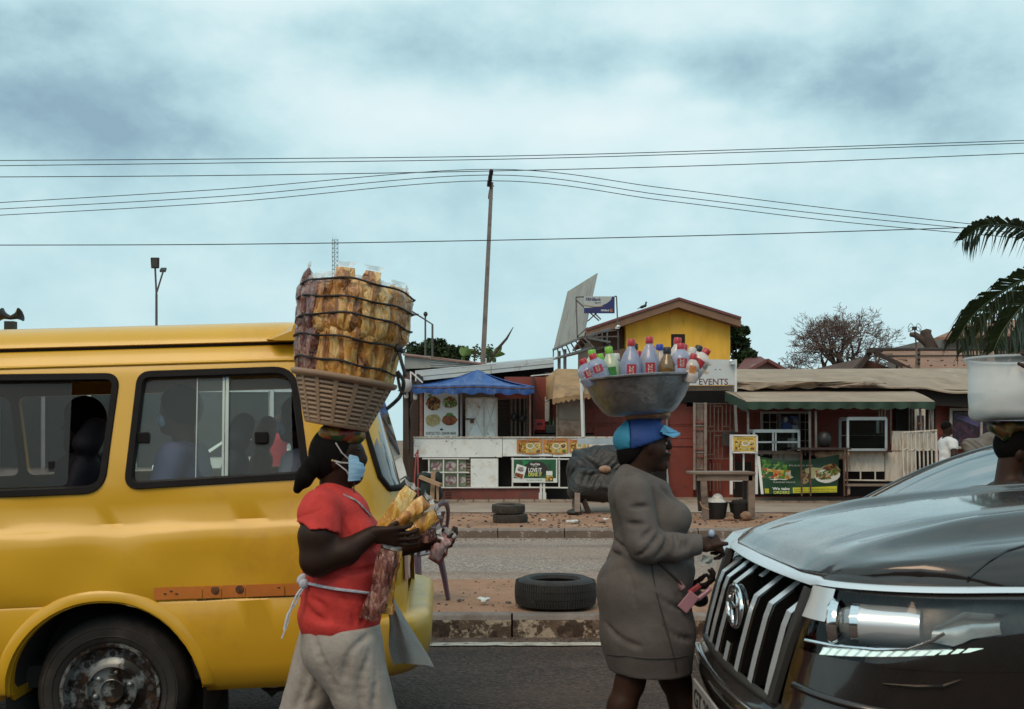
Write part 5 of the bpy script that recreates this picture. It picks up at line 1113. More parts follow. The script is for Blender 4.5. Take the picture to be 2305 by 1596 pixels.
# brown hipped roofs on the right
m_clay = pm('clay_roof', (.27, .145, .095), .85, vs=1.5, var=.2, dirt=((.18, .10, .07), 3, .52, .7), dirt2=((.33, .20, .14), 5, .55, .7, .6))
bh = thing('clay_roof_house', 'low house with dusty clay coloured roof and open dark gable', 'house', tuple(at(2130, 1060, 33)))
Y = 33
a0, a1 = at(1957, 789, Y), at(2330, 789, Y + 6); e0, e1 = at(2060, 838, Y - 1.5), at(2420, 838, Y - 1.5)
MB().sheet(grd(lambda k, t: a0.lerp(a1, t).lerp(e0.lerp(e1, t), k), 4, 12), (0, 0, -.06)).build('roof', m_clay, bh)
MB().hexa(at(1957, 789, Y), at(1930, 830, Y), at(1930, 830, Y + 8), at(1957, 789, Y + 8), (0, 0, -.06)).build('roof', m_clay, bh)
MB().prism([(px(1935, Y), .1), (px(2070, Y), .1), (px(2070, Y), pz(840, Y)), (px(1962, Y), pz(800, Y)), (px(1935, Y), pz(832, Y))], Y + .9, Y + 6).build('gable_wall', pm('brown_gable', (.10, .06, .05), .9, vs=2, var=.3), bh)
mb = MB(); mb.beam(at(1950, 790, Y - .4), at(1985, 789, Y - .4), .14, .12); mb.beam(at(1957, 793, Y - .3), at(1928, 834, Y - .3), .10, .16); mb.beam(at(1968, 793, Y - .4), at(2066, 840, Y - 1.4), .08, .14); mb.build('rafter', m_brown, bh)
mb = MB(); mb.beam(at(1970, 801, Y - .3), at(2009, 797, Y - .5), .07); mb.beam(at(2009, 810, Y - .4), at(2040, 809, Y - .5), .06); mb.beam(at(2018, 810, Y - .3), at(2018, 830, Y - .3), .06); mb.build('brace', m_wood, bh)
mb = MB();
for t in range(0, 26):
 for k, n in ((.28, 1), (.5, 0), (.72, 1)):
  if (t * 7 + n * 3) % 3: p = a0.lerp(a1, t / 26).lerp(e0.lerp(e1, t / 26), k); mb.box(p + Vector((.1 * math.sin(t * 9 + k * 40), 0, .02)), (.05, .04, .03))
mb.build('roof_nail_caps', m_brown, bh)
mb = MB(); mb.tube([a0.lerp(e0, .33) + Vector((0, 0, .05)), a1.lerp(e1, .33) + Vector((0, 0, .05))], .03, 5); mb.tube([a0 + Vector((0, 0, .04)), a1 + Vector((0, 0, .04))], .06, 6); mb.build('roof_ridge', m_brown, bh)
h2 = thing('pale_house', 'pale walled house with clay roof behind the palm', 'house', tuple(at(2240, 1050, 40)))
Y = 40
MB().bb((px(2125, Y), Y, .1), (px(2500, Y), Y + 6, pz(755, Y))).build('wall', pm('grey_plaster', (.22, .21, .20), .85, vs=2, var=.2), h2)
MB().hexa(at(2105, 765, Y - .8), at(2500, 745, Y - .8), at(2500, 705, Y + 4), at(2175, 735, Y + 4), (0, 0, .1)).build('roof', m_clay, h2)
mb = MB(); mb.bb((px(2245, Y), Y - .02, pz(795, Y)), (px(2262, Y), Y + .02, pz(764, Y))); mb.build('window', m_dark, h2)
mb = MB()
for i in range(5): mb.bb((px(2172 + i * 7, Y), Y - .06, pz(784, Y)), (px(2176 + i * 7, Y), Y, pz(779, Y)))
mb.build('vent_block', m_cream, h2)
rh = thing('maroon_roof_house', 'small house with maroon roof and lattice gable behind the red shop', 'house', tuple(at(1710, 1050, 42)))
Y = 42
m_mar = pm('maroon_roof', (.16, .06, .055), .7, vs=2, var=.2, stretch=(6, 1, 1))
MB().hexa(at(1655, 838, Y), at(1762, 838, Y), at(1712, 806, Y + 4), at(1680, 806, Y + 4), (0, 0, .08)).build('roof', m_mar, rh)
MB().prism([(px(1684, Y - 1), .1), (px(1766, Y - 1), .1), (px(1766, Y - 1), pz(836, Y - 1)), (px(1724, Y - 1), pz(812, Y - 1)), (px(1684, Y - 1), pz(836, Y - 1))], Y - 1, Y + 3).build('gable_wall', pm('lattice_wall', (.30, .25, .22), .8, vs=14, var=.5), rh)
mb = MB(); mb.beam(at(1724, 811, Y - 1.2), at(1680, 836, Y - 1.2), .5, .12); mb.beam(at(1724, 811, Y - 1.2), at(1770, 836, Y - 1.2), .5, .12); mb.build('bargeboard', m_mar, rh)
mb = MB(); mb.beam(at(1754, 840, Y - 1), at(1753, 815, Y - 1), .07); mb.build('vent_pipe', m_rust, rh)
# wooden utility post + aerial in front of the clay roof
ut = thing('utility_post', 'short wooden post with a wire aerial in front of the clay roof', 'post', tuple(at(2062, 1060, 31)))
mb = MB(); mb.tube([at(2058, 1060, 31), at(2066, 775, 31)], [.10, .075], 8); mb.build('post', m_wood, ut, smooth=50)
mb = MB();
for v in (786, 797, 808, 817): mb.ell(at(2067.5, v, 30.9), (.05, .05, .05), 8)
mb.build('insulator', m_black, ut)
mb = MB(); mb.tube([at(2062, 785, 31), at(2058, 738, 31)], .022, 6); mb.box(at(2057.5, 739, 31), (.12, .1, .1))
for s_ in (-1, 1):
 for t_ in (-1, 1): mb.tube(smooth_line([at(2058, 739, 31), at(2058 + s_ * 8, 739 - 7 + t_ * 4, 31), at(2058 + s_ * 15, 742 + t_ * 4, 31), at(2058 + s_ * 8, 745, 31), at(2058, 739, 31)], 4), .008, 4)
mb.build('aerial', m_black, ut)
# ---------------- trees
def leafmat(name, c, var=.5):
 return pm(name, c, .6, vs=1.6, var=var, spec=.3)
m_leafd = leafmat('leaf_dark', (.028, .050, .018)); m_leafm = leafmat('leaf_mid', (.045, .082, .028)); m_leafb = leafmat('leaf_bright', (.085, .15, .04))
m_bark = pm('bark', (.075, .052, .043), .9, vs=5, var=.35)
def leafy(label, cu, cv, Y, rx, rz, m, n=2600, lz=.16, seed=1, name='tree', cat='tree', trunk=True, lobes=22):
 q = random.Random(seed); c = at(cu, cv, Y); t = thing(name, label, cat, (c.x, Y, .1)); mb = MB()
 cen = []
 for i in range(lobes):
  a = q.uniform(0, 6.283); r = math.sqrt(q.random()); h = q.uniform(-1, 1); k = math.sqrt(max(0, 1 - h * h * .8))
  cen.append((c + Vector((rx * .78 * r * k * math.cos(a), rx * .6 * r * k * math.sin(a), rz * .75 * h)), rx * q.uniform(.16, .30)))
 for i in range(n):
  p0, rr = cen[q.randrange(lobes)]; d = Vector((q.gauss(0, 1), q.gauss(0, 1), q.gauss(0, 1))).normalized(); p = p0 + d * rr * (q.uniform(.6, 1.1)); s = lz * q.uniform(.6, 1.3)
  e1 = Vector((q.gauss(0, 1), q.gauss(0, 1), q.gauss(0, .6))).normalized() * s; e2 = e1.orthogonal().normalized() * s * .5; e2 = Matrix.Rotation(q.uniform(0, 6.28), 3, e1.normalized()) @ e2
  mb.add([p - e1, p + e2, p + e1, p - e2], [(0, 1, 2, 3)])
 o = mb.build('crown', m, t); o['kind'] = 'stuff'
 tr = MB(); tr.tube([(c.x, Y, .05), (c.x + .1, Y, c.z - rz * .5), (c.x, Y, c.z)], [rx * .09, rx * .07, rx * .03], 8)
 for i in range(8): tr.tube([(c.x, Y, c.z - rz * .5), tuple(cen[i][0])], [rx * .045, rx * .015], 5)
 tr.build('trunk', m_bark, t, smooth=60); return t
leafy('dark green tree crown behind the tin shed left of the pole', 972, 800, 62, 1.9, .85, m_leafd, 4200, .17, 3)
leafy('dark green tree crown just left of the power pole', 1025, 803, 60, 1.0, .6, m_leafd, 2600, .16, 4, lobes=14)
leafy('dense dark green tree beside the right wall of the yellow house', 1655, 785, 46, 1.05, 1.35, m_leafd, 5200, .13, 5, lobes=30)
leafy('bushy green tree seen through the entrance above the doorway', 1514, 940, 27.5, .62, .9, m_leafb, 3000, .09, 6, lobes=18, name='shrub', cat='shrub')
def banana(u, v, Y, label, seed):
 q = random.Random(seed); t = thing('banana_plant', label, 'plant', tuple(at(u, 1040, Y)))
 st_ = MB(); st_.tube([at(u, 1040, Y), at(u, v + 6, Y)], [.12, .08], 8); st_.build('stem', m_leafm, t)
 for i in range(5):
  a = q.uniform(-1.2, 1.2); L_ = q.uniform(.5, .9); P = []
  for k in range(7):
   s = k / 6; cpt = at(u, v + 4, Y) + Vector((math.sin(a) * L_ * s, q.uniform(-.02, .02) + .3 * math.cos(a * 3) * s, L_ * (s * .8 - .7 * s * s * abs(a)))); w = .13 * math.sin(math.pi * min(1, s * .9 + .08))
   P.append([cpt + Vector((-math.cos(a) * w, 0, math.sin(a) * w)), cpt + Vector((0, -.04, 0)), cpt + Vector((math.cos(a) * w, 0, -math.sin(a) * w))])
  MB().grid(P).build('leaf', m_leafb, t, smooth=180)
banana(1042, 798, 40, 'banana plant with pale green leaf left of the power pole', 2)
banana(1112, 800, 40, 'banana plant with bright leaf right of the power pole', 5)
def bush(u, v, Y, label, seed):
 q = random.Random(seed); t = thing('twiggy_plant', label, 'plant', tuple(at(u, 1040, Y))); mb = MB(); lf_ = MB()
 mb.tube([at(u, 1040, Y), at(u, v + 12, Y)], .03, 5)
 for i in range(9):
  p = at(u + q.uniform(-6, 6), v + q.uniform(-14, 10), Y); mb.tube([at(u, v + 12, Y), p], [.02, .008], 4)
  for j in range(7): d = Vector((q.gauss(0, .1), q.gauss(0, .1), q.gauss(0, .1))); lf_.add([p + d, p + d + Vector((.08, 0, .03)), p + d + Vector((.1, .02, -.05))], [(0, 1, 2)])
 mb.build('stem', m_bark, t); lf_.build('leaves', m_leafm, t)['kind'] = 'stuff'
bush(1068, 795, 37, 'thin twiggy plant at the left foot of the power pole', 1); bush(1096, 795, 37, 'thin twiggy plant at the right foot of the power pole', 2)
dl = thing('leaning_log', 'bare leaning tree trunk tapering up to the right of the power pole', 'trunk', tuple(at(1080, 1040, 38)))
mb = MB(); mb.tube([at(1050, 1040, 38), at(1098, 818, 38), at(1120, 785, 38), at(1140, 762, 38), at(1155, 736, 38)], [.10, .08, .06, .045, .012], 8); mb.build('trunk', m_bark, dl, smooth=60)
# bare tree
def bare(label, cu, base_v, Y, seed, height, spread):
 q = random.Random(seed); root = thing('bare_tree', label, 'tree', (at(cu, 0, Y).x, Y, .1)); mb = MB(); tw = MB()
 cx, top = at(cu, 0, Y).x, at(0, base_v, Y).z
 def grow(p, d, r, L_, lev):
  if lev == 0: return
  r = max(r, .009)
  n = 4; pts = [p]; dd = d.copy(); rs = [r]
  for i in range(n):
   dd = (dd + Vector((q.gauss(0, .22), q.gauss(0, .22), q.gauss(0, .16) + .03))).normalized(); pts.append(pts[-1] + dd * L_ / n); rs.append(r * (1 - .34 * (i + 1) / n))
  (mb if r > .045 else tw).tube(pts, rs, 6 if r > .045 else 4, cap=False)
  k = 3 if lev > 3 else (3 if q.random() < .7 else 2)
  for i in range(k):
   j = q.choice([2, 3, 4]) if i else 4; ang = q.uniform(.35, .95); az = q.uniform(0, 6.283); o1 = dd.orthogonal().normalized(); o2 = dd.cross(o1)
   nd = (dd * math.cos(ang) + (o1 * math.cos(az) + o2 * math.sin(az)) * math.sin(ang)); nd.z = nd.z * .75 + .10; nd.normalize()
   grow(pts[j], nd, rs[j] * q.uniform(.55, .78), L_ * q.uniform(.62, .80), lev - 1)
 b = Vector((cx, Y, .05)); f = Vector((cx, Y, top - .2)); mb.tube([b, (b + f) / 2 + Vector((.1, 0, 0)), f], [.34, .28, .24], 8)
 for i in range(10):
  a = -1.4 + 2.8 * i / 9; grow(f + Vector((0, 0, -.25 * (abs(a) > .8))), Vector((math.sin(a) * spread, q.uniform(-.5, .5), math.cos(a) * .75 + .08)).normalized(), .13, height * q.uniform(.29, .36), 7)
 mb.build('trunk', m_bark, root, smooth=60); o = tw.build('twigs', pm('twig', (.15, .10, .085), .9, vs=4, var=.3), root); o['kind'] = 'stuff'
bare('leafless tree with a wide twiggy crown behind the long roof', 1900, 838, 48, 21, 3.9, 1.7)
dt = thing('dead_stump', 'thick dead tree trunk with two lopped branches beside the clay roof', 'tree', tuple(at(2095, 1050, 40)))
mb = MB(); mb.tube([at(2112, 1050, 40), at(2098, 788, 40), at(2089, 768, 40), at(2080, 745, 40)], [.32, .28, .24, .2], 8); mb.tube([at(2092, 776, 40), at(2076, 765, 40), at(2058, 753, 40), at(2048, 753, 40)], [.2, .15, .12, .09], 8); mb.tube([at(2084, 760, 40), at(2079, 742, 40)], [.22, .14], 7); mb.tube([at(2084, 760, 40), at(2089, 742, 40)], [.2, .13], 7); mb.tube([at(2084, 758, 40), at(2068, 756, 40)], [.13, .07], 7); mb.build('trunk', m_bark, dt, smooth=60)
# palm
pl = thing('palm_tree', 'palm with drooping dark fronds reaching in from the right edge', 'palm', tuple(at(2420, 1060, 17)))
m_frond = pm('frond_green', (.020, .034, .010), .5, vs=3, var=.5, spec=.4); m_frond2 = pm('frond_olive', (.045, .055, .013), .5, vs=3, var=.4)
MB().tube([at(2430, 1140, 17), at(2425, 900, 17), at(2415, 610, 17)], [.22, .18, .15], 10).build('trunk', m_bark, pl, smooth=60)
def frond(pts, n, ll, seed, m):
 q = random.Random(seed); P = smooth_line([at(u, v, y) for u, v, y in pts], 12); mb = MB(); K = len(P); mb.tube(P, [.028 * (1 - i / K) + .006 for i in range(K)], 6)
 for i in range(n):
  s = .10 + .9 * i / n; j = min(int(s * (K - 1)), K - 2); p = P[j].lerp(P[j + 1], s * (K - 1) - j); t = (P[j + 1] - P[j]).normalized()
  L_ = ll * (math.sin(math.pi * (.18 + .74 * s)) ** .7) * q.uniform(.85, 1.1)
  side = Vector((t.z, 0, -t.x)).normalized()
  for sg in (-1, 1):
   d = (t * .75 + side * sg * .55 + Vector((0, q.uniform(-.5, .5) + .25 * sg, 0))).normalized(); q1 = p + d * L_ * .5 + Vector((0, 0, -.06 * L_)); q2 = p + d * L_ * .82 + Vector((0, 0, -.46 * L_ - .10 * q.random()))
   w = Vector((0, .35, .9)).normalized() * .02; ww = d.cross(Vector((0, 1, 0))).normalized() * .020 + Vector((0, .012, 0))
   mb.add([p - ww * .6, q1 - ww, q2, q1 + ww, p + ww * .6], [(0, 1, 3, 4), (1, 2, 3)])
 mb.build('frond', m, pl)
frond([(2420, 600, 17), (2360, 545, 16.8), (2290, 512, 16.6), (2215, 508, 16.4), (2164, 540, 16.3)], 58, .56, 1, m_frond)
frond([(2420, 605, 17), (2350, 612, 16.6), (2275, 645, 16.3), (2195, 705, 16.1), (2150, 770, 16)], 62, .7, 2, m_frond)
frond([(2420, 610, 17), (2370, 628, 17.2), (2300, 665, 17.2), (2230, 710, 17.1), (2175, 790, 17)], 60, .7, 3, m_frond2)
frond([(2420, 610, 17), (2370, 630, 16.5), (2310, 680, 16), (2260, 740, 15.8), (2235, 790, 15.7)], 54, .62, 4, m_frond)
frond([(2420, 610, 17), (2380, 640, 17.6), (2330, 700, 17.8), (2300, 770, 17.8), (2288, 820, 17.8)], 50, .6, 5, m_frond2)
frond([(2420, 600, 17), (2400, 520, 17), (2450, 450, 17), (2540, 430, 17)], 54, .7, 6, m_frond)
frond([(2420, 600, 17), (2470, 560, 17), (2560, 580, 17), (2640, 680, 17)], 54, .7, 7, m_frond)
# white front building left, seen through the van's windows, parked hatchback there
wb = thing('pale_building', 'pale low building with tall dark glass panels seen through the van windows', 'building', tuple(at(500, 1080, 26)))
mb = MB(); mb.bb((-15, 25.8, .1), (-3.6, 28, 3.2)); mb.build('wall', pm('pale_plaster', (.48, .47, .44), .8, vs=1, var=.1, dirt=((.33, .28, .24), 1.5, .55, .75)), wb)
for i in range(9):
 x = -14.4 + i * 1.18; mb = MB(); mb.bb((x, 25.74, .8), (x + 1.0, 25.8, 2.75)); w = mb.build('window', pm('window_dark', (.035, .045, .047), .15, var=.2), wb); mb = MB(); mb.beam((x - .05, 25.72, .8), (x - .05, 25.72, 2.8), .09); mb.beam((x, 25.72, 2.78), (x + 1.05, 25.72, 2.78), .07); mb.build('frame', m_alu, w)
# ======================= yellow minibus
m_vpaint = pm('yellow_paint', (.70, .385, .019), .36, vs=1.2, var=.07, coat=.4, coatr=.14, dirt=((.50, .24, .02), 1.6, .5, .75, .7), dirt2=((.20, .12, .05), 9, .70, .75, .7))
m_vpaint2 = pm('yellow_roof_paint', (.62, .33, .025), .40, vs=1.2, var=.08, coat=.4, coatr=.2)
m_rub = pm('rubber_seal', (.012, .010, .010), .75, vs=6, var=.2, spec=.2)
m_vglass = glassmat('van_glass', (.88, .93, .91), 1.0, .03, dust_sheen=.06)
m_tint = glassmat('van_glass_tinted', (.34, .31, .33), .55, .04, dust_sheen=.05)
m_int = pm('van_interior', (.05, .045, .045), .85, vs=3, var=.3)
m_rim = pm('steel_rim', (.30, .33, .34), .45, .6, vs=10, var=.3, dirt=((.035, .028, .024), 9, .44, .54), dirt2=((.10, .055, .035), 14, .52, .64))
m_tyrev = pm('van_tyre', (.026, .023, .022), .8, vs=7, var=.25, dirt=((.085, .068, .058), 4, .48, .72, .7))
VM = Matrix.Translation((-1.836, 4.50, 0)) @ Matrix.Rotation(R(4.0), 4, 'Z') @ Matrix.Rotation(R(-2.0), 4, 'Y')
VI = VM.inverted()
def vl(u, v, y=0.0):
 o = VI @ Vector((0, 0, CAMZ)); d = (VI.to_3x3() @ Vector(((u - 1152) / F, 1, -(v - 990) / F))); t = (y - o.y) / d.y; return o + d * t
van = thing('minibus', 'dented yellow minibus facing left with black rimmed sliding windows', 'van', (-1.836, 4.50, 0)); van.rotation_euler = VM.to_euler()
WID = 1.72; RR = .34
PROF = [(.10, .33), (.05, .37), (.022, .46), (.008, .60), (.004, .755), (.010, .765), (.004, .778), (.0, .83), (-.003, .88), (-.005, .93), (-.006, .98), (-.006, 1.03), (.002, 1.075), (.016, 1.10), (.034, 1.125), (.040, 1.22), (.050, 1.30), (.080, 1.45), (.118, 1.62), (.160, 1.80), (.175, 1.86), (.205, 1.93), (.214, 1.938), (.214, 1.950), (.200, 1.956), (.215, 1.99), (.262, 2.03), (.37, 2.065), (.58, 2.090), (.86, 2.10)]
def inset(z):
 for (a, za), (b, zb) in zip(PROF, PROF[1:]):
  if za <= z <= zb: return a + (b - a) * (z - za) / (zb - za)
 return PROF[0][0] if z < PROF[0][1] else PROF[-1][0]
def xr(z): return 1.375 - .03 * max(0, z - .9) - .22 * max(0, z - 1.16)
def vloft(inn, ts, close_front):
 secs = []
 for t in ts:
  lp = []
  prof = [(a, z) for a, z in PROF]
  for sgn in (0, 1):
   for a, z in (prof if sgn == 0 else reversed(prof[:-1])):
    k = max(0, RR - t); pull = RR - math.sqrt(max(0, RR * RR - k * k)); hw = (WID / 2 - a) * (1 - pull / (WID / 2)) * (1 - inn / (WID / 2))
    zz = z + (inn if z < .5 else (-inn if z > 1.9 else 0)); zz -= .10 * (k / RR) ** 2 * max(0, (z - 1.85) / .25)
    y = WID / 2 - hw if sgn == 0 else WID / 2 + hw
    x = xr(z) - t - (.0 if t > 0 else 0)
    if inn == 0:
     y += (.007 * math.sin(x * 3.1 + z * 6.3) + .005 * math.sin(x * 7 - z * 11 + 2 * math.sin(x * 3)) + .003 * math.sin(x * 15 + z * 23) * math.sin(x * 5 + 1)) * (1 if .4 < z < 1.25 and sgn == 0 else 0)
    lp.append(Vector((x - (inn if t < .2 else 0), y, zz)))
  secs.append(lp)
 return secs
TS = [0, .004, .012, .03, .055, .085, .12, .16, .21, .27, .34, .42] + [.48 + .06 * i for i in range(34)] + [2.55 + .2 * i for i in range(7)]
def closed(secs):
 n = len(secs[0]); mb = MB(); mb.grid(secs, True); mb.f += [tuple(reversed(range(n))), tuple(range((len(secs) - 1) * n, len(secs) * n))]; mb.m += [0, 0];
 return mb
def tmp(mb):
 me = bpy.data.meshes.new('tmp'); me.from_pydata([tuple(v) for v in mb.v], [], mb.f); bm = bmesh.new(); bm.from_mesh(me); bmesh.ops.recalc_face_normals(bm, faces=bm.faces); bm.to_mesh(me); bm.free(); o = bpy.data.objects.new('tmp', me); col.objects.link(o); return o
def carve(base, cutters, name, mat, parent, smooth=35):
 b = tmp(base); cs = []
 for c in cutters:
  o = tmp(c); cs.append(o); m = b.modifiers.new('b', 'BOOLEAN'); m.operation = 'DIFFERENCE'; m.object = o; m.solver = 'EXACT'
 bpy.context.view_layer.update()
 me = bpy.data.meshes.new_from_object(b.evaluated_get(bpy.context.evaluated_depsgraph_get()))
 for o in [b] + cs: bpy.data.objects.remove(o)
 me.materials.clear(); me.materials.append(mat); me.polygons.foreach_set('use_smooth', [True] * len(me.polygons)); me.set_sharp_from_angle(angle=R(smooth)); me.name = name
 o = bpy.data.objects.new(name, me); _link(o, parent, True); return o
def rounded(corners, rad, n=7):
 """rounded polygon through corners (2D)"""
 out = []; k = len(corners)
 for i in range(k):
  p0, p1, p2 = Vector(corners[i - 1]), Vector(corners[i]), Vector(corners[(i + 1) % k]); r = rad[i] if isinstance(rad, (list, tuple)) else rad
  a = p1 + (p0 - p1).normalized() * r; b = p1 + (p2 - p1).normalized() * r
  for j in range(n + 1): t = j / n; out.append(a.lerp(p1, t).lerp(p1.lerp(b, t), t))
 return out
def w2(pts): return [(lambda q: (q.x, q.z))(vl(u, v, .08)) for u, v in pts]
WIN1 = rounded(w2([(292, 846), (662, 826), (700, 1068), (290, 1094)][0:0] + [(302, 838), (655, 826), (694, 1072), (289, 1096)]), [.05, .10, .07, .06])
WIN2 = rounded(w2([(-120, 846), (252, 842), (236, 1104), (-120, 1118)]), [.05, .06, .09, .05])
WIN3 = [(x - .95 - .14, z) for x, z in []]
WIN3 = rounded([(-1.9, 1.30), (-.85, 1.30), (-.85, 1.80), (-1.9, 1.80)][::-1], .06)
def cutter(poly, y0, y1): return MB().prism([(p[0], p[1]) for p in poly], y0, y1)
# the far side has one long run of windows
FARW = [rounded([(a, 1.33), (a, 1.80), (b, 1.80), (b, 1.33)], .05) for a, b in ((-1.9, -1.0), (-.95, -.02), (.04, .86))]
arch = MB().tube([(0, -.3, .345), (0, .40, .345)], .43, 48)
arch2 = MB().tube([(0, WID - .4, .345), (0, WID + .3, .345)], .43, 48)
REARW = MB().prism([(.9, 1.25), (1.6, 1.25), (1.6, 1.82), (.9, 1.82)], .34, WID - .34)
body = carve(closed(vloft(0, TS, True)), [closed(vloft(.045, [.06, .12, .2, .3, .42] + [.5 + .24 * i for i in range(14)], True)), cutter(WIN1, -.3, .6), cutter(WIN2, -.3, .6), cutter(WIN3, -.3, .6), arch, arch2, REARW] + [cutter(w, WID - .6, WID + .3) for w in FARW], 'body', m_vpaint, van)
def onside(p, off=0): return Vector((p[0], inset(p[1]) - off, p[1]))
def seal(poly, wo, wi, off, m, name='window_seal', par=None):
 n = len(poly); P = [Vector(p) for p in poly]; c = sum(P, Vector((0, 0))) / n; rows = [[], [], [], []]
 for i in range(n):
  t = (P[(i + 1) % n] - P[i - 1]).normalized(); nn = Vector((t.y, -t.x))
  if nn.dot(P[i] - c) < 0: nn = -nn
  rows[0].append(onside(P[i] + nn * wo, .001)); rows[1].append(onside(P[i] + nn * wo * .7, off)); rows[2].append(onside(P[i] - nn * wi * .7, off)); rows[3].append(onside(P[i] - nn * wi, -.02))
 return MB().grid(rows, True).build(name, m, par or van, True, smooth=50)
seal(WIN1, .012, .026, .010, m_rub); seal(WIN2, .012, .026, .010, m_rub); seal(WIN3, .012, .026, .010, m_rub)
def pane(x0, x1, z0, z1, dy, m, name='window_pane', rnd_=.03, lean=0):
 poly = rounded([(x0, z0), (x0 + lean, z1), (x1 + lean, z1), (x1, z0)], rnd_, 4); c = Vector((sum(p[0] for p in poly) / len(poly), sum(p[1] for p in poly) / len(poly)))
 vs = [onside(p, -dy) for p in poly]; rows = []
 zs = [z0 + (z1 - z0) * i / 5 for i in range(6)]
 mb = MB()
 f = [tuple(range(len(vs)))]; mb.add(vs, f)
 return mb.build(name, m, van, True)
z0, z1 = vl(400, 1080, .08).z, vl(400, 846, .08).z
x0 = vl(300, 960, .08).x; xm = vl(490, 960, .08).x; xe = vl(690, 960, .08).x
pane(x0, vl(510, 960, .08).x, z0 - .01, z1 + .01, .022, m_vglass, lean=0)
pane(vl(440, 960, .08).x, vl(655, 960, .08).x, z0, z1 + .01, .040, m_vglass, lean=-.01, rnd_=.07)
mb = MB()
for u, w, m_ in ((436, .004, 0), (505, .014, 0), (497, .010, 0)): a = onside((vl(u, 960, .08).x, z0 - .02), -.03); b = onside((vl(u, 960, .08).x, z1 + .02), -.03); mb.beam(a, b, w, .012)
mb.build('window_rail', pm('aluminium_rail', (.45, .47, .46), .4, .6, vs=5, var=.15), van, True)
mb = MB(); p = onside((vl(318, 985, .08).x, vl(318, 985, .08).z), -.015); mb.box(p, (.055, .02, .05)); p = onside((vl(585, 985, .08).x, vl(585, 985, .08).z), -.03); mb.box(p, (.06, .02, .055)); p = onside((vl(113, 1050, .08).x, vl(113, 1050, .08).z), -.03); mb.box(p, (.03, .015, .05)); mb.build('window_latch', m_rub, van, True, bevel=.005)
z0b, z1b = vl(100, 1100, .08).z, vl(100, 852, .08).z
pane(vl(-160, 960, .08).x, vl(148, 960, .08).x, z0b + .01, z1b, .024, m_tint, rnd_=.03)
pane(-1.85, -.9, 1.31, 1.79, .024, m_tint)
mb = MB()
for (a, b) in ((-1.9, -1.0), (-.95, -.02), (.04, .86)): mb.add([Vector((a, WID - .10, 1.33)), Vector((b, WID - .10, 1.33)), Vector((b, WID - .155, 1.80)), Vector((a, WID - .155, 1.80))], [(0, 1, 2, 3)])
mb.build('far_window_pane', m_vglass, van, True)
# drip rail groove shadow line and belt crease trim
mb = MB(); P = [onside((x, 1.944), .001) for x in [-3 + i * .1 for i in range(40)]]; mb.tube(P, .006, 5); mb.build('gutter_seam', m_rub, van, True)
mb = MB(); P = [onside((-2.2 + i * .1, 1.862), .004) for i in range(33)]; mb.tube(P, .007, 6); mb.build('drip_moulding', m_vpaint, van, True, smooth=180)
for a, b in ((-2.5, -.44), (.43, 1.02)):
 mb = MB(); mb.tube([onside((a + (b - a) * i / 10, .765), .0005) for i in range(11)], .004, 5); mb.build('panel_seam', pm('seam_shadow', (.10, .06, .012), .7, var=.1), van, True)
# wheel arch flare
rows = [[], [], [], []]
for i in range(41):
 a = math.pi * (1.06 - 1.12 * i / 40)
 for j, (r, off) in enumerate(((.490, .001), (.474, .017), (.44, .020), (.428, -.03))):
  x, z = r * math.cos(a), .345 + r * math.sin(a); z = max(z, .36); rows[j].append(Vector((x, inset(z) - off, z)))
MB().grid(rows).build('wheel_arch_lip', m_vpaint, van, True, smooth=60)
mb = MB(); mb.lathe([(.44, .0), (.44, .42)], 40, Matrix.Rotation(R(-90), 4, 'X') @ Matrix.Translation((0, 0, 0)), cap=False); mb.v = [v + Vector((0, .03, .345)) for v in mb.v]; mb.build('wheel_arch_liner', m_int, van, True)
MB().box((0, .47, .35), (.9, .04, .9)).build('wheel_arch_liner', m_int, van, True)
# wheel
def wheel(par, x, z, y, name='wheel', Rw=.345, local=True, m_t=m_tyrev, flip=1):
 T = Matrix.Translation((x, y, z)) @ Matrix.Rotation(R(90), 4, 'X')   # lathe z -> -y (towards the camera)
 w = .19; Ri = .222
 mb = MB(); mb.lathe([(Ri, -w + .02), (Ri, -.012), (Ri + .012, .0), (Ri + .045, .012), (Ri + .085, .010), (Rw - .032, .0), (Rw - .012, -.02), (Rw, -.05), (Rw + .002, -w / 2), (Rw, -w + .05), (Ri + .05, -w)], 64, T, cap=False); o = mb.build(name, m_t, par, local, smooth=35)
 mb = MB()
 for r in (Ri + .075, Ri + .035): mb.lathe([(r, .0105), (r + .002, .0135), (r + .005, .0105)], 64, T, cap=False)
 mb.build('sidewall_ring', m_t, o, True, smooth=60)
 mb = MB(); mb.lathe([(Ri + .006, .0), (Ri + .004, .010), (Ri - .010, .008), (Ri - .018, -.02), (Ri - .028, -.045), (.150, -.050), (.128, -.040), (.118, -.028), (.112, -.020), (.108, -.045), (.060, -.050), (.055, -.02), (.052, -.018), (.045, -.035), (.002, -.038)], 64, T, cap=False); mb.build('rim', m_rim, o, True, smooth=30)
 mb = MB()
 for i in range(16): a = 2 * math.pi * i / 16; mb.lathe([(.0145, 0), (.014, .0012), (.001, .0012)], 12, T @ Matrix.Translation((.168 * math.cos(a), .168 * math.sin(a), -.0475)))
 mb.build('vent_hole', m_int, o, True)
 mb = MB()
 for i in range(6): a = 2 * math.pi * i / 6 + .3; mb.lathe([(.0135, 0), (.0135, .018), (.009, .024), (.001, .025)], 6, T @ Matrix.Translation((.083 * math.cos(a), .083 * math.sin(a), -.048)))
 mb.build('wheel_nut', m_rim, o, True, smooth=30); return o
wheel(van, 0, .345, .10)
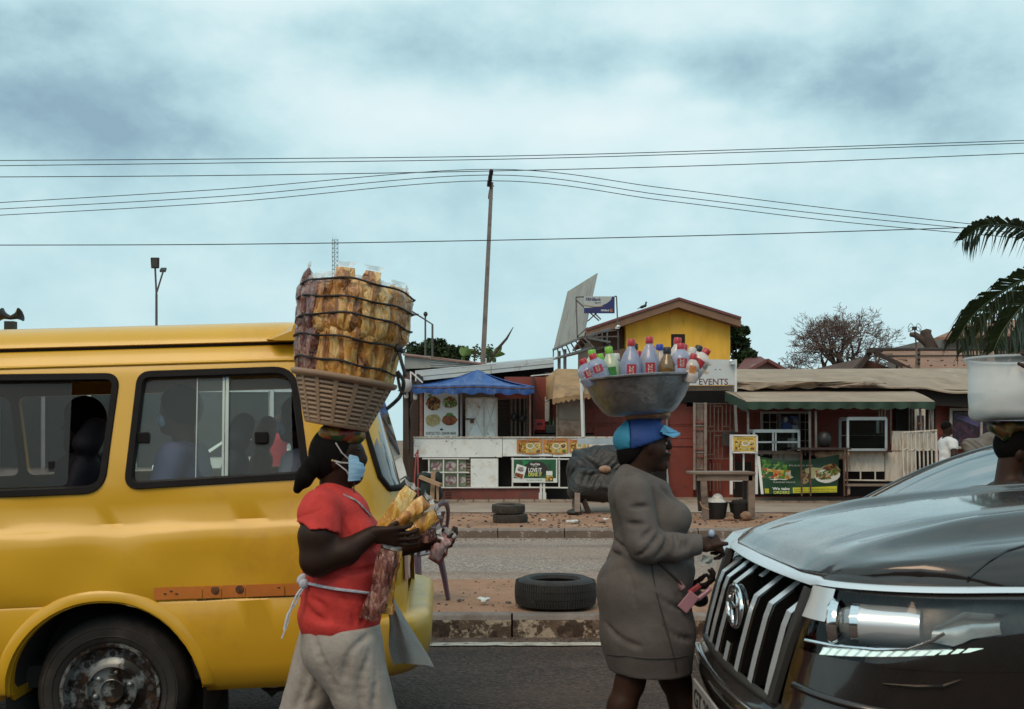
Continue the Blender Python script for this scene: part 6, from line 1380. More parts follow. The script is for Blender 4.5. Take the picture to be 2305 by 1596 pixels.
# tape
def sidepatch(u0, v0, u1, v1, off, m, name, n=6, dv=0):
 P = []
 for i in range(3):
  row = []
  for j in range(n + 1):
   q = vl(u0 + (u1 - u0) * j / n, v0 + (v1 - v0) * i / 2 + dv * j / n, .0); row.append(onside((q.x, q.z), off))
  P.append(row)
 return MB().grid(P).build(name, m, van, True, smooth=180)
m_tape = pm('orange_tape', (.66, .215, .045), .35, vs=14, var=.12, coat=.4, coatr=.2)
for k, (a, b) in enumerate(((347, 455), (457, 498), (500, 552), (554, 640), (642, 740))): sidepatch(a, 1322 - (a - 347) * .032, b, 1350 - (a - 347) * .032, .0065 + .001 * (k % 2), m_tape, 'reflective_tape', 4, -(b - a) * .032)
for u, v, r in ((485, 1328, 9), (540, 1326, 9)):
 q = vl(u, v, 0); rr = r / 487
 for k, (r0, r1) in enumerate(((1, .74), (.6, .36), (.22, .05))): MB().lathe([(rr * r0, 0), (rr * r1, .0004)], 20, Matrix.Translation(onside((q.x, q.z), .0085)) @ Matrix.Rotation(R(90), 4, 'X'), cap=False).build('tape_mark', m_ink, van, True)
for u, v in ((386, 1330), (628, 1322), (372, 1336), (398, 1336)):
 q = vl(u, v, 0); MB().box(onside((q.x, q.z), .0085), (.012, .0006, .006)).build('tape_mark', m_ink, van, True)
# spoiler, rear glass, bumper, lamps
pf = [(.68, 1.985), (.78, 2.035), (.95, 2.075), (1.16, 2.075), (1.28, 2.045), (1.30, 2.02), (1.26, 2.005), (1.0, 1.995), (.80, 1.975), (.70, 1.978)]
rows = []
for k in range(13):
 s = k / 12; y = .13 + s * (WID - .26); e = abs(2 * s - 1); sc = 1 - .25 * e ** 6; rows.append([Vector((.68 + (p[0] - .68) * 1 + (.10 * e ** 4 if p[0] < .9 else -.06 * e ** 4), y, 1.99 + (p[1] - 1.99) * sc - .03 * e ** 4)) for p in pf])
mb = MB(); mb.grid(rows, True); n = len(pf); mb.f += [tuple(range(n)), tuple(reversed(range(12 * n, 13 * n)))]; mb.m += [0, 0]; mb.build('roof_spoiler', m_vpaint2, van, True, smooth=50)
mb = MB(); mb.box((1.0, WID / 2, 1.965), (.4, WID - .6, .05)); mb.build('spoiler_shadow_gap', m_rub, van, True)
def rearpt(a, z, off):
 """a 0..1 along the corner then across the tail"""
 i = inset(z) + .0; rr = RR + off; cx, cy = xr(z) - RR, i + RR
 L1 = RR * math.pi / 2; L2 = WID / 2 - i - RR; s = a * (L1 + L2)
 if s <= L1: th = s / RR; return Vector((cx + rr * math.sin(th), cy - rr * math.cos(th), z))
 return Vector((cx + rr, cy + (s - L1), z))
def rearfull(a, z, off):
 if a <= 1: return rearpt(a, z, off)
 p = rearpt(2 - a, z, off); return Vector((p.x, WID - p.y, z))
m_rglass = pm('rear_glass', (.045, .04, .038), .06, vs=3, var=.3, coat=1.0, coatr=.02, spec=.8, dirt=((.16, .13, .11), 2.5, .52, .7, .6))
P = []
for i in range(11):
 z = 1.23 + (1.83 - 1.23) * i / 10; a0 = .30 + .02 * (i / 10) ** 2 + (.04 if i in (0, 10) else 0); P.append([rearfull(a0 + (2 - 2 * a0) * j / 40, z, .008) for j in range(41)])
MB().grid(P).build('rear_window', m_rglass, van, True, smooth=180)
fr_ = MB(); edge = [P[0][j] for j in range(41)] + [P[i][40] for i in range(1, 11)] + [P[10][j] for j in range(39, -1, -1)] + [P[i][0] for i in range(9, 0, -1)]
fr_.tube(edge + [edge[0]], .016, 6, cap=False); fr_.build('rear_window_seal', m_rub, van, True, smooth=60)
rows = []
for i, (z, off) in enumerate(((.33, .0), (.345, .05), (.39, .085), (.47, .105), (.555, .112), (.60, .108), (.622, .092), (.628, .07), (.63, -.02))):
 rows.append([rearfull(.20 + 1.6 * j / 60, z, off * min(1, .2 + .2 * j, .2 + .2 * (60 - j))) for j in range(61)])
MB().grid(rows).build('rear_bumper', pm('bumper_yellow', (.62, .38, .055), .42, vs=4, var=.12, coat=.3, coatr=.25, dirt=((.40, .28, .10), 3, .5, .7)), van, True, smooth=60)
for j in range(4):
 a = .50 + j * .028; MB().grid([[rearfull(a + k * .012, z, .106) for k in range(2)] for z in (.44, .47, .50)]).build('bumper_sticker_stripe', pm('sticker_red', (.34, .03, .035), .5, var=.1), van, True)
MB().grid([[rearfull(.49 + .115 * k / 4, z, .1045) for k in range(5)] for z in (.435, .47, .505)]).build('bumper_sticker', pm('sticker_white', (.6, .55, .52), .5, var=.1), van, True)
mb = MB(); mb.grid([[rearfull(.40 + .16 * k / 6, z, .010) for k in range(7)] for z in (.78, .9, 1.0)]); mb.build('tail_lamp', pm('tail_lamp', (.20, .02, .015), .2, var=.1, coat=1), van, True, smooth=180)
mb = MB(); mb.tube([rearfull(.62 + .3 * k / 8, .885, .02) for k in range(9)], .013, 6); mb.build('tail_handle', m_rub, van, True)
mb = MB(); mb.tube(smooth_line([vl(585, 1530, .4), vl(600, 1552, .4), vl(640, 1548, .4), vl(650, 1530, .4)]), .012, 6); mb.tube([vl(600, 1552, .4), vl(612, 1565, .4), vl(626, 1550, .4)], .01, 6); mb.build('tow_hook', m_int, van, True, smooth=60)
MB().box((-.7, WID / 2, .40), (3.6, WID - .5, .10)).build('underbody', m_int, van, True)
MB().box((-.7, WID / 2, .56), (3.7, WID - .96, .04)).build('floor', m_int, van, True)
# seats
def seat(x, y, w, m):
 o = SDF(); o.cap((x + .08, y, .95), (x + .20, y, 1.38), .075, .06, .05, sy=w / .15).cap((x - .30, y, .90), (x + .05, y, .90), .08, .08, .05, sy=w / .17).cap((x + .22, y - .05, 1.50), (x + .235, y + .05, 1.58), .065, .055, .04, sy=1.7)
 organic('seat', [(o, .025)], m, van, True)
m_seat = pm('seat_black', (.035, .032, .045), .8, vs=4, var=.3); m_seatt = pm('seat_tan', (.27, .155, .06), .8, vs=5, var=.3)
seat(vl(520, 950, .55).x - .18, .55, .42, m_seat); seat(vl(545, 950, 1.2).x - .1, 1.22, .42, m_seatt); seat(vl(170, 960, .5).x - .15, .5, .42, m_seat); seat(vl(170, 960, 1.2).x - .2, 1.2, .42, m_seat); seat(-1.6, .55, .42, m_seat); seat(-1.6, 1.2, .42, m_seat)
# roof horns
hn = thing('horn_loudspeaker', 'pair of black horn loudspeakers on the van roof', 'loudspeaker', tuple(VM @ vl(22, 728, .8)))
for u, s in ((8, -1), (40, 1)):
 p = VM @ vl(24, 728, .8); mb = MB(); q = [(.018, 0), (.022, .02), (.03, .05), (.05, .075), (.062, .085)]
 mb.lathe([(r * .6, z * .65) for r, z in q] , 18, Matrix.Translation(p + Vector((s * .0, 0, .03))) @ Matrix.Rotation(s * R(72), 4, 'Y'), cap=False); mb.build('horn', pm('horn_black', (.02, .018, .018), .5, var=.2), hn, smooth=60)
mb = MB(); mb.box((VM @ vl(24, 730, .8)) + Vector((0, 0, -.07)), (.05, .04, .17)); mb.build('bracket', MATS['horn_black'], hn)
# ======================= dark SUV on the right
m_spaint = pm('suv_paint', (.040, .031, .028), .27, .7, vs=3, var=.1, coat=.9, coatr=.06, dirt=((.07, .055, .048), 3, .5, .8, .5))
m_chrome = pm('chrome', (.82, .84, .86), .12, 1, var=0)
m_satin = pm('satin_silver', (.78, .82, .86), .3, .55, vs=6, var=0)
m_gblack = pm('gloss_black', (.008, .008, .008), .15, vs=5, var=.2, coat=.6)
m_plas = pm('grey_plastic', (.035, .032, .030), .5, vs=5, var=.2)
m_lens = glassmat('headlamp_lens', (.86, .88, .88), .8, .02)
suv = thing('suv', 'dark grey SUV with chrome barred grille entering from the right', 'car', (1.8, 3.8, 0))
YC = 3.8
def lin(tab, x):
 for (a, va), (b, vb) in zip(tab, tab[1:]):
  if x <= b: return va + (vb - va) * max(0, (x - a)) / (b - a)
 return tab[-1][1]
FX = [(.30, .90), (.40, .83), (.50, .775), (.58, .765), (.63, .80), (.66, .825), (.75, .845), (.90, .885), (1.0, .925), (1.04, .935), (1.075, .965)]
HW = [(.30, .84), (.45, .895), (.60, .915), (.85, .915), (.95, .90), (1.04, .872), (1.075, .845)]
def plan(s, z):
 """s 0..1 grille half, 1..2 corner, 2..3 flank"""
 fx, hw = lin(FX, z), lin(HW, z)
 if s <= 1: y = .60 * s; return fx + .04 * s * s, y
 if s <= 2: th = (s - 1) * math.pi / 2; return fx + .04 + .13 * math.sin(th * .0) + (.40) * (1 - math.cos(th)) * .9 + .05 * math.sin(th), .60 + (hw - .60) * math.sin(th)
 xs = fx + .04 + .36 + .05; return xs + (3.4 - xs) * (s - 2), hw + .012 * math.sin(min(1, (s - 2) * 1.5) * math.pi)
def sp(s, z, side=-1, off=0):
 x, y = plan(s, z)
 if off:
  x2, y2 = plan(s + .01, z); t = Vector((x2 - x, y2 - y)).normalized(); n = Vector((-t.y, t.x)); x += n.x * off; y += n.y * off
 return Vector((x, YC + side * y, z))
ZS = [.30, .36, .42, .47, .52, .56, .60, .63, .66, .72, .78, .84, .90, .96, 1.0, 1.04, 1.06, 1.078]
SS = [0, .2, .4, .6, .8, 1.0] + [1 + .07 * i for i in range(1, 14)] + [2.0, 2.05, 2.09, 2.13, 2.2, 2.3, 2.45, 2.6, 2.8, 3.0]
HLS = (1.04, 2.09)
def hl_low(s):   # lower edge of the headlamp
 return .845 if s < 1.55 else .845 + .11 * ((s - 1.55) / .54) ** 1.5
for side in (-1, 1):
 P = [[sp(s, z, side) for s in SS] for z in ZS]; mb = MB(); w = len(SS); vs = [p for r in P for p in r]; fs = []
 for i in range(len(ZS) - 1):
  for j in range(w - 1):
   zc = (ZS[i] + ZS[i + 1]) / 2; sc = (SS[j] + SS[j + 1]) / 2
   if sc < 1.0 and .66 < zc < 1.04: continue
   if HLS[0] < sc < HLS[1] and .84 < zc < 1.04: continue
   q = (i * w + j, i * w + j + 1, (i + 1) * w + j + 1, (i + 1) * w + j); fs.append(q if side == 1 else q[::-1])
 mb.add(vs, fs); mb.build('body_side', m_spaint, suv, smooth=40)
# bonnet
def crown(x): return lin([(.955, 1.070), (.99, 1.100), (1.05, 1.133), (1.14, 1.165), (1.25, 1.195), (1.45, 1.235), (1.69, 1.268), (2.0, 1.300), (2.3, 1.318), (2.5, 1.32)], x)
def edge(x): return 1.078 + .035 * max(0, x - .96)
def bon(x, yy):
 """yy -1..1 across"""
 hw = .845 + .02 * min(1, max(0, x - 1)); y = yy * hw; a = abs(yy); e, c = edge(x), crown(x)
 k = min(1, max(0, (1 - a) / .085)); k = math.sin(k * 1.5708); k2 = min(1, max(0, (1 - a) / .6)); k = .52 * k + .48 * math.sin(k2 * 1.5708)
 z = e + (c - e) * k
 rise = min(1, max(0, (x - 1.02) / .5)); z += .030 * rise * math.exp(-((a - .62) / .07) ** 2) - .018 * rise * math.exp(-((a - .46) / .07) ** 2) - .012 * rise * math.exp(-((a - .78) / .06) ** 2) - .012 * a * a
 return y, z
P = []
for i in range(44):
 t = i / 43; row = []
 for j in range(61):
  yy = -1 + 2 * j / 60; a = abs(yy)
  x0 = lin([(0, .957), (.55, .967), (.72, 1.0), (.86, 1.10), (.95, 1.26), (1, 1.45)], a)
  x = x0 + (2.45 - x0) * (t ** 1.35); y, z = bon(x, yy)
  if t < .12: z -= (z - 1.075) * (1 - t / .12) ** 2 * (1 if a < .75 else .3)
  row.append(Vector((x, YC + y, z)))
 P.append(row)
MB().sheet(P, (0, 0, -.02)).build('bonnet', m_spaint, suv, smooth=70)
# shoulder filling between flank top and bonnet edge
for side in (-1, 1):
 rows = []
 for s in [1.0 + .05 * i for i in range(21)] + [2.05, 2.1, 2.2, 2.4, 2.6]:
  a = sp(s, 1.078, side); ax = max(a.x, .957); yy = min(1, abs(a.y - YC) / .86); b = Vector((ax + .10, YC + side * (abs(a.y - YC) - .10), 0)); yb = min(.98, abs(b.y - YC) / (.845 + .02 * min(1, max(0, b.x - 1)))); b.z = bon(b.x, yb)[1] - .004
  rows.append([a, a.lerp(b, .3) + Vector((0, 0, .012)), a.lerp(b, .65) + Vector((0, 0, .010)), b])
 MB().grid(rows).build('wing_top', m_spaint, suv, smooth=70)
# bonnet gap line on the near wing
mb = MB(); P = [Vector((x, YC - bon(x, -yy)[0] * -1 * -1, 0)) for x, yy in ((1, 1),)]
gl = []
for k in range(15):
 t = k / 14; x = 1.36 + 1.0 * t; yy = -(.985 - .30 * math.sin(t * 1.5)); y, z = bon(x, yy); gl.append(Vector((x, YC + y, z + .001)))
mb = MB(); mb.tube(gl, .004, 5); mb.build('bonnet_gap', m_gblack, suv)
# chrome strip round the nose
for side in (-1, 1):
 rows = []
 for k in range(40):
  s = 2.55 * k / 39; z = 1.055 + .012 * max(0, s - 1); h = .030 if s < 1.0 else .017
  rows.append([sp(s, min(1.078, z + h / 2), side, .002), sp(s, z + h / 2 * .8, side, .016), sp(s, z - h / 2 * .8, side, .016), sp(s, z - h / 2, side, .002)])
 MB().grid(rows).build('chrome_strip', m_satin, suv, smooth=50)
 # silver block beside the lamp
 rows = [[sp(s, z, side, .012) for s in (1.0, 1.05, 1.12, 1.19, 1.22)] for z in (.945, .955, 1.0, 1.045)]
 MB().grid(rows).build('grille_end', m_satin, suv, smooth=50)
# grille
MB().grid([[Vector((lin(FX, z) + .09, YC - .62 + 1.24 * j / 8, z)) for j in range(9)] for z in (.64, .75, .9, 1.06)]).build('grille_back', m_gblack, suv)
for k in range(7):
 y = -.51 + 1.02 * k / 6
 if abs(y) < .07: segs = [(.66, .74), (.99, 1.035)]
 elif abs(y) < .16: segs = [(.66, .76), (.97, 1.035)]
 else: segs = [(.665, 1.035)]
 for (a, b) in segs:
  ob = MB(); ib = MB(); R1 = []; R2 = []
  for z in [a + (b - a) * i / 8 for i in range(9)]:
   x = lin(FX, z) + .04 * (y / .6) ** 2 - .012 + (.085 * max(0, (z - .945) / .09)); w = .034
   R1.append([Vector((x + .07, YC + y - w, z)), Vector((x + .004, YC + y - w, z)), Vector((x, YC + y - w * .8, z)), Vector((x, YC + y + w * .8, z)), Vector((x + .004, YC + y + w, z)), Vector((x + .07, YC + y + w, z))])
   R2.append([Vector((x - .003, YC + y - w * .8, z)), Vector((x - .004, YC + y + w * .8, z))])
  ob.grid(R1); o = ob.build('grille_bar', m_gblack, suv, smooth=40); ib.grid(R2); ib.build('chrome_face', m_satin, o)
# surround + lower frame
for side in (-1, 1):
 mb = MB(); mb.tube([Vector((lin(FX, z) + .03, YC + side * (.585 - .10 * (1.04 - z)), z)) for z in (.655, .75, .85, .95, 1.03)], .022, 6); mb.build('grille_surround', m_plas, suv, smooth=60)
mb = MB(); mb.tube([Vector((lin(FX, .655) - .005 + .04 * (y / .6) ** 2, YC + y, .655)) for y in [-.56 + 1.12 * i / 10 for i in range(11)]], .018, 6); mb.build('grille_surround', m_plas, suv, smooth=60)
mb = MB(); mb.tube([Vector((lin(FX, .60) - .003 + .04 * (y / .6) ** 2, YC + y, .605)) for y in [-.62 + 1.24 * i / 10 for i in range(11)]], .008, 6); mb.build('bumper_trim', m_chrome, suv, smooth=60)
# emblem: three interlocking rings
def ring(ry, rz, cy, cz, r, x):
 mb = MB(); mb.tube([Vector((x + .02 * (math.sin(a) * rz) , YC + cy + ry * math.cos(a), cz + rz * math.sin(a))) for a in [2 * math.pi * i / 28 for i in range(29)]], r, 6, cap=False); return mb.build('emblem_ring', m_chrome, suv, smooth=60)
xe_ = lin(FX, .87) - .025
ring(.115, .078, 0, .875, .011, xe_); ring(.045, .075, 0, .875, .008, xe_); ring(.085, .028, 0, .905, .008, xe_)
mb = MB(); mb.ell((xe_ + .025, YC, .875), (.02, .12, .085), 20); mb.build('emblem_back', m_gblack, suv, smooth=180)
# headlamps
for side in (-1, 1):
 hs = [HLS[0] + (HLS[1] - HLS[0]) * i / 24 for i in range(25)]
 top = 1.042
 MB().grid([[sp(s, z, side, -.10 + .05 * ((s - 1) if s < 2 else 1)) for s in hs] for z in (.83, .9, .97, 1.05)]).build('lamp_housing', pm('lamp_grey', (.10, .095, .095), .3, .5, vs=14, var=.5), suv, smooth=180)
 MB().grid([[sp(s, hl_low(s) + (top - hl_low(s)) * k, side, .001) for s in hs] for k in (0, .25, .5, .75, 1)]).build('lamp_lens', m_lens, suv, smooth=180)
 MB().grid([[sp(s, .838 + (hl_low(s) - .838) * k, side, .002) for s in hs] for k in (0, .5, 1)]).build('lamp_bezel', m_spaint, suv, smooth=180)
 # projector
 def cylx(s, z, r, d0, d1, m, name, n=20):
  p0, p1 = sp(s, z, side, d0), sp(s, z, side, d1); mb = MB(); mb.tube([p0, p0.lerp(p1, .95), p1], [r, r, r * .9], n); return mb.build(name, m, suv, smooth=50)
 a, b = sp(1.40, .945, side, -.045), sp(1.74, .950, side, -.045)
 mb = MB(); mb.tube([a, a.lerp(b, .1), a.lerp(b, .55), a.lerp(b, .8), b], [.062, .060, .060, .058, .052], 20); mb.build('lamp_reflector', m_satin, suv, smooth=50)
 mb = MB(); d = (a - b).normalized(); mb.tube([a - d * .002, a + d * .022, a + d * .024], [.068, .068, .055], 22); mb.build('lamp_ring', m_chrome, suv, smooth=40)
 mb = MB(); mb.ell(a + d * .03, (.05, .052, .055), 18); mb.build('lamp_projector', pm('projector_glass', (.30, .33, .34), .05, .5, var=0, coat=1), suv, smooth=180)
 mb = MB(); mb.lathe([(.072, .0), (.078, .02), (.070, .03)], 24, Matrix.Translation(a + d * .06) @ d.to_track_quat('Z', 'Y').to_matrix().to_4x4(), cap=False); mb.build('lamp_ring', m_chrome, suv, smooth=60)
 mb = MB(); mb.ell(sp(1.22, .94, side, -.06), (.05, .05, .045), 14); mb.build('lamp_projector', m_gblack, suv, smooth=180)
 MB().grid([[sp(s, .955 + .05 * k * (1 - abs(s - 1.93) * 4) + .12 * (s - 1.93), side, -.016 - .03 * math.cos(k * 1.5)) for s in (1.80, 1.84, 1.88, 1.92, 1.96, 2.0, 2.04)] for k in (-1, -.6, -.2, .2, .6, 1)]).build('lamp_reflector', pm('bowl_reflector', (.66, .69, .70), .22, .6, vs=9, var=.25), suv, smooth=180)
 # inner silver blade
 mb = MB(); mb.tube([sp(s, z, side, .004) for s, z in ((1.10, .876), (1.3, .879), (1.55, .885), (1.70, .895), (1.80, .925), (1.84, .945))], .0055, 6); mb.build('lamp_blade', m_chrome, suv, smooth=60)
 # daytime running strip: a lit row of facets
 m_drl = pm('running_light', (.6, .7, .66), .3, var=0, emit=((.55, .80, .70), .75))
 for k in range(14):
  s0 = 1.24 + .055 * k; MB().hexa(sp(s0, .845 + .0035 * k, side, .001), sp(s0 + .062, .849 + .0035 * k, side, .001), sp(s0 + .075, .872 + .0028 * k, side, .001), sp(s0 + .01, .868 + .0028 * k, side, .001), (0, 0, .001)).build('lamp_prism', m_satin, suv); z0_ = .846 + (.034 if k == 0 else .0) * 0 + .0035 * k
  pts = [sp(s0, z0_, side, .004), sp(s0 + .034, z0_ + .002, side, .004), sp(s0 + .060, z0_ + .022 - .0007 * k, side, .004), sp(s0 + .026, z0_ + .022 - .0007 * k, side, .004)]
  MB().hexa(*pts, (0, 0, .001)).build('running_lamp', m_drl, suv)
 rows = [[sp(s, z, side, .002) for s in [1.18 + .05 * i for i in range(19)]] for z in (.835, .850)]
 # bumper slot and fog lamp
 mb = MB(); mb.tube([sp(s, z, side, .002) for s, z in ((1.62, .79), (1.78, .79), (1.9, .795), (1.98, .815))], [.004, .010, .010, .004], 6, flat=.5); mb.build('bumper_slot', m_gblack, suv)
 rows = [[sp(s, z, side, -.01) for s in (1.36, 1.46, 1.56, 1.66)] for z in (.60, .66, .70)]; MB().grid(rows).build('fog_lamp', m_satin, suv, smooth=180)
 rows = [[sp(s, z, side, .004) for s in [1.12 + .06 * i for i in range(14)]] for z in (.56, .63, .70, .715)];
 mb = MB(); mb.tube([sp(1.10 + .08 * i, .735 - .004 * i, side, .004) for i in range(12)], .012, 6); mb.build('bumper_crease', m_spaint, suv, smooth=60)
# number plate
pt = MB().bb((.735, YC - .27, .42), (.745, YC + .25, .54)).build('number_plate', pm('plate_grey', (.34, .32, .30), .5, vs=9, var=.15), suv)
cu = text('GT 2010', 0, 0, 0, m_ink, pt, w=.42, h=.075, name='plate_lettering', font_bold=.02)
cu.data.transform(Matrix(((0, 1, 0, .733), (-1, 0, 0, YC + .21), (0, 0, 1, .443), (0, 0, 0, 1))));
# cabin beyond the frame
m_sglass = pm('dark_windscreen', (.02, .022, .024), .05, vs=2, var=.2, coat=1)
MB().prism([(2.42, 1.28), (3.0, 1.78), (3.2, 1.84), (4.9, 1.86), (5.1, 1.08), (2.42, 1.08)], YC - .72, YC + .72).build('cabin', m_spaint, suv, smooth=40, bevel=.05)
MB().hexa((2.44, YC - .66, 1.30), (2.44, YC + .66, 1.30), (2.98, YC + .60, 1.765), (2.98, YC - .60, 1.765), (-.012, 0, .012)).build('windscreen', m_sglass, suv)
for side in (-1, 1):
 for (a, b, c, d) in ((2.62, 3.5, 3.5, 3.02), (3.58, 4.5, 4.5, 3.58)):
  MB().prism([(a, 1.18), (b, 1.18), (c, 1.76), (d, 1.76)], YC + side * .72, YC + side * .728).build('side_window', m_sglass, suv)
MB().bb((2.4, YC - .885, .35), (5.0, YC + .885, 1.12)).build('door_panel', m_spaint, suv, bevel=.06)
for x in (2.62, 3.54): MB().bb((x, YC - .888, .45), (x + .008, YC - .886, 1.1)).build('door_gap', m_gblack, suv)
MB().ell((2.72, YC - .97, 1.22), (.07, .10, .08), 14).build('door_mirror', m_spaint, suv, smooth=180)
wheel(suv, 4.3, .38, YC - .80, Rw=.38, local=False)
MB().bb((1.0, YC - .75, .32), (2.45, YC + .75, .95)).build('engine_bay', m_gblack, suv)
wheel(suv, 1.95, .38, YC - .80, Rw=.38, local=False)
# ======================= pale car behind it: sloping windscreen
pc = thing('silver_car', 'pale silver car whose sloping windscreen mirrors the sky behind the SUV', 'car', (3.1, 6.3, 0))
Yc = 6.35
X0 = lambda u, Y: px(u, Y)
m_ws = pm('sky_windscreen', (.10, .12, .125), .05, vs=2, var=.1, coat=1, metal=.0, spec=1.0)
m_sil = pm('silver_paint', (.52, .55, .56), .3, .5, vs=4, var=.05, coat=.8)
def ws(k, t):
 """k up the screen, t across from near (0) to far (1)"""
 y = 5.75 + 1.25 * t; b = 4 * (t - .5) ** 2; x = px(1965, 6.3) + .16 * b + k * (1.02 + .04 * b); z = 1.07 + .42 * k - .03 * b + .05 * math.sin(k * 3.14); return Vector((x, y, z))
MB().sheet(grd(ws, 10, 14), (0, 0, .012)).build('windscreen', glassmat('mirror_screen', (.05, .06, .06), 1.0, .03, 6.0), pc, smooth=180)
mb = MB(); mb.tube([ws(k / 10, 1.0) + Vector((0, .03, .015)) for k in range(11)], .028, 8); mb.tube([ws(k / 10, 0) + Vector((0, -.02, 0)) for k in range(11)], .02, 8); mb.build('windscreen_pillar', m_gblack, pc, smooth=60)
w0 = px(1965, 6.3)
MB().prism([(w0 - .80, .35), (w0 - .85, .72), (w0 - .72, .86), (w0 + .1, 1.05), (w0 + 1.05, 1.03), (w0 + 3.2, 1.0), (w0 + 3.3, .35)], 5.62, 7.10).build('body', m_sil, pc, smooth=30, bevel=.04)
MB().prism([(w0 + .16, 1.0), (w0 + 1.12, 1.465), (w0 + 2.2, 1.47), (w0 + 2.9, 1.0)], 5.80, 6.95).build('cabin', m_sglass, pc, smooth=30)
MB().prism([(w0 + 1.10, 1.46), (w0 + 1.2, 1.50), (w0 + 2.2, 1.50), (w0 + 2.25, 1.46)], 5.80, 6.95).build('roof', m_sil, pc, smooth=30)
# ======================= white hatchback far off, seen through the van
hb = thing('hatchback', 'white parked hatchback with red tail lamp seen through the van window', 'car', tuple(at(590, 1075, 23)))
c = at(590, 1030, 23.5)
MB().prism([(c.x - 2.3, .45), (c.x - 2.3, .95), (c.x - 1.3, 1.1), (c.x - .6, 1.55), (c.x + .5, 1.58), (c.x + .95, 1.15), (c.x + 1.0, .45)], 22.6, 24.3).build('body', pm('white_car_paint', (.72, .74, .74), .25, var=.03, coat=.8), hb, bevel=.06, smooth=40)
MB().prism([(c.x - 1.1, 1.12), (c.x - .55, 1.50), (c.x + .4, 1.52), (c.x + .70, 1.15)], 22.58, 22.62).build('window', m_sglass, hb)
mb = MB(); mb.box((c.x + .80, 22.62, 1.12), (.16, .12, .3)); mb.build('tail_lamp', pm('red_lamp', (.35, .05, .07), .3, var=.1, coat=1), hb)
for dx in (-1.6, .5):
 mb = MB(); mb.tube([(c.x + dx, 22.58, .42), (c.x + dx, 22.8, .42)], .31, 20); mb.build('wheel', m_tyrev, hb)
# ======================= people and what they carry
from mathutils.bvhtree import BVHTree
m_skin = pm('dark_skin', (.030, .0135, .009), .5, vs=12, var=.18, bump=.0008, bs=160, spec=.22)
m_skin2 = pm('brown_skin', (.042, .019, .0125), .5, vs=12, var=.18, bump=.0008, bs=160, spec=.22)
m_hair = pm('black_hair', (.006, .005, .005), .8, vs=30, var=.3, bump=.0015, bs=120, spec=.1)
m_eyew = pm('eye_white', (.45, .42, .40), .2, var=0); m_eyed = pm('eye_dark', (.008, .006, .005), .15, var=0)
def bvh(o):
 bpy.context.view_layer.update(); M_ = o.matrix_world; me = o.data
 return BVHTree.FromPolygons([M_ @ v.co for v in me.vertices], [tuple(p.vertices) for p in me.polygons])
def hits(tree, pts, off=.003):
 out = []; o = Vector((0, 0, CAMZ))
 for u, v in pts:
  d = Vector(((u - 1152) / F, 1, -(v - 990) / F)).normalized(); h = tree.ray_cast(o, d)
  if h[0] is not None: out.append(h[0] + h[1] * off)
 return out
def hand2(s, w, fwd, pn, ts=1, curl=(.4, .5, .4), L_=1.0, tdir=None):
 fwd = Vector(fwd).normalized(); pn0 = Vector(pn); pn0 = (pn0 - fwd * pn0.dot(fwd)).normalized(); lat = fwd.cross(pn0).normalized() * ts; w = Vector(w)
 rax = fwd.cross(pn0).normalized()
 for i in range(4):
  o = 1.5 - i; k0 = w + fwd * .010 + lat * o * .011; K = w + fwd * (.088 - .004 * abs(o - .5)) * L_ + lat * o * .0205; s.cap(k0, K, .0155, .0115, .014)
  ln = (.94, 1.05, 1.0, .80)[i]; d = (fwd + lat * o * .07).normalized(); p = K; r = .0100; ang = 0
  for j, seg in enumerate((.043, .028, .021)):
   d = (Matrix.Rotation(curl[j] * (1 + .10 * (i - 1.5)), 3, rax) @ d).normalized(); q = p + d * seg * ln * L_; s.cap(p, q, r, r * .9, .006); p = q; r *= .9
 # thumb leaves the side of the palm near its base
 p = w + fwd * .022 + lat * .024; td = Vector(tdir).normalized() if tdir is not None else (fwd * .72 + lat * .6 + pn0 * .35).normalized()
 s.cap(w + fwd * .012 + lat * .012, p, .016, .014, .012)
 for j, seg in enumerate((.038, .030, .024)):
  q = p + td * seg * L_; s.cap(p, q, .0125 - .0012 * j, .0115 - .0012 * j, .007); p = q; td = (td * .85 + fwd * .25 + pn0 * .25).normalized()
 return s
def crease(s, lines, r=.012, k=.02):
 """press cloth creases into a garment along lines seen in the photograph, with a soft ridge beside each"""
 V, Q = s.mesh(.014); T = BVHTree.FromPolygons(V.tolist(), Q.tolist())
 r *= .62; k *= .7
 for ln in lines:
  for dx, dy, off, sub_ in ((0, 0, r * .35, True),):
   P = hits(T, [(u + dx, v + dy) for u, v in ln], off)
   if len(P) > 1:
    P = smooth_line(P, 3); n = len(P)
    for i in range(n - 1): f = math.sin(math.pi * (i + .5) / n) ** .5; s.cap(P[i], P[i + 1], r * f + .001, r * f + .001, k, 1.0, sub_)
def eye(par, p, r=.011):
 o = MB().ell(p, (r, r, r * .8), 12).build('eye', m_eyew, par, smooth=180); MB().ell(Vector(p) + Vector((r * .55, -r * .35, 0)), (r * .55, r * .6, r * .6), 10).build('iris', m_eyed, o, smooth=180); return o
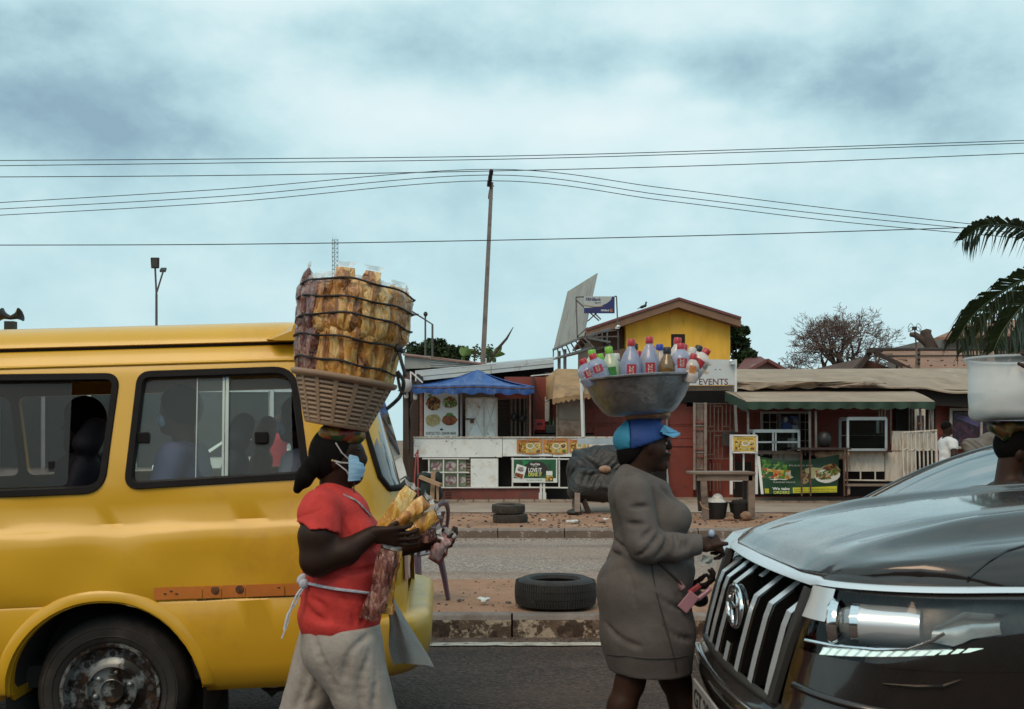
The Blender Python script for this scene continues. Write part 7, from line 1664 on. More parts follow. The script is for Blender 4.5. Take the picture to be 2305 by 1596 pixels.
# ------------------------------------------------ woman in red
Y1 = 3.95
def A(u, v, dy=0.): return at(u, v, Y1) + Vector((0, dy, 0))
w1 = thing('person', 'person in red T-shirt, grey trousers and blue face mask balancing a basket of snack bags', 'person', tuple(A(770, 1846)))
s = SDF()
s.ell(A(762, 1024), (.088, .072, .110), .02).cap(A(772, 1060), A(795, 1070), .050, .040, .03).ell(A(800, 1008), (.025, .052, .022), .03).ell(A(803, 1040), (.03, .04, .04), .03)
s.cap(A(812, 1014), A(819, 1034), .010, .016, .018).ell(A(760, 1040, -.072), (.018, .010, .028), .006)
s.cap(A(752, 1070), A(752, 1125), .056, .062, .03)
s.cap(A(765, 1160), A(772, 1300), .09, .10, .05, 1.1).cap(A(772, 1300), A(766, 1430), .10, .09, .05, 1.1)
s.cap(A(735, 1145, -.15), A(745, 1145, .15), .05, .05, .05)
s.cap(A(738, 1150, -.160), A(736, 1195, -.195), .050, .068, .03).cap(A(736, 1195, -.195), A(736, 1246, -.205), .068, .062, .03).cap(A(736, 1246, -.205), A(796, 1230, -.19), .060, .050, .025).cap(A(796, 1230, -.19), A(848, 1195, -.17), .049, .033, .02)
s.cap(A(760, 1150, .165), A(800, 1262, .20), .055, .050, .03).cap(A(800, 1262, .20), A(945, 1230, .10), .048, .030, .025)
s.chain([A(782, 1460, -.07), A(850, 1640, -.08), A(884, 1815, -.08)], [.085, .06, .045], .03).chain([A(745, 1460, .07), A(664, 1640, .08), A(598, 1800, .08)], [.085, .06, .045], .03)
s.cap(A(878, 1830, -.08), A(955, 1836, -.08), .035, .028, .03).cap(A(596, 1812, .08), A(655, 1838, .08), .035, .028, .03)
h1 = SDF(); h1.cap(A(832, 1205, -.165), A(852, 1192, -.17), .034, .028, .02)
hand2(h1, A(852, 1192, -.17), (.92, -.06, -.10), (.05, .9, .35), -1, (.28, .40, .35), 1.05, (.62, -.05, .75))
h2 = SDF(); h2.cap(A(920, 1234, .115), A(945, 1230, .10), .031, .026, .02)
hand2(h2, A(945, 1230, .10), (.95, -.25, -.02), (.25, .5, .75), 1, (.55, .75, .5), 1.0, (.7, -.45, .5))
organic('body', [(s, .0105), (h1, .0045), (h2, .0045)], m_skin, w1)
eye(w1, A(806, 1011, -.036), .010)
# hair, pony tail, head cloth
s = SDF(); s.ell(A(754, 1016), (.098, .082, .108), .02).ell(A(735, 1035), (.062, .07, .085), .04)
s.cut(lambda X, Y, Z: X - (A(803, 0).x + (Z - A(0, 985).z) * .55)); s.disp = folds((.6, .5, .9), .0018, 190)
organic('hair', [(s, .008)], m_hair, w1)
s = SDF(); s.chain([A(724, 1025, -.03), A(708, 1048, -.05), A(692, 1075, -.06), A(676, 1100, -.06)], [.028, .036, .032, .016], .02); s.disp = folds((.4, .3, .3), .003, 240); organic('ponytail', [(s, .007)], m_hair, w1)
def patchwork(name, cols, scale):
 m = foodmat(name, cols[0], cols[1:], scale, 3); return m
m_wrap = patchwork('head_cloth_print', [(.30, .13, .03), (.05, .17, .03), (.34, .05, .03), (.40, .25, .05), (.02, .07, .02), (.07, .02, .015)], 34)
s = SDF(); s.cap(A(738, 972, 0), A(802, 974, 0), .030, .028, .03, 2.4).ell(A(768, 985), (.09, .075, .04), .03); s.disp = folds((.5, .2, 1), .004, 130); organic('head_cloth', [(s, .008)], m_wrap, w1)
# face mask
m_mask = pm('mask_blue', (.34, .58, .80), .6, vs=9, var=.12, bump=.004, bs=14, stretch=(1, 1, 9))
P = []
for i in range(15):
 k = i / 14; row = []
 for j in range(17):
  th = R(-82 + 164 * j / 16); bul = math.sin(math.pi * min(1, .12 + .8 * k)) ** .6; pl = .0028 * (1 - 2 * ((k * 4) % 1)); rx = .034 + .026 * bul + pl; row.append(A(788 + (rx * math.cos(th) - .002 * k) * 567, 1029 + 51 * k - 8 * (1 - math.cos(th)) * (1 - k) + 2 * (1 - math.cos(th)) * k, .062 * math.sin(th) * (.9 + .1 * bul)))
 P.append(row)
MB().sheet(P, (-.004, 0, 0)).build('face_mask', m_mask, w1, smooth=70)
mb = MB(); mb.tube([A(793, 1036, -.052), A(776, 1018, -.075), A(763, 996, -.080)], .003, 5); mb.tube([A(792, 1042, -.054), A(774, 1040, -.078), A(758, 1036, -.083)], .0032, 5); mb.tube([A(793, 1075, -.05), A(786, 1058, -.07), A(764, 1040, -.083)], .003, 5); mb.build('mask_strap', pm('strap_white', (.55, .52, .50), .6, var=0), w1)
MB().tube([A(799, 1084, -.03), A(800, 1110, -.035)], .0022, 5).build('mask_cord', m_ink, w1)
MB().ell(A(757, 1036, -.084), (.006, .004, .006), 8).build('earring', pm('gold', (.6, .4, .12), .25, 1, var=0), w1)
# shirt
m_shirt = pm('red_jersey', (.56, .040, .034), .85, vs=16, var=.2, bump=.003, bs=55)
s = SDF(); s.cap(A(764, 1165), A(774, 1285), .122, .148, .05, 1.22).cap(A(774, 1285), A(765, 1385), .148, .163, .05, 1.18)
s.ell(A(815, 1205, -.07), (.065, .07, .065), .05).ell(A(815, 1205, .07), (.065, .07, .065), .05)
s.cap(A(740, 1138, -.14), A(752, 1138, .14), .068, .068, .05).cap(A(745, 1122, -.05), A(752, 1122, .05), .06, .06, .04)
s.cap(A(735, 1140, -.155), A(732, 1150, -.17), .072, .074, .035).cap(A(757, 1145, .165), A(775, 1185, .185), .07, .08, .035)
s.cut(lambda X, Y, Z: (A(0, 1419).z + .005 * np.sin(X * 22 + Y * 9)) - Z)
f1 = folds((.35, .2, 1), .005, 50, 6, .5)
s.disp = lambda X, Y, Z: f1(X, Y, Z) * np.clip((A(0, 1200).z - Z) * 5, .25, 1.3)
crease(s, [[(782, 1160), (802, 1190), (806, 1230)], [(772, 1180), (788, 1215), (786, 1245)], [(795, 1240), (825, 1238), (852, 1228)], [(740, 1272), (790, 1288), (842, 1278)], [(712, 1290), (740, 1300), (770, 1300)], [(700, 1345), (728, 1362), (740, 1390)], [(770, 1345), (792, 1370), (800, 1400)], [(690, 1362), (705, 1385), (735, 1402)], [(820, 1345), (826, 1375), (815, 1400)], [(702, 1195), (722, 1218), (748, 1226)]], .013)
shirt = organic('shirt', [(s, .008)], m_shirt, w1); T1 = bvh(shirt)
s = SDF(); s.cap(A(738, 1140, -.150), A(735, 1205, -.205), .078, .087, .03); s.cut(lambda X, Y, Z: (A(0, 1168).z - .22 * (X - A(700, 0).x) + .25 * np.abs(X - A(735, 0).x) * 0 + .006 * np.sin(X * 70)) - Z); s.disp = folds((.8, .3, .5), .003, 60, 7, 2); organic('sleeve', [(s, .007)], m_shirt, w1)
s = SDF(); ring_ = [A(752 + 34 * math.cos(a), 1108 - 16 * math.cos(a) * -.6, .072 * math.sin(a)) for a in [2 * math.pi * i / 20 for i in range(21)]]
mb = MB(); mb.tube(ring_, .012, 8, cap=False, flat=.6); mb.build('collar', pm('collar_dark', (.05, .035, .035), .8, var=.2), w1, smooth=60)
P = [A(742, 1088, -.07), A(760, 1096, -.085), A(782, 1110, -.095)] + hits(T1, [(800, 1128), (818, 1146), (832, 1162)], .004)
mb = MB(); mb.tube(smooth_line(P, 4), .0075, 6, flat=.5); mb.build('lanyard', pm('lanyard_grey', (.32, .28, .28), .7, vs=60, var=.7), w1, smooth=60)
# waist tie with hanging tails
P = hits(T1, [(693, 1312), (715, 1317), (740, 1322), (765, 1326), (790, 1329), (812, 1332), (832, 1335)], .004)
m_tie = pm('pale_tie', (.50, .52, .60), .7, vs=60, var=.35)
mb = MB(); mb.tube(smooth_line(P, 4), .0095, 6, flat=.6)
kn = P[0]; mb.ell(kn + Vector((-.01, -.01, 0)), (.020, .016, .022), 10); mb.build('waist_tie', m_tie, w1, smooth=60)
for q in ([(690, 1320), (676, 1350), (668, 1385), (655, 1418)], [(694, 1322), (684, 1345), (668, 1366), (660, 1400)]):
 mb = MB(); pts = [kn] + [A(u, v, kn.y - Y1 - .02) for u, v in q]; mb.tube(smooth_line(pts, 4), .007, 6, flat=.35); mb.build('tie_tail', m_tie, w1, smooth=60)
mb = MB(); mb.ell(kn + Vector((-.018, -.012, .018)), (.016, .008, .024), 10, Matrix.Rotation(.7, 3, 'Y')); mb.build('tie_bow', m_tie, w1, smooth=60)
# trousers
m_trou = pm('grey_cotton', (.34, .30, .27), .9, vs=14, var=.18, bump=.004, bs=40)
s = SDF(); s.cap(A(766, 1400), A(768, 1450), .152, .160, .05, 1.15)
s.chain([A(786, 1452, -.07), A(852, 1640, -.08), A(890, 1812, -.08)], [.140, .092, .080], .045)
s.cut(lambda X, Y, Z: Z - A(0, 1400).z).cut(lambda X, Y, Z: A(0, 1815).z - Z)
rl_ = SDF(); rl_.chain([A(740, 1445, .07), A(662, 1640, .08), A(590, 1800, .08)], [.134, .088, .078], .03).cut(lambda X, Y, Z: A(0, 1805).z - Z)
crease(rl_, [[(690, 1450), (690, 1520), (664, 1596)], [(720, 1470), (716, 1530), (692, 1600)]], .012, .03)
g1, g2 = folds((.8, .2, .55), .006, 42, 4, 1.), folds((-.3, .2, 1), .004, 62, 6, 2.2)
s.disp = lambda X, Y, Z: g1(X, Y, Z) + g2(X, Y, Z) * np.clip((A(0, 1500).z - Z) * 6, 0, 1)
rl_.disp = s.disp
crease(s, [[(862, 1428), (830, 1470), (812, 1530), (815, 1596)], [(830, 1428), (790, 1465), (776, 1520)], [(868, 1470), (846, 1520), (842, 1596)], [(708, 1432), (730, 1500), (760, 1560)]], .012, .03)
organic('trousers', [(s, .009), (rl_, .010)], m_trou, w1)
m_shoe = pm('dark_sandal', (.03, .025, .022), .6, var=.2)
for (u, v, u2, v2, dy) in ((868, 1838, 962, 1842, -.08), (590, 1830, 660, 1845, .08)):
 mb = MB(); mb.tube([A(u, v, dy), A(u2, v2, dy)], [.045, .04], 10, flat=.3); mb.build('sandal', m_shoe, w1, smooth=60)
# cloth bag hanging at her far side, strap
sb = thing('cloth_bag', 'pale grey cloth bag swinging in front of the red-shirted person', 'bag', tuple(A(900, 1515, -.1)))
P = []
for i in range(11):
 k = i / 10; uL = 852 + 25 * k + 6 * math.sin(k * 6); uR = 872 + 95 * k ** 1.15; v0 = 1362; vv = 1362 + 155 * k; row = []
 for j in range(9):
  t = j / 8; u = uL + (uR - uL) * t; row.append(A(u, vv - 10 * math.sin(t * 3.1) * k - 8 * t * (1 - k) + (6 * t if k > .9 else 0), .16 - .030 * math.sin(t * math.pi) - .012 * math.sin(t * 9 + k * 3)))
 P.append(row)
MB().sheet(P, (0, .02, 0)).build('pouch', pm('bag_grey', (.30, .29, .275), .9, vs=8, var=.15, bump=.004, bs=60), sb, smooth=60)
mb = MB(); mb.tube(smooth_line([A(790, 1120, .13), A(845, 1215, .15), A(858, 1290, .16), A(862, 1370, .16)], 5), .010, 6, flat=.4); mb.build('strap', pm('strap_pale', (.42, .42, .42), .8, vs=20, var=.2), sb, smooth=60)
def chipmat(name, cols, scale, seed):
 m = bpy.data.materials.new(name); m.use_nodes = True; nt = m.node_tree; N = nt.nodes; L = nt.links; b = N['Principled BSDF']
 tc = N.new('ShaderNodeTexCoord'); ob = N.new('ShaderNodeObjectInfo'); mp = N.new('ShaderNodeMapping'); mp.inputs['Scale'].default_value = (1, 1, .28); L.new(tc.outputs['Object'], mp.inputs[0])
 ad = N.new('ShaderNodeVectorMath'); ad.operation = 'ADD'; L.new(mp.outputs[0], ad.inputs[0])
 cb = N.new('ShaderNodeCombineXYZ'); L.new(ob.outputs['Random'], cb.inputs[0]); L.new(ob.outputs['Random'], cb.inputs[2]); sc_ = N.new('ShaderNodeVectorMath'); sc_.operation = 'SCALE'; sc_.inputs['Scale'].default_value = 7; L.new(cb.outputs[0], sc_.inputs[0]); L.new(sc_.outputs[0], ad.inputs[1])
 v = N.new('ShaderNodeTexVoronoi'); v.inputs['Scale'].default_value = scale; L.new(ad.outputs[0], v.inputs['Vector'])
 n = N.new('ShaderNodeTexNoise'); n.inputs['Scale'].default_value = scale * 1.2; n.inputs['Detail'].default_value = 5; n.inputs['Distortion'].default_value = 1.2; L.new(ad.outputs[0], n.inputs['Vector'])
 sp_ = N.new('ShaderNodeSeparateColor'); L.new(v.outputs['Color'], sp_.inputs[0]); mm = N.new('ShaderNodeMath'); mm.operation = 'MULTIPLY_ADD'; L.new(sp_.outputs[0], mm.inputs[0]); mm.inputs[1].default_value = .5
 L.new(n.outputs[0], mm.inputs[2]); r = N.new('ShaderNodeValToRGB'); L.new(mm.outputs[0], r.inputs[0])
 r.color_ramp.elements[0].position = .32; r.color_ramp.elements[0].color = (*cols[0], 1); r.color_ramp.elements[1].position = 1.08; r.color_ramp.elements[1].color = (*cols[-1], 1)
 for i, c in enumerate(cols[1:-1], 1): e = r.color_ramp.elements.new(.32 + .68 * i / (len(cols) - 1)); e.color = (*c, 1)
 L.new(r.outputs[0], b.inputs['Base Color']); b.inputs['Roughness'].default_value = .42; b.inputs['Coat Weight'].default_value = 1; b.inputs['Coat Roughness'].default_value = .07
 bp = N.new('ShaderNodeBump'); bp.inputs['Distance'].default_value = .02; L.new(n.outputs[0], bp.inputs['Height']); L.new(bp.outputs[0], b.inputs['Normal']); L.new(bp.outputs[0], b.inputs['Coat Normal'])
 return m
m_gold1 = chipmat('golden_chips', [(.08, .02, .006), (.40, .15, .025), (.70, .34, .07), (.86, .58, .24)], 26, 1)
m_gold2 = chipmat('deep_golden_chips', [(.05, .014, .005), (.30, .10, .015), (.58, .24, .03), (.78, .45, .14)], 30, 2)
m_gold3 = chipmat('bright_yellow_chips', [(.12, .03, .008), (.52, .22, .025), (.76, .42, .06), (.90, .66, .28)], 22, 3)
m_bro = chipmat('brown_nut_snack', [(.03, .007, .005), (.12, .030, .020), (.23, .07, .048), (.42, .20, .15)], 46, 4)
m_film = pm('clear_film', (.80, .82, .82), .2, vs=30, var=.1, alpha=.5, bump=.004, bs=60)
def snack(label, a, b, w, mat, seed, cat='snack bag', group='snack bags in the basket', flat=.62, frill=True, nrm=(0, -1, 0), rag=.15):
 q = random.Random(seed); a, b = Vector(a), Vector(b); d = (b - a).normalized(); n0 = Vector(nrm); n0 = (n0 - d * n0.dot(d)).normalized(); u0 = d.cross(n0)
 t = thing('snack_bag', label, cat, tuple(a), group); L_ = (b - a).length; rows = []; n = 14; K = 12
 ph = [q.uniform(0, 6.28) for _ in range(4)]; bend = q.uniform(-.012, .012)
 for i in range(K + 1):
  s = i / K; e_ = min(1, min(s, 1 - s) * 5.5 + .06) ** .6; r = w * (.80 + .2 * e_) * (1 + .07 * math.sin(s * 9 + ph[0]) + q.uniform(-.05, .05)); fl = flat * e_; row = []
  c = a + d * L_ * s + u0 * bend * math.sin(s * 3.14)
  for j in range(n):
   an = 2 * math.pi * j / n; k = 1 + rag * math.sin(3 * an + ph[1] + s * 5) + rag * .7 * math.sin(5 * an - s * 9 + ph[2]) + q.uniform(-.10, .10); row.append(c + (u0 * math.cos(an) + n0 * math.sin(an) * fl) * r * k)
  rows.append(row)
 mb = MB(); mb.grid(rows, True); mb.f += [tuple(range(n)), tuple(reversed(range(K * n, K * n + n)))]; mb.m += [0, 0]; mb.build('contents', mat, t, smooth=50)
 if frill:
  P = []
  for i in range(4):
   k = i / 3; P.append([b + d * (.004 + .018 * k) + u0 * w * (.75 + .55 * k) * (-1 + 2 * j / 6) + n0 * .006 * math.sin(j * 2 + ph[3]) + d * q.uniform(-.006, .006) * k for j in range(7)])
  MB().grid(P).build('film_frill', m_film, t, smooth=60)
 return t
BM = Matrix.Translation(A(757, 958)) @ Matrix.Rotation(R(9.5), 4, 'Y')
def L3(x, y, z): return BM @ Vector((x, y, z))
ORD = ['first', 'second', 'third', 'fourth', 'fifth', 'sixth', 'seventh', 'eighth', 'ninth', 'tenth', 'eleventh', 'twelfth', 'thirteenth', 'fourteenth']
def tier(nm, n, rad0, rad1, z0, z1, w, ph, seed):
 fr_ = []
 for i in range(n):
  a = 2 * math.pi * (i + ph) / n; fr_.append(a)
 front = sorted([a for a in fr_ if math.sin(a) < .05], key=lambda a: math.cos(a)); nf = 0
 for i, a in enumerate(fr_):
  if math.sin(a) > .4: continue
  q = random.Random(seed + i); x, y = math.cos(a), math.sin(a); brown = x < -.50 + q.uniform(-.05, .05); kind = 'dark brown snack' if brown else 'golden plantain chip'
  m = m_bro if brown else [m_gold1, m_gold2, m_gold1, m_gold3][q.randrange(4)]
  if a in front: lab = '%s bag, %s from the left in the %s tier of the head basket' % (kind, ORD[min(13, front.index(a))], nm); grp = None
  else: lab = '%s bag on the hidden far side of the %s basket tier' % (kind, nm); grp = 'far side bags of the %s tier' % nm
  zz1 = z1 + q.uniform(-.03, .045) + (.03 if not brown and abs(x) < .45 else 0)
  snack(lab, L3(x * rad0, y * rad0, z0 + q.uniform(-.01, .01)), L3(x * rad1 - .01, y * rad1, zz1), w * q.uniform(.92, 1.08), m, seed + i, group=grp, nrm=BM.to_3x3() @ Vector((x, y, 0)), flat=.75, frill=(nm == 'upper'))
tier('lower', 22, .160, .194, .155, .40, .036, .3, 100)
tier('upper', 22, .197, .197, .345, .545, .038, .1, 200)
for i in range(3):
 a = i * 2.09 + .5; snack('tall golden chip bag standing in the middle of the basket', L3(.07 * math.cos(a), .07 * math.sin(a), .2), L3(.075 * math.cos(a), .075 * math.sin(a), .56 + .03 * math.sin(i * 2)), .05, [m_gold1, m_gold3][i % 2], 300 + i, group='bags in the middle of the basket')
# basket
m_bask = pm('tan_plastic', (.37, .245, .165), .5, vs=5, var=.12, dirt=((.20, .13, .09), 6, .55, .75))
bk_ = thing('basket', 'tan plastic laundry basket with slotted sides on the head of the red-shirted person', 'basket', tuple(A(763, 957)))
def br(z): return .122 + (.192 - .122) * (z / .19)
def bput(mb, name, m=m_bask, smooth=None): mb.xf(BM); return mb.build(name, m, bk_, smooth=smooth)
mb = MB(); mb.lathe([(.185, .172), (.205, .178), (.212, .188), (.210, .198), (.196, .200), (.188, .194)], 56, cap=False); bput(mb, 'rim', smooth=50)
mb = MB(); mb.lathe([(.01, -.004), (.120, -.004), (.126, .0), (.128, .014), (.121, .014), (.118, .004), (.01, .004)], 48, cap=False); bput(mb, 'base', smooth=50)
for k in range(10):
 z = .022 + k * .0172; mb = MB(); r = br(z); mb.lathe([(r + .002, z - .0046), (r + .0035, z), (r + .002, z + .0046), (r - .003, z + .0046), (r - .003, z - .0046), (r + .002, z - .0046)], 48, cap=False); bput(mb, 'hoop', smooth=40)
for i in range(15):
 a = 2 * math.pi * (i + .3) / 15; mb = MB(); p0 = Vector((br(.005) * math.cos(a), br(.005) * math.sin(a), .005)); p1 = Vector((br(.185) * math.cos(a), br(.185) * math.sin(a), .185)); t_ = Vector((-math.sin(a), math.cos(a), 0)); o_ = Vector((math.cos(a), math.sin(a), 0)) * .0045
 mb.hexa(p0 - t_ * .006 + o_, p0 + t_ * .006 + o_, p1 + t_ * .0095 + o_, p1 - t_ * .0095 + o_, o_ * -1.6); bput(mb, 'stave')
mb = MB()
for i in range(180):
 a = 2 * math.pi * i / 180; p0 = Vector((br(.01) * math.cos(a), br(.01) * math.sin(a), .01)); p1 = Vector((br(.18) * math.cos(a), br(.18) * math.sin(a), .18)); mb.beam(p0, p1, .0016, .0022)
o = bput(mb, 'mesh_bars'); o['kind'] = 'stuff'
mb = MB(); mb.lathe([(.114, .006), (.180, .185)], 40, cap=False); bput(mb, 'inner_shade', pm('basket_shade_lining', (.055, .035, .025), .9, vs=6, var=.3))  # dark cone painting in the shade seen through the basket slots
# elastic cord
ec = thing('elastic_cord', 'black elastic cord wound five times round the snack bags', 'cord', tuple(A(785, 850)))
def mass(z): return .182 + .034 * min(1, max(0, (z - .16) / .22)) + (.004 if z > .38 else 0) - max(0, z - .46) * .05
m_cord = pm('cord_black', (.014, .013, .014), .6, var=.1)
for z, tx, ty in ((.555, .012, .05), (.485, .01, .02), (.425, .02, .06), (.335, .005, .012), (.245, -.002, .015)):
 mb = MB(); P = []
 for i in range(49):
  a = 2 * math.pi * i / 48; zz = z + tx * math.cos(a) - ty * (math.cos(a) ** 2) * .5 + .004 * math.sin(a * 7); r = mass(zz) + .010 + .003 * math.sin(a * 5 + z * 30); P.append(L3(r * math.cos(a), r * math.sin(a), zz))
 mb.tube(P, .0044, 6, cap=False); mb.build('loop', m_cord, ec, smooth=60)
mb = MB(); kp = L3(.205, -.10, .335); mb.ell(kp, (.018, .016, .020), 10); mb.tube(smooth_line([kp, kp + Vector((.012, -.01, -.05)), kp + Vector((.03, -.01, -.11))]), .007, 6); mb.tube(smooth_line([kp, kp + Vector((-.02, -.012, -.05))]), .006, 6); mb.build('knot', m_cord, ec, smooth=60)
mb = MB(); mb.tube(smooth_line([L3(.21, -.06, .25), A(912, 862, -.06), A(905, 890, -.05), A(893, 905, -.05), A(873, 922, -.05)], 4), .0075, 6); mb.tube(smooth_line([L3(.21, -.06, .245), A(905, 880, -.06), A(918, 888, -.06)], 4), .006, 6); mb.build('cord_end', m_cord, ec, smooth=60)
# bags in her hands
hb_ = 'snack bags in the hand'
snack('golden chip bag held uppermost in the near hand', A(866, 1190, -.115), A(930, 1096, -.125), .031, m_gold3, 401, group=hb_, flat=.6)
snack('golden chip bag fanned second from the top in the near hand', A(876, 1196, -.125), A(966, 1122, -.135), .028, m_gold1, 402, group=hb_, flat=.6)
snack('golden chip bag fanned third from the top in the near hand', A(886, 1200, -.12), A(986, 1152, -.115), .027, m_gold3, 403, group=hb_, flat=.6)
snack('brown snack bag lowest of the fan in the near hand', A(890, 1206, -.115), A(984, 1192, -.105), .027, m_bro, 404, group=hb_, flat=.6)
snack('long brown snack bag hanging down from the near hand', A(842, 1378, -.17), A(886, 1228, -.16), .037, m_bro, 405, group=hb_, flat=.55)
snack('golden chip bag hanging beside the brown one under the near hand', A(880, 1368, -.14), A(899, 1228, -.14), .028, m_gold2, 406, group=hb_, flat=.55)
snack('small pink snack bag with white top held in the far hand', A(972, 1268, .06), A(1008, 1210, .05), .030, chipmat('pink_snack', [(.10, .02, .02), (.30, .07, .07), (.42, .16, .15), (.6, .4, .38)], 30, 9), 407, group=hb_, flat=.6)
# ------------------------------------------------ woman in grey
Y2 = 4.3
def B(u, v, dy=0.): return at(u, v, Y2) + Vector((0, dy, 0))
w2_ = thing('person', 'person in long-sleeved grey dress and blue cap balancing a metal basin of bottles', 'person', tuple(B(1450, 1777)))
s = SDF()
s.ell(B(1446, 1000), (.094, .074, .112), .02).cap(B(1466, 1036), B(1487, 1046), .046, .032, .03).ell(B(1492, 986), (.026, .052, .024), .03)
s.cap(B(1496, 988), B(1508, 1003), .013, .0125, .02).ell(B(1505, 1007), (.013, .018, .010), .014).ell(B(1502, 1022), (.017, .026, .0095), .008).ell(B(1500, 1031), (.016, .024, .0095), .008).ell(B(1493, 1049), (.020, .024, .016), .015)
s.ell(B(1457, 1005, -.074), (.017, .010, .030), .006).ell(B(1478, 1015, -.045), (.03, .022, .03), .03)
s.cap(B(1432, 1030), B(1424, 1095), .058, .066, .03)
s.cap(B(1440, 1120), B(1462, 1240), .09, .09, .05, 1.1).cap(B(1462, 1240), B(1450, 1400), .09, .11, .05, 1.1)
s.cap(B(1412, 1110, -.16), B(1430, 1110, .16), .05, .05, .05)
s.chain([B(1414, 1112, -.16), B(1438, 1218, -.215), B(1556, 1216, -.17)], [.055, .05, .032], .03).chain([B(1440, 1112, .17), B(1470, 1260, .2), B(1545, 1318, .05)], [.055, .05, .032], .03)
s.chain([B(1435, 1420, -.085), B(1414, 1530, -.05), B(1396, 1580, -.06), B(1372, 1670, -.07), B(1345, 1745, -.085)], [.08, .060, .058, .060, .040], .03).chain([B(1480, 1420, .085), B(1525, 1535, .085), B(1545, 1590, .085), B(1552, 1670, .085), B(1556, 1745, .085)], [.09, .066, .060, .060, .040], .03)
s.cap(B(1342, 1755, -.085), B(1398, 1768, -.085), .034, .026, .03).cap(B(1552, 1755, .085), B(1618, 1766, .085), .034, .026, .03)
h1 = SDF(); h1.cap(B(1540, 1219, -.175), B(1558, 1216, -.17), .032, .028, .02); hand2(h1, B(1558, 1215, -.17), (.96, .1, .05), (0, .75, -.65), -1, (1.25, 1.35, .9), .95, (.75, -.25, .35))
h2 = SDF(); h2.cap(B(1530, 1312, .06), B(1547, 1320, .04), .031, .027, .02); hand2(h2, B(1547, 1322, .03), (.85, -.25, .05), (.1, .2, .95), 1, (.7, .8, .6), .95)
organic('body', [(s, .0105), (h1, .0045), (h2, .0045)], m_skin2, w2_)
eye(w2_, B(1496, 997, -.034), .0095)
s = SDF(); s.ell(B(1428, 1008), (.078, .079, .085), .02).ell(B(1418, 1030), (.05, .065, .05), .03); s.cut(lambda X, Y, Z: X - (B(1448, 0).x + (Z - B(0, 1005).z) * .9)).cut(lambda X, Y, Z: Z - B(0, 992).z); s.disp = folds((1, .4, .8), .002, 170); organic('hair', [(s, .008)], m_hair, w2_)
# cap
m_navy2 = pm('cap_blue', (.018, .060, .24), .7, vs=8, var=.18, bump=.002, bs=80); m_teal = pm('cap_teal', (.03, .25, .42), .7, vs=8, var=.15); m_visor = pm('cap_visor', (.12, .40, .66), .6, vs=8, var=.12)
def capsdf():
 s = SDF(); s.ell(B(1440, 990), (.118, .098, .088), .02); s.cap(B(1430, 958), B(1470, 956), .042, .04, .03, 1.6); return s
low = lambda X, Y, Z: (B(0, 1003).z + (X - B(1440, 0).x) * .34 - .02 * np.clip((B(1405, 0).x - X) * 12, 0, 2)) - Z
s = capsdf(); s.cut(low).cut(lambda X, Y, Z: B(1414, 0).x - X); organic('cap_crown', [(s, .008)], m_navy2, w2_)
s = capsdf(); s.cut(lambda X, Y, Z: (B(0, 1012).z + (X - B(1400, 0).x) * .25) - Z).cut(lambda X, Y, Z: X - B(1414, 0).x); organic('cap_back', [(s, .008)], m_teal, w2_)
P = []
for i in range(7):
 k = i / 6; row = []
 for j in range(11):
  t = -1 + 2 * j / 10; row.append(B(1484 + 46 * k * (1 - .45 * t * t), 962 + 12 * k + 10 * t * t * (1 - .3 * k), .085 * t * (1 - .1 * k)))
 P.append(row)
MB().sheet(P, (0, 0, -.008)).build('cap_visor', m_visor, w2_, smooth=60)
P = [B(1478, 972, -.084), B(1488, 957, -.088), B(1524, 972, -.03), B(1500, 974, -.08)]
MB().hexa(*P, (0, .004, 0)).build('cap_visor_side', m_visor, w2_)
# dress
m_dress = pm('grey_jersey', (.112, .096, .090), .92, vs=14, var=.2, bump=.002, bs=140)
s = SDF(); s.cap(B(1440, 1120), B(1463, 1222), .136, .142, .05, 1.25).cap(B(1463, 1222), B(1450, 1320), .142, .178, .05, 1.15).cap(B(1450, 1320), B(1456, 1420), .178, .192, .06, 1.1).cap(B(1456, 1420), B(1466, 1530), .192, .174, .06, 1.05)
s.ell(B(1506, 1162, -.08), (.082, .085, .075), .05).ell(B(1506, 1162, .08), (.082, .085, .075), .05).ell(B(1490, 1275), (.135, .16, .12), .06).ell(B(1425, 1330), (.145, .19, .14), .06)
s.cap(B(1412, 1100, -.14), B(1428, 1100, .14), .075, .075, .05).cap(B(1420, 1070, -.03), B(1424, 1070, .03), .062, .062, .03, 1.1)
s.cut(lambda X, Y, Z: (B(0, 1508).z - .03 * (X - B(1460, 0).x)) - Z).cut(lambda X, Y, Z: Z - (B(0, 1042).z - .45 * (X - B(1405, 0).x)))
d1, d2 = folds((.45, .2, .9), .004, 34, 5, .3), folds((.15, .2, 1), .008, 55, 5, 1.4)
s.disp = lambda X, Y, Z: d1(X, Y, Z) + d2(X, Y, Z) * np.exp(-((Z - B(0, 1235).z) / .10) ** 2)
crease(s, [[(1462, 1092), (1476, 1125), (1474, 1160)], [(1382, 1212), (1412, 1236), (1462, 1254)], [(1374, 1236), (1402, 1258), (1440, 1268)], [(1478, 1285), (1516, 1322), (1542, 1380)], [(1398, 1262), (1420, 1310), (1428, 1360)], [(1470, 1335), (1510, 1362), (1552, 1372)], [(1488, 1400), (1520, 1430), (1556, 1440)], [(1362, 1400), (1400, 1440), (1440, 1455)], [(1500, 1258), (1530, 1262), (1556, 1256)], [(1490, 1100), (1510, 1118), (1530, 1128)], [(1408, 1062), (1424, 1076), (1446, 1084)]], .014)
dress = organic('dress', [(s, .0085)], m_dress, w2_)
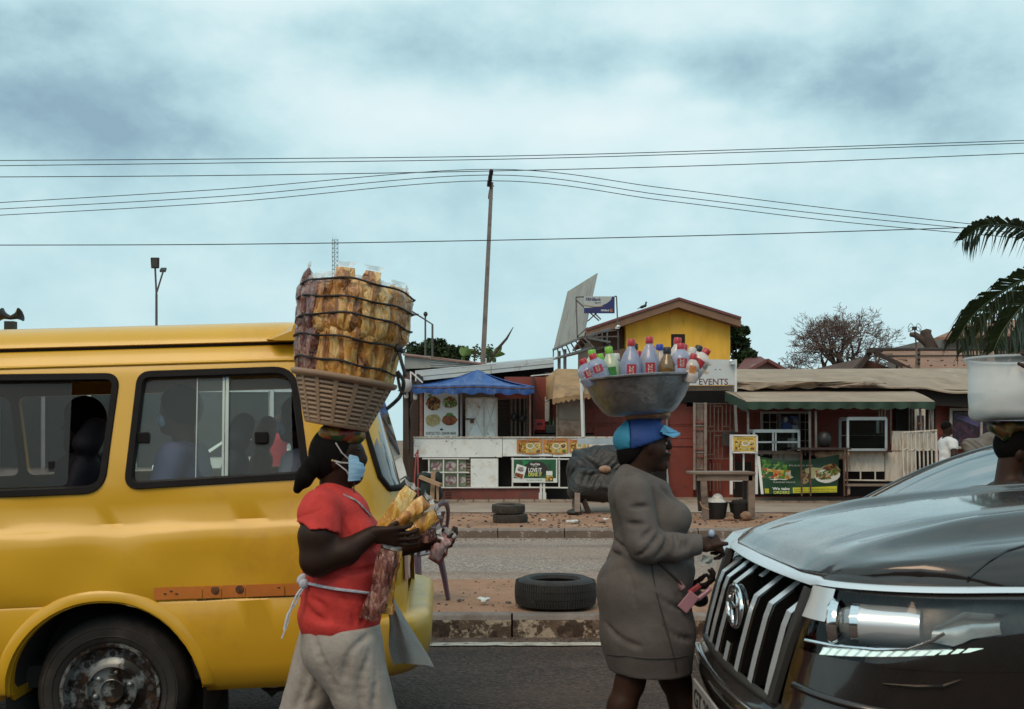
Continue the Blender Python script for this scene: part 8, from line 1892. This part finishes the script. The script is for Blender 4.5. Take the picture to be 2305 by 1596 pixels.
s = SDF(); s.cap(B(1414, 1108, -.160), B(1436, 1215, -.215), .080, .070, .04).cap(B(1436, 1215, -.215), B(1500, 1220, -.205), .069, .056, .03).cap(B(1500, 1220, -.205), B(1560, 1215, -.172), .056, .042, .025)
d3 = folds((.75, .1, .6), .006, 62, 6, .9); s.disp = lambda X, Y, Z: d3(X, Y, Z); s.cut(lambda X, Y, Z: X - B(1561, 0).x)
crease(s, [[(1380, 1128), (1420, 1142), (1458, 1140)], [(1378, 1160), (1415, 1178), (1450, 1180)], [(1405, 1235), (1440, 1218), (1466, 1192)], [(1432, 1252), (1462, 1232), (1484, 1200)], [(1470, 1258), (1492, 1238), (1502, 1206)], [(1516, 1198), (1522, 1220), (1520, 1244)], [(1530, 1198), (1536, 1218), (1535, 1240)], [(1543, 1198), (1548, 1216), (1547, 1236)]], .011)
organic('sleeve', [(s, .0075)], m_dress, w2_)
s = SDF(); s.cap(B(1436, 1106, .165), B(1470, 1255, .205), .082, .07, .04).cap(B(1470, 1255, .205), B(1542, 1316, .06), .065, .043, .03); s.disp = d3; organic('sleeve', [(s, .009)], m_dress, w2_)
T2 = bvh(dress); m_seam = pm('seam_dark', (.05, .045, .042), .9, var=.1)
for q in ([(1466, 1262), (1470, 1300), (1478, 1340), (1492, 1390), (1506, 1440), (1518, 1490), (1522, 1512)], [(1402, 1475), (1440, 1480), (1480, 1482), (1520, 1480), (1548, 1474)], [(1366, 1472), (1385, 1475), (1402, 1476)]):
 P = hits(T2, q, .001)
 if len(P) > 2: mb = MB(); mb.tube(smooth_line(P, 4), .0035, 5); mb.build('seam', m_seam, w2_, smooth=60)
P = hits(T2, [(1424, 1063), (1440, 1068), (1455, 1076), (1464, 1084)], .002)
for (u, v, u2, v2, dy) in ((1334, 1768, 1402, 1773, -.085), (1545, 1767, 1622, 1772, .085)):
 mb = MB(); mb.tube([B(u, v, dy), B(u2, v2, dy)], [.045, .04], 10, flat=.3); mb.build('sandal', m_shoe, w2_, smooth=60)
# waist bag and strap, phone in the far hand
ws_ = thing('waist_bag', 'small black waist bag with strap round the person in grey', 'bag', tuple(B(1540, 1340, -.05)))
P = hits(T2, [(1475, 1262), (1490, 1275), (1505, 1288), (1520, 1302), (1534, 1318)], .004)
mb = MB(); mb.tube(smooth_line(P, 4), .010, 6, flat=.4) if len(P) > 2 else None; mb.build('strap', m_ink, ws_, smooth=60)
s = SDF(); s.cap(B(1548, 1330, -.09), B(1572, 1345, -.05), .035, .032, .02); s.disp = folds((1, 0, 1), .003, 90); organic('pouch', [(s, .008)], m_black, ws_)
ph = thing('phone', 'pink phone held with red and pink pieces at the waist of the person in grey', 'phone', tuple(B(1552, 1330, -.14)))
Rp = Matrix.Rotation(R(-50), 3, 'Y'); mb = MB(); mb.box(B(1533, 1340, -.17), (.085, .014, .05), Rp); mb.build('case', pm('pink_case', (.36, .17, .21), .35, vs=9, var=.1, coat=.5), ph, bevel=.004)
mb = MB(); mb.box(B(1546, 1313, -.165), (.060, .018, .022), Matrix.Rotation(R(-35), 3, 'Y')); mb.build('red_purse', pm('purse_red', (.30, .03, .035), .4, var=.1, coat=.4), ph, bevel=.005)
s = SDF(); s.cap(B(1556, 1335, -.15), B(1582, 1316, -.14), .012, .011, .01); organic('pink_strap', [(s, .006)], MATS['pink_case'], ph)
MB().tube([B(1510, 1298, -.16), B(1522, 1312, -.165)], .014, 8).build('wrist_band', pm('band_pink', (.30, .16, .16), .6, var=.2), ph)
mn = tag(MB().sheet(grd(lambda k, t: B(1562 + 22 * t + 3 * math.sin(k * 4), 1238 + 16 * k + 6 * t, -.17 + .01 * math.sin(t * 6 + k * 3)), 4, 6), (0, .002, 0)).build('banknote', pm('note_green', (.42, .48, .46), .7, vs=25, var=.3), smooth=60), 'pale folded banknote under the fist of the person in grey', 'banknote')
tag(MB().ell(B(1583, 1192, -.17), (.014, .012, .016), 10).build('water_sachet', pm('top_blue', (.36, .46, .62), .3, var=.1), smooth=180), 'small pale blue plastic sachet pinched above the fist', 'sachet')
# basin
BT = Matrix.Translation(B(1440, 934)) @ Matrix.Rotation(R(-3.6), 4, 'Y')
def bs3(x, y, z): return BT @ Vector((x, y, z))
ba = thing('basin', 'dented aluminium basin full of drink bottles on the head of the person in grey', 'basin', tuple(B(1440, 934)))
m_alub = pm('aluminium_dull', (.40, .40, .415), .42, .85, vs=4, var=.25, bump=.02, bs=7, dirt=((.17, .155, .15), 5, .46, .66, .8))
mb = MB(); mb.lathe([(.01, 0), (.118, .0), (.140, .006), (.160, .022), (.197, .072), (.220, .122), (.230, .150), (.240, .153), (.249, .157), (.250, .163), (.243, .166), (.228, .160), (.215, .122), (.192, .075), (.155, .026), (.135, .012), (.01, .008)], 64, BT, cap=False, wob=lambda a, z: 1 + .012 * math.sin(3 * a + 1) + .006 * math.sin(7 * a) + .010 * math.sin(2 * a) * (z > .1)); mb.build('bowl', m_alub, ba, smooth=50)
pd = SDF(); pd.cap(B(1418, 935), B(1494, 933), .023, .023, .02, 3.6); pd.disp = folds((1, .4, 1), .003, 120); tag(organic('head_pad', [(pd, .008)], pm('pad_tan', (.40, .23, .13), .85, vs=14, var=.25)), 'tan cloth pad between the blue cap and the metal basin', 'pad')
# bottles
m_wat = pm('water_bottle_plastic', (.36, .42, .62), .18, vs=14, var=.25, alpha=.62, coat=.8, coatr=.06)
m_milk = pm('milky_bottle_plastic', (.52, .60, .42), .25, vs=10, var=.25, alpha=.85, coat=.6)
m_bev = pm('malt_bottle_plastic', (.16, .085, .02), .2, vs=10, var=.35, coat=.8)
m_pale = pm('pale_juice_plastic', (.58, .50, .47), .3, vs=10, var=.2, coat=.6)
m_cr = pm('cap_red', (.46, .022, .035), .4, var=.05, coat=.3); m_cg = pm('cap_green', (.20, .50, .04), .4, var=.05, coat=.3); m_ck = pm('cap_black', (.02, .02, .022), .4, var=.05); m_cb = pm('cap_royal', (.02, .05, .34), .4, var=.05); m_cy = pm('cap_orange', (.62, .34, .05), .4, var=.05)
m_lr = pm('label_red', (.40, .025, .04), .5, var=.1); m_lg = pm('label_green', (.04, .22, .04), .5, vs=20, var=.5); m_lw = pm('label_white', (.6, .6, .58), .5, var=.1); m_lb = pm('label_orange', (.55, .20, .05), .5, vs=30, var=.5)
def bottle(label, u, v, lean, dy, r, h, mb_, mc, ml, back=0, txt=None):
 """cap centre at pixel (u,v); lean to the side in degrees"""
 t = thing('bottle', label, 'bottle', tuple(B(u, v, dy)), 'bottles in the basin')
 T = Matrix.Translation(B(u, v, dy)) @ Matrix.Rotation(R(lean), 4, 'Y') @ Matrix.Rotation(R(back), 4, 'X')
 cr_ = .0165 if r > .03 else .014; lx = (u - 1440) / 521 - .08 * math.sin(R(lean)); rho = math.hypot(lx, dy) + r * .8; wz = lin([(0, .01), (.13, .02), (.18, .078), (.21, .125), (.24, .165)], rho); h = max(.11, min(h, ((934 - v) / 521 - wz) / math.cos(R(lean))))
 mb = MB(); mb.lathe([(.01, -h), (r * .9, -h), (r, -h + .015), (r, -h * .62), (r * .955, -h * .60), (r * .955, -h * .55), (r, -h * .53), (r, -h * .36), (r * .93, -h * .30), (r * .70, -h * .20), (r * .45, -h * .12), (cr_ * .86, -h * .075), (cr_ * .86, -.006)], 24, T, cap=False); mb.build('body', mb_, t, smooth=40)
 mb = MB(); mb.lathe([(cr_, -.016), (cr_ * 1.04, -.010), (cr_ * 1.02, .008), (cr_ * .85, .012), (.002, .0125)], 20, T, cap=True); mb.build('cap', mc, t, smooth=40)
 if ml:
  rows = []
  for z in (-h * .66, -h * .52, -h * .38): rows.append([T @ Vector((r * 1.012 * math.cos(a), r * 1.012 * math.sin(a), z)) for a in [R(-118) + R(52) * j / 8 for j in range(9)]])
  lb = MB().grid(rows).build('label', ml, t, smooth=180)
  if txt:
   o = text(txt, 0, 0, 0, m_lw, lb, w=h * .22, h=r * .42, name='label_lettering', font_bold=.02)
   for vv in o.data.vertices:
    a_, b_ = vv.co.x, vv.co.z; an = R(-92) + (r * .2 - b_) / r; p = T @ Vector((r * 1.03 * math.cos(an), r * 1.03 * math.sin(an), -h * .63 + a_)); vv.co = p
 return t
W = 'VOLTIC'
bottle('small clear bottle with white cap squeezed in behind the lime capped bottle', 1388, 800, -3, .04, .034, .2, m_wat, m_lw, None)
bottle('slim brown bottle with red cap between the two tall water bottles', 1436, 796, 2, .0, .028, .2, m_bev, m_cr, None)
bottle('green tinted bottle with green cap leaning behind the leftmost pair', 1352, 800, -10, .06, .034, .2, m_milk, m_cg, m_lg)
bottle('small pale bottle with orange label at the right front of the basin', 1548, 808, 8, -.13, .030, .16, m_pale, m_cr, m_lb)
bottle('blue water bottle tipped furthest left, red cap over the basin rim', 1309, 817, -24, -.08, .043, .235, m_wat, m_cr, m_lr, 0, W)
bottle('blue water bottle leaning left beside the leftmost one, red cap', 1330, 807, -20, -.10, .043, .235, m_wat, m_cr, m_lr, 0, W)
bottle('bottle with pale green cap behind the two left water bottles', 1333, 792, -8, .03, .036, .24, m_milk, m_cg, None)
bottle('milky green bottle with lime cap and green label at the left front', 1366, 790, -8, -.07, .038, .235, m_milk, m_cg, m_lg)
bottle('tall blue water bottle with red cap left of centre', 1414, 775, 1, -.10, .045, .255, m_wat, m_cr, m_lr, 0, W)
bottle('bottle with black cap half hidden behind the left tall water bottle', 1429, 778, 2, .03, .036, .24, m_wat, m_ck, None)
bottle('tallest blue water bottle with red cap in the centre', 1456, 768, 0, -.07, .045, .265, m_wat, m_cr, m_lr, 0, W)
bottle('clear bottle with red cap just behind the tallest bottle', 1470, 783, 2, .05, .036, .24, m_wat, m_cr, None)
bottle('bottle with royal blue cap at the back of the basin', 1492, 776, -2, .10, .032, .22, m_pale, m_cb, m_lb)
bottle('bottle with orange cap behind the dark malt bottle', 1479, 792, -6, .06, .030, .20, m_pale, m_cy, None)
bottle('short dark brown malt bottle with black cap right of centre', 1492, 793, 0, -.11, .037, .20, m_bev, m_ck, None)
bottle('clear blue water bottle with red cap right of the malt bottle', 1523, 784, 0, -.10, .045, .235, m_wat, m_cr, m_lr, 0, W)
bottle('pale bottle with bright red cap standing highest at the back right', 1528, 764, 4, .04, .038, .26, m_pale, m_cr, m_lb)
bottle('pale bottle with red cap leaning behind the right water bottle', 1540, 780, 10, .02, .036, .24, m_pale, m_cr, m_lb)
bottle('bottle with dark cap leaning right at the back right edge', 1574, 783, 20, .02, .036, .22, m_pale, m_ck, None)
bottle('pale juice bottle with red cap tipped furthest right', 1581, 795, 34, -.08, .042, .215, m_pale, m_cr, m_lr)
bottle('whitish bottle standing between the two right tipped bottles', 1555, 790, 14, -.03, .040, .23, m_pale, m_lw, m_lb)
# ------------------------------------------------ third person with a tub, right edge
Y3 = 5.2
def C3(u, v, dy=0.): return at(u, v, Y3) + Vector((0, dy, 0))
w3 = thing('person', 'person at the right edge raising one arm to a white tub on the head', 'person', tuple(C3(2290, 1640)))
s = SDF(); s.ell(C3(2290, 1010), (.10, .078, .115), .02).cap(C3(2312, 1050), C3(2335, 1058), .045, .033, .03).cap(C3(2345, 1000), C3(2355, 1015), .011, .016, .012).ell(C3(2278, 1022, -.078), (.018, .010, .030), .006)
s.cap(C3(2272, 1050), C3(2268, 1100), .062, .07, .03).cap(C3(2275, 1150), C3(2285, 1330), .12, .13, .06, 1.25).cap(C3(2285, 1330), C3(2285, 1400), .13, .14, .05, 1.2)
s.cap(C3(2270, 1110, -.16), C3(2280, 1110, .16), .062, .062, .05)
s.cap(C3(2285, 1105, -.17), C3(2330, 1010, -.25), .062, .052, .03).cap(C3(2330, 1010, -.25), C3(2303, 890, -.28), .05, .036, .03).cap(C3(2303, 890, -.28), C3(2284, 850, -.285), .038, .030, .02)
s.chain([C3(2275, 1400, -.09), C3(2280, 1520, -.09), C3(2260, 1630, -.09)], [.12, .07, .045]).chain([C3(2295, 1400, .09), C3(2310, 1520, .09), C3(2330, 1630, .09)], [.12, .07, .045])
h1 = SDF(); h1.cap(C3(2290, 862, -.28), C3(2284, 850, -.285), .032, .028, .02); hand2(h1, C3(2284, 850, -.285), (-.35, .15, .9), (-.2, .9, -.1), 1, (.5, .9, .6), 1.05)
organic('body', [(s, .012), (h1, .0055)], m_skin2, w3)
s = SDF(); s.ell(C3(2282, 1000), (.105, .084, .108), .02); s.cut(lambda X, Y, Z: X - (C3(2318, 0).x + (Z - C3(0, 985).z) * .5)); organic('hair', [(s, .01)], m_hair, w3)
s = SDF(); s.cap(C3(2255, 965), C3(2330, 962), .038, .036, .03, 2.2).cap(C3(2225, 962, -.05), C3(2250, 985, -.06), .03, .02, .03); s.disp = folds((.5, .2, 1), .006, 110); organic('head_cloth', [(s, .01)], patchwork('dark_head_cloth', [(.16, .07, .02), (.03, .06, .02), (.13, .025, .02), (.22, .13, .03), (.015, .012, .008)], 22), w3)
s = SDF(); s.cap(C3(2275, 1150), C3(2285, 1330), .14, .15, .06, 1.25).cap(C3(2265, 1118, -.15), C3(2280, 1118, .15), .08, .08, .05); s.disp = folds((.3, .2, 1), .004, 60); organic('shirt', [(s, .012)], pm('dark_vest', (.03, .028, .03), .9, var=.2), w3)
tb3 = thing('tub', 'translucent white plastic tub on the head of the person at the right edge', 'tub', tuple(C3(2288, 945)))
m_tub = pm('tub_plastic', (.72, .76, .78), .35, vs=4, var=.05, alpha=.55, coat=.3)
T = Matrix.Translation(C3(2290, 945)) @ Matrix.Rotation(R(1.2), 4, 'Y')
mb = MB(); mb.lathe([(.01, 0), (.20, 0), (.222, .012), (.234, .05), (.240, .12), (.243, .20), (.245, .295), (.256, .305), (.268, .312), (.268, .322), (.250, .322), (.240, .31)], 56, T, cap=False); mb.build('shell', m_tub, tb3, smooth=50)
rl = SDF(); rl.cap(C3(2232, 908, -.02), C3(2350, 880, -.02), .055, .06, .04, 1.5).cap(C3(2215, 930, .0), C3(2350, 925, 0), .04, .04, .04, 3).cap(C3(2225, 925, .1), C3(2350, 900, .12), .05, .05, .04); rl.disp = folds((.4, .3, 1), .003, 60); tag(organic('bread_rolls', [(rl, .012)], pm('cream_bundle', (.52, .47, .42), .8, vs=8, var=.12)), 'cream coloured wrapped bundle lying inside the white tub', 'bundle')
# ------------------------------------------------ man in white T-shirt on the footpath
Y4 = 17.0
def C4(u, v, dy=0.): return at(u, v, Y4) + Vector((0, dy, 0))
w4 = thing('person', 'person in white T-shirt and dark trousers walking by the folding gate', 'person', tuple(C4(2135, 1168)))
s = SDF(); s.ell(C4(2132, 964), (.088, .075, .112), .02).cap(C4(2136, 973), C4(2139, 974), .045, .035, .03).cap(C4(2143, 963), C4(2145, 966), .010, .014, .012).cap(C4(2130, 975), C4(2128, 988), .052, .058, .03)
s.cap(C4(2131, 1000), C4(2132, 1045), .10, .10, .05, 1.25).cap(C4(2129, 992, -.15), C4(2131, 992, .15), .05, .05, .05)
s.chain([C4(2134, 996, -.19), C4(2131, 1024, -.27), C4(2124, 1047, -.26)], [.056, .05, .038]).chain([C4(2131, 996, .19), C4(2139, 1026, .23), C4(2149, 1046, .19)], [.054, .044, .032]).ell(C4(2122, 1053, -.26), (.035, .025, .05), .02).ell(C4(2152, 1051, .185), (.04, .025, .04), .02)
s.chain([C4(2131, 1055, -.09), C4(2120, 1110, -.09), C4(2100, 1158, -.09)], [.10, .065, .045]).chain([C4(2133, 1055, .09), C4(2148, 1110, .09), C4(2155, 1160, .09)], [.10, .065, .045])
organic('body', [(s, .014)], m_skin, w4)
s = SDF(); s.cap(C4(2131, 1000), C4(2132, 1050), .118, .132, .05, 1.3).cap(C4(2129, 992, -.14), C4(2131, 992, .14), .068, .068, .05).cap(C4(2134, 997, -.19), C4(2133, 1006, -.21), .075, .075, .03).cap(C4(2131, 997, .19), C4(2134, 1010, .215), .075, .08, .03); s.cut(lambda X, Y, Z: C4(0, 1053).z - Z); s.disp = folds((.3, .2, 1), .007, 42); organic('shirt', [(s, .013)], pm('white_tee', (.66, .67, .68), .85, vs=6, var=.05), w4)
s = SDF(); s.cap(C4(2131, 1052), C4(2132, 1060), .125, .12, .05, 1.2).chain([C4(2131, 1060, -.085), C4(2120, 1110, -.09), C4(2101, 1155, -.09)], [.12, .085, .07]).chain([C4(2133, 1060, .085), C4(2148, 1110, .09), C4(2155, 1157, .09)], [.12, .085, .07]); s.cut(lambda X, Y, Z: Z - C4(0, 1051).z); organic('trousers', [(s, .016)], pm('navy_trousers', (.014, .014, .022), .85, var=.2), w4)
s = SDF(); s.ell(C4(2129, 959), (.092, .08, .085), .02); s.cut(lambda X, Y, Z: C4(0, 966).z - Z + (X - C4(2132, 0).x) * .5); organic('hair', [(s, .012)], m_hair, w4)
# ------------------------------------------------ passengers inside the van
def passenger(label, u, v, y, face, shirt_m, mask=None, tall=1.0):
 p = VM @ vl(u, v, y); t = thing('person', label, 'person', (p.x, p.y, .6), 'van passengers'); f = face
 s = SDF(); s.ell(p, (.092, .075, .115), .02).cap(p + Vector((f * .02, 0, -.07)), p + Vector((f * .06, 0, -.085)), .045, .035, .03).cap(p + Vector((f * .085, 0, -.005)), p + Vector((f * .10, 0, -.03)), .010, .015, .01).cap(p + Vector((-f * .02, 0, -.08)), p + Vector((-f * .03, 0, -.17)), .052, .06, .03).cap(p + Vector((-f * .03, 0, -.3)), p + Vector((-f * .02, 0, -.65)), .11, .13, .05, 1.3)
 organic('body', [(s, .014)], pm('passenger_skin', (.075, .036, .024), .5, vs=12, var=.15, spec=.25), t)
 s = SDF(); s.cap(p + Vector((-f * .03, 0, -.30)), p + Vector((-f * .02, 0, -.66)), .13, .15, .05, 1.3).cap(p + Vector((-f * .03, -.16, -.23)), p + Vector((-f * .03, .16, -.23)), .075, .075, .05).cap(p + Vector((-f * .03, -.2, -.24)), p + Vector((f * .02, -.25, -.46)), .07, .062, .03).cap(p + Vector((f * .02, -.25, -.46)), p + Vector((f * .20, -.2, -.56)), .06, .05, .03); s.disp = folds((.5, .2, 1), .006, 50); organic('shirt', [(s, .014)], shirt_m, t)
 s = SDF(); s.ell(p + Vector((-f * .014, 0, .02)), (.108, .092, .116), .02); s.cut(lambda X, Y, Z: f * (X - p.x) - .05 - (Z - p.z) * .5); organic('hair', [(s, .012)], m_hair, t)
 if mask: s = SDF(); s.ell(p + Vector((f * .062, 0, -.045)), (.045, .055, .05), .02); s.cut(lambda X, Y, Z: .045 - f * (X - p.x)); organic('face_mask', [(s, .009)], m_mask, t)
m_blush = pm('slate_blue_shirt', (.10, .11, .23), .85, vs=5, var=.15); m_lav = pm('lavender_shirt', (.42, .42, .56), .85, vs=5, var=.12); m_dks = pm('dark_shirt', (.02, .018, .022), .85, var=.2)
passenger('masked passenger in slate blue shirt facing forward behind the van window', 402, 925, .50, -1, m_blush, True)
passenger('passenger in lavender shirt at the rear end of the van window', 668, 945, .85, -1, m_lav, True)
passenger('dark silhouetted passenger behind the half-open left van window', 185, 950, .62, -1, m_dks)
pr = thing('person', 'person in red shirt standing beyond the road, seen through the van', 'person', tuple(at(628, 1150, 15.5)))
p = at(626, 950, 15.5)
s = SDF(); s.ell(p, (.09, .075, .115), .02).cap(p + Vector((0, 0, -.1)), p + Vector((0, 0, -.2)), .05, .06).cap(p + Vector((0, 0, -.3)), p + Vector((0, 0, -.75)), .1, .11, .05, 1.3).chain([p + Vector((-.08, 0, -.8)), p + Vector((-.1, 0, -1.2)), p + Vector((-.1, 0, -1.6))], [.1, .07, .05]).chain([p + Vector((.08, 0, -.8)), p + Vector((.1, 0, -1.2)), p + Vector((.1, 0, -1.6))], [.1, .07, .05]); organic('body', [(s, .018)], m_skin, pr)
s = SDF(); s.cap(p + Vector((0, 0, -.3)), p + Vector((0, 0, -.75)), .13, .13, .05, 1.3).cap(p + Vector((-.15, 0, -.25)), p + Vector((.15, 0, -.25)), .08, .08, .05); organic('shirt', [(s, .016)], pm('crimson_tee', (.34, .025, .035), .85, var=.1), pr)
# ------------------------------------------------ purple plastic chair on the median
ch = thing('plastic_chair', 'dark purple plastic chair with arched back on the median behind the van', 'chair', tuple(Vector((at(918, 1340, 8.25).x, 8.25, .165)))); ch.rotation_euler = (0, 0, R(-24))
m_pur = pm('purple_plastic', (.085, .038, .058), .35, vs=5, var=.15, coat=.3, coatr=.2)
# local: back towards +x
MB().sheet(grd(lambda k, t: Vector((-.20 + .42 * k, -.20 + .40 * t, .42 - .012 * math.sin(k * 3.1) * math.sin(t * 3.1) - .015 * (1 - k))), 6, 6), (0, 0, -.012)).build('seat', m_pur, ch, True, smooth=60)
mb = MB(); arc = [Vector((.20 + .10 * k, -.19 * c_, .42 + .42 * k)) for k, c_ in ()]
P = []
for i in range(25):
 a = math.pi * i / 24; P.append(Vector((.21 + .12 * math.sin(a) ** .8, -.20 * math.cos(a), .43 + .40 * math.sin(a) ** .75)))
mb.tube(P, .024, 8, flat=.55, up=(1, 0, 0)); mb.build('back_arch', m_pur, ch, True, smooth=60)
for y in (-.07, 0, .07): mb = MB(); mb.beam((.215, y, .43), (.30, y * .9, .76), .045, .012); mb.build('back_slat', m_pur, ch, True, bevel=.004)
for sx, sy in ((1, 1), (1, -1), (-1, 1), (-1, -1)):
 mb = MB(); mb.tube([(sx * .19, sy * .18, .42), (sx * .225, sy * .215, .2), (sx * .25, sy * .24, 0)], [.042, .034, .026], 8, flat=.6); mb.build('leg', m_pur if sy < 0 else m_pur, ch, True, smooth=60)
for sy in (1, -1):
 mb = MB(); mb.tube(smooth_line([(.24, sy * .20, .62), (.05, sy * .235, .63), (-.17, sy * .225, .62), (-.20, sy * .21, .54), (-.19, sy * .19, .42)], 4), .022, 8, flat=.6); mb.build('armrest', m_pur, ch, True, smooth=60)
# every separate bar, post, slat or board is a part of its own
ONE = {'bars': 'bar', 'planks': 'plank', 'pipes': 'pipe', 'air_holes': 'air_hole', 'railing': 'rail', 'roof_nail_caps': 'nail_cap'}
SPLIT = set('leg post pole brace rail slat plank bar bars pipes planks railing rib steel_post white_stand grille_frame grille_bar folded_shutter batten board frame truss insulator windscreen_pillar vent_hole wheel_nut louvre shelf dark_post seam rafter vent_block window_rail window_latch far_window_pane hand_hole air_holes white_panel shutter shutter_frame knot stile fascia_seam panel_seam plywood door_knob sidewall_ring mask_strap guy_rope knot lamp_head back_wall wall'.split())
for o in [o for o in bpy.data.objects if o.type == 'MESH' and o.parent and o.name.split('.')[0] in SPLIT and o.get('kind') is None]:
 me = o.data; n = len(me.vertices); par_ = list(range(n))
 def fd(i):
  while par_[i] != i: par_[i] = par_[par_[i]]; i = par_[i]
  return i
 for p in me.polygons:
  a = fd(p.vertices[0])
  for v in p.vertices[1:]: par_[fd(v)] = a
 gr = {}
 for p in me.polygons: gr.setdefault(fd(p.vertices[0]), []).append(p)
 if not 2 <= len(gr) <= 80 or len(me.materials) > 1: continue
 nm = o.name.split('.')[0]; nm = ONE.get(nm, nm)
 for ps in gr.values():
  ix = sorted({v for p in ps for v in p.vertices}); mp = {v: i for i, v in enumerate(ix)}
  c = mobj(nm, [me.vertices[v].co for v in ix], [tuple(mp[v] for v in p.vertices) for p in ps], me.materials[0], o.parent, True, smooth=50 if ps[0].use_smooth else None)
  c.location = o.location; c.matrix_parent_inverse = o.matrix_parent_inverse
  for m in o.modifiers:
   b = c.modifiers.new('bevel', 'BEVEL'); b.width = m.width; b.segments = 2; b.limit_method = 'ANGLE'
  for ch in list(o.children) if ps is list(gr.values())[0] else []: ch.parent = c
 bpy.data.objects.remove(o)
print('objects', len(bpy.data.objects), 'tris', sum(len(m.polygons) for m in bpy.data.meshes))
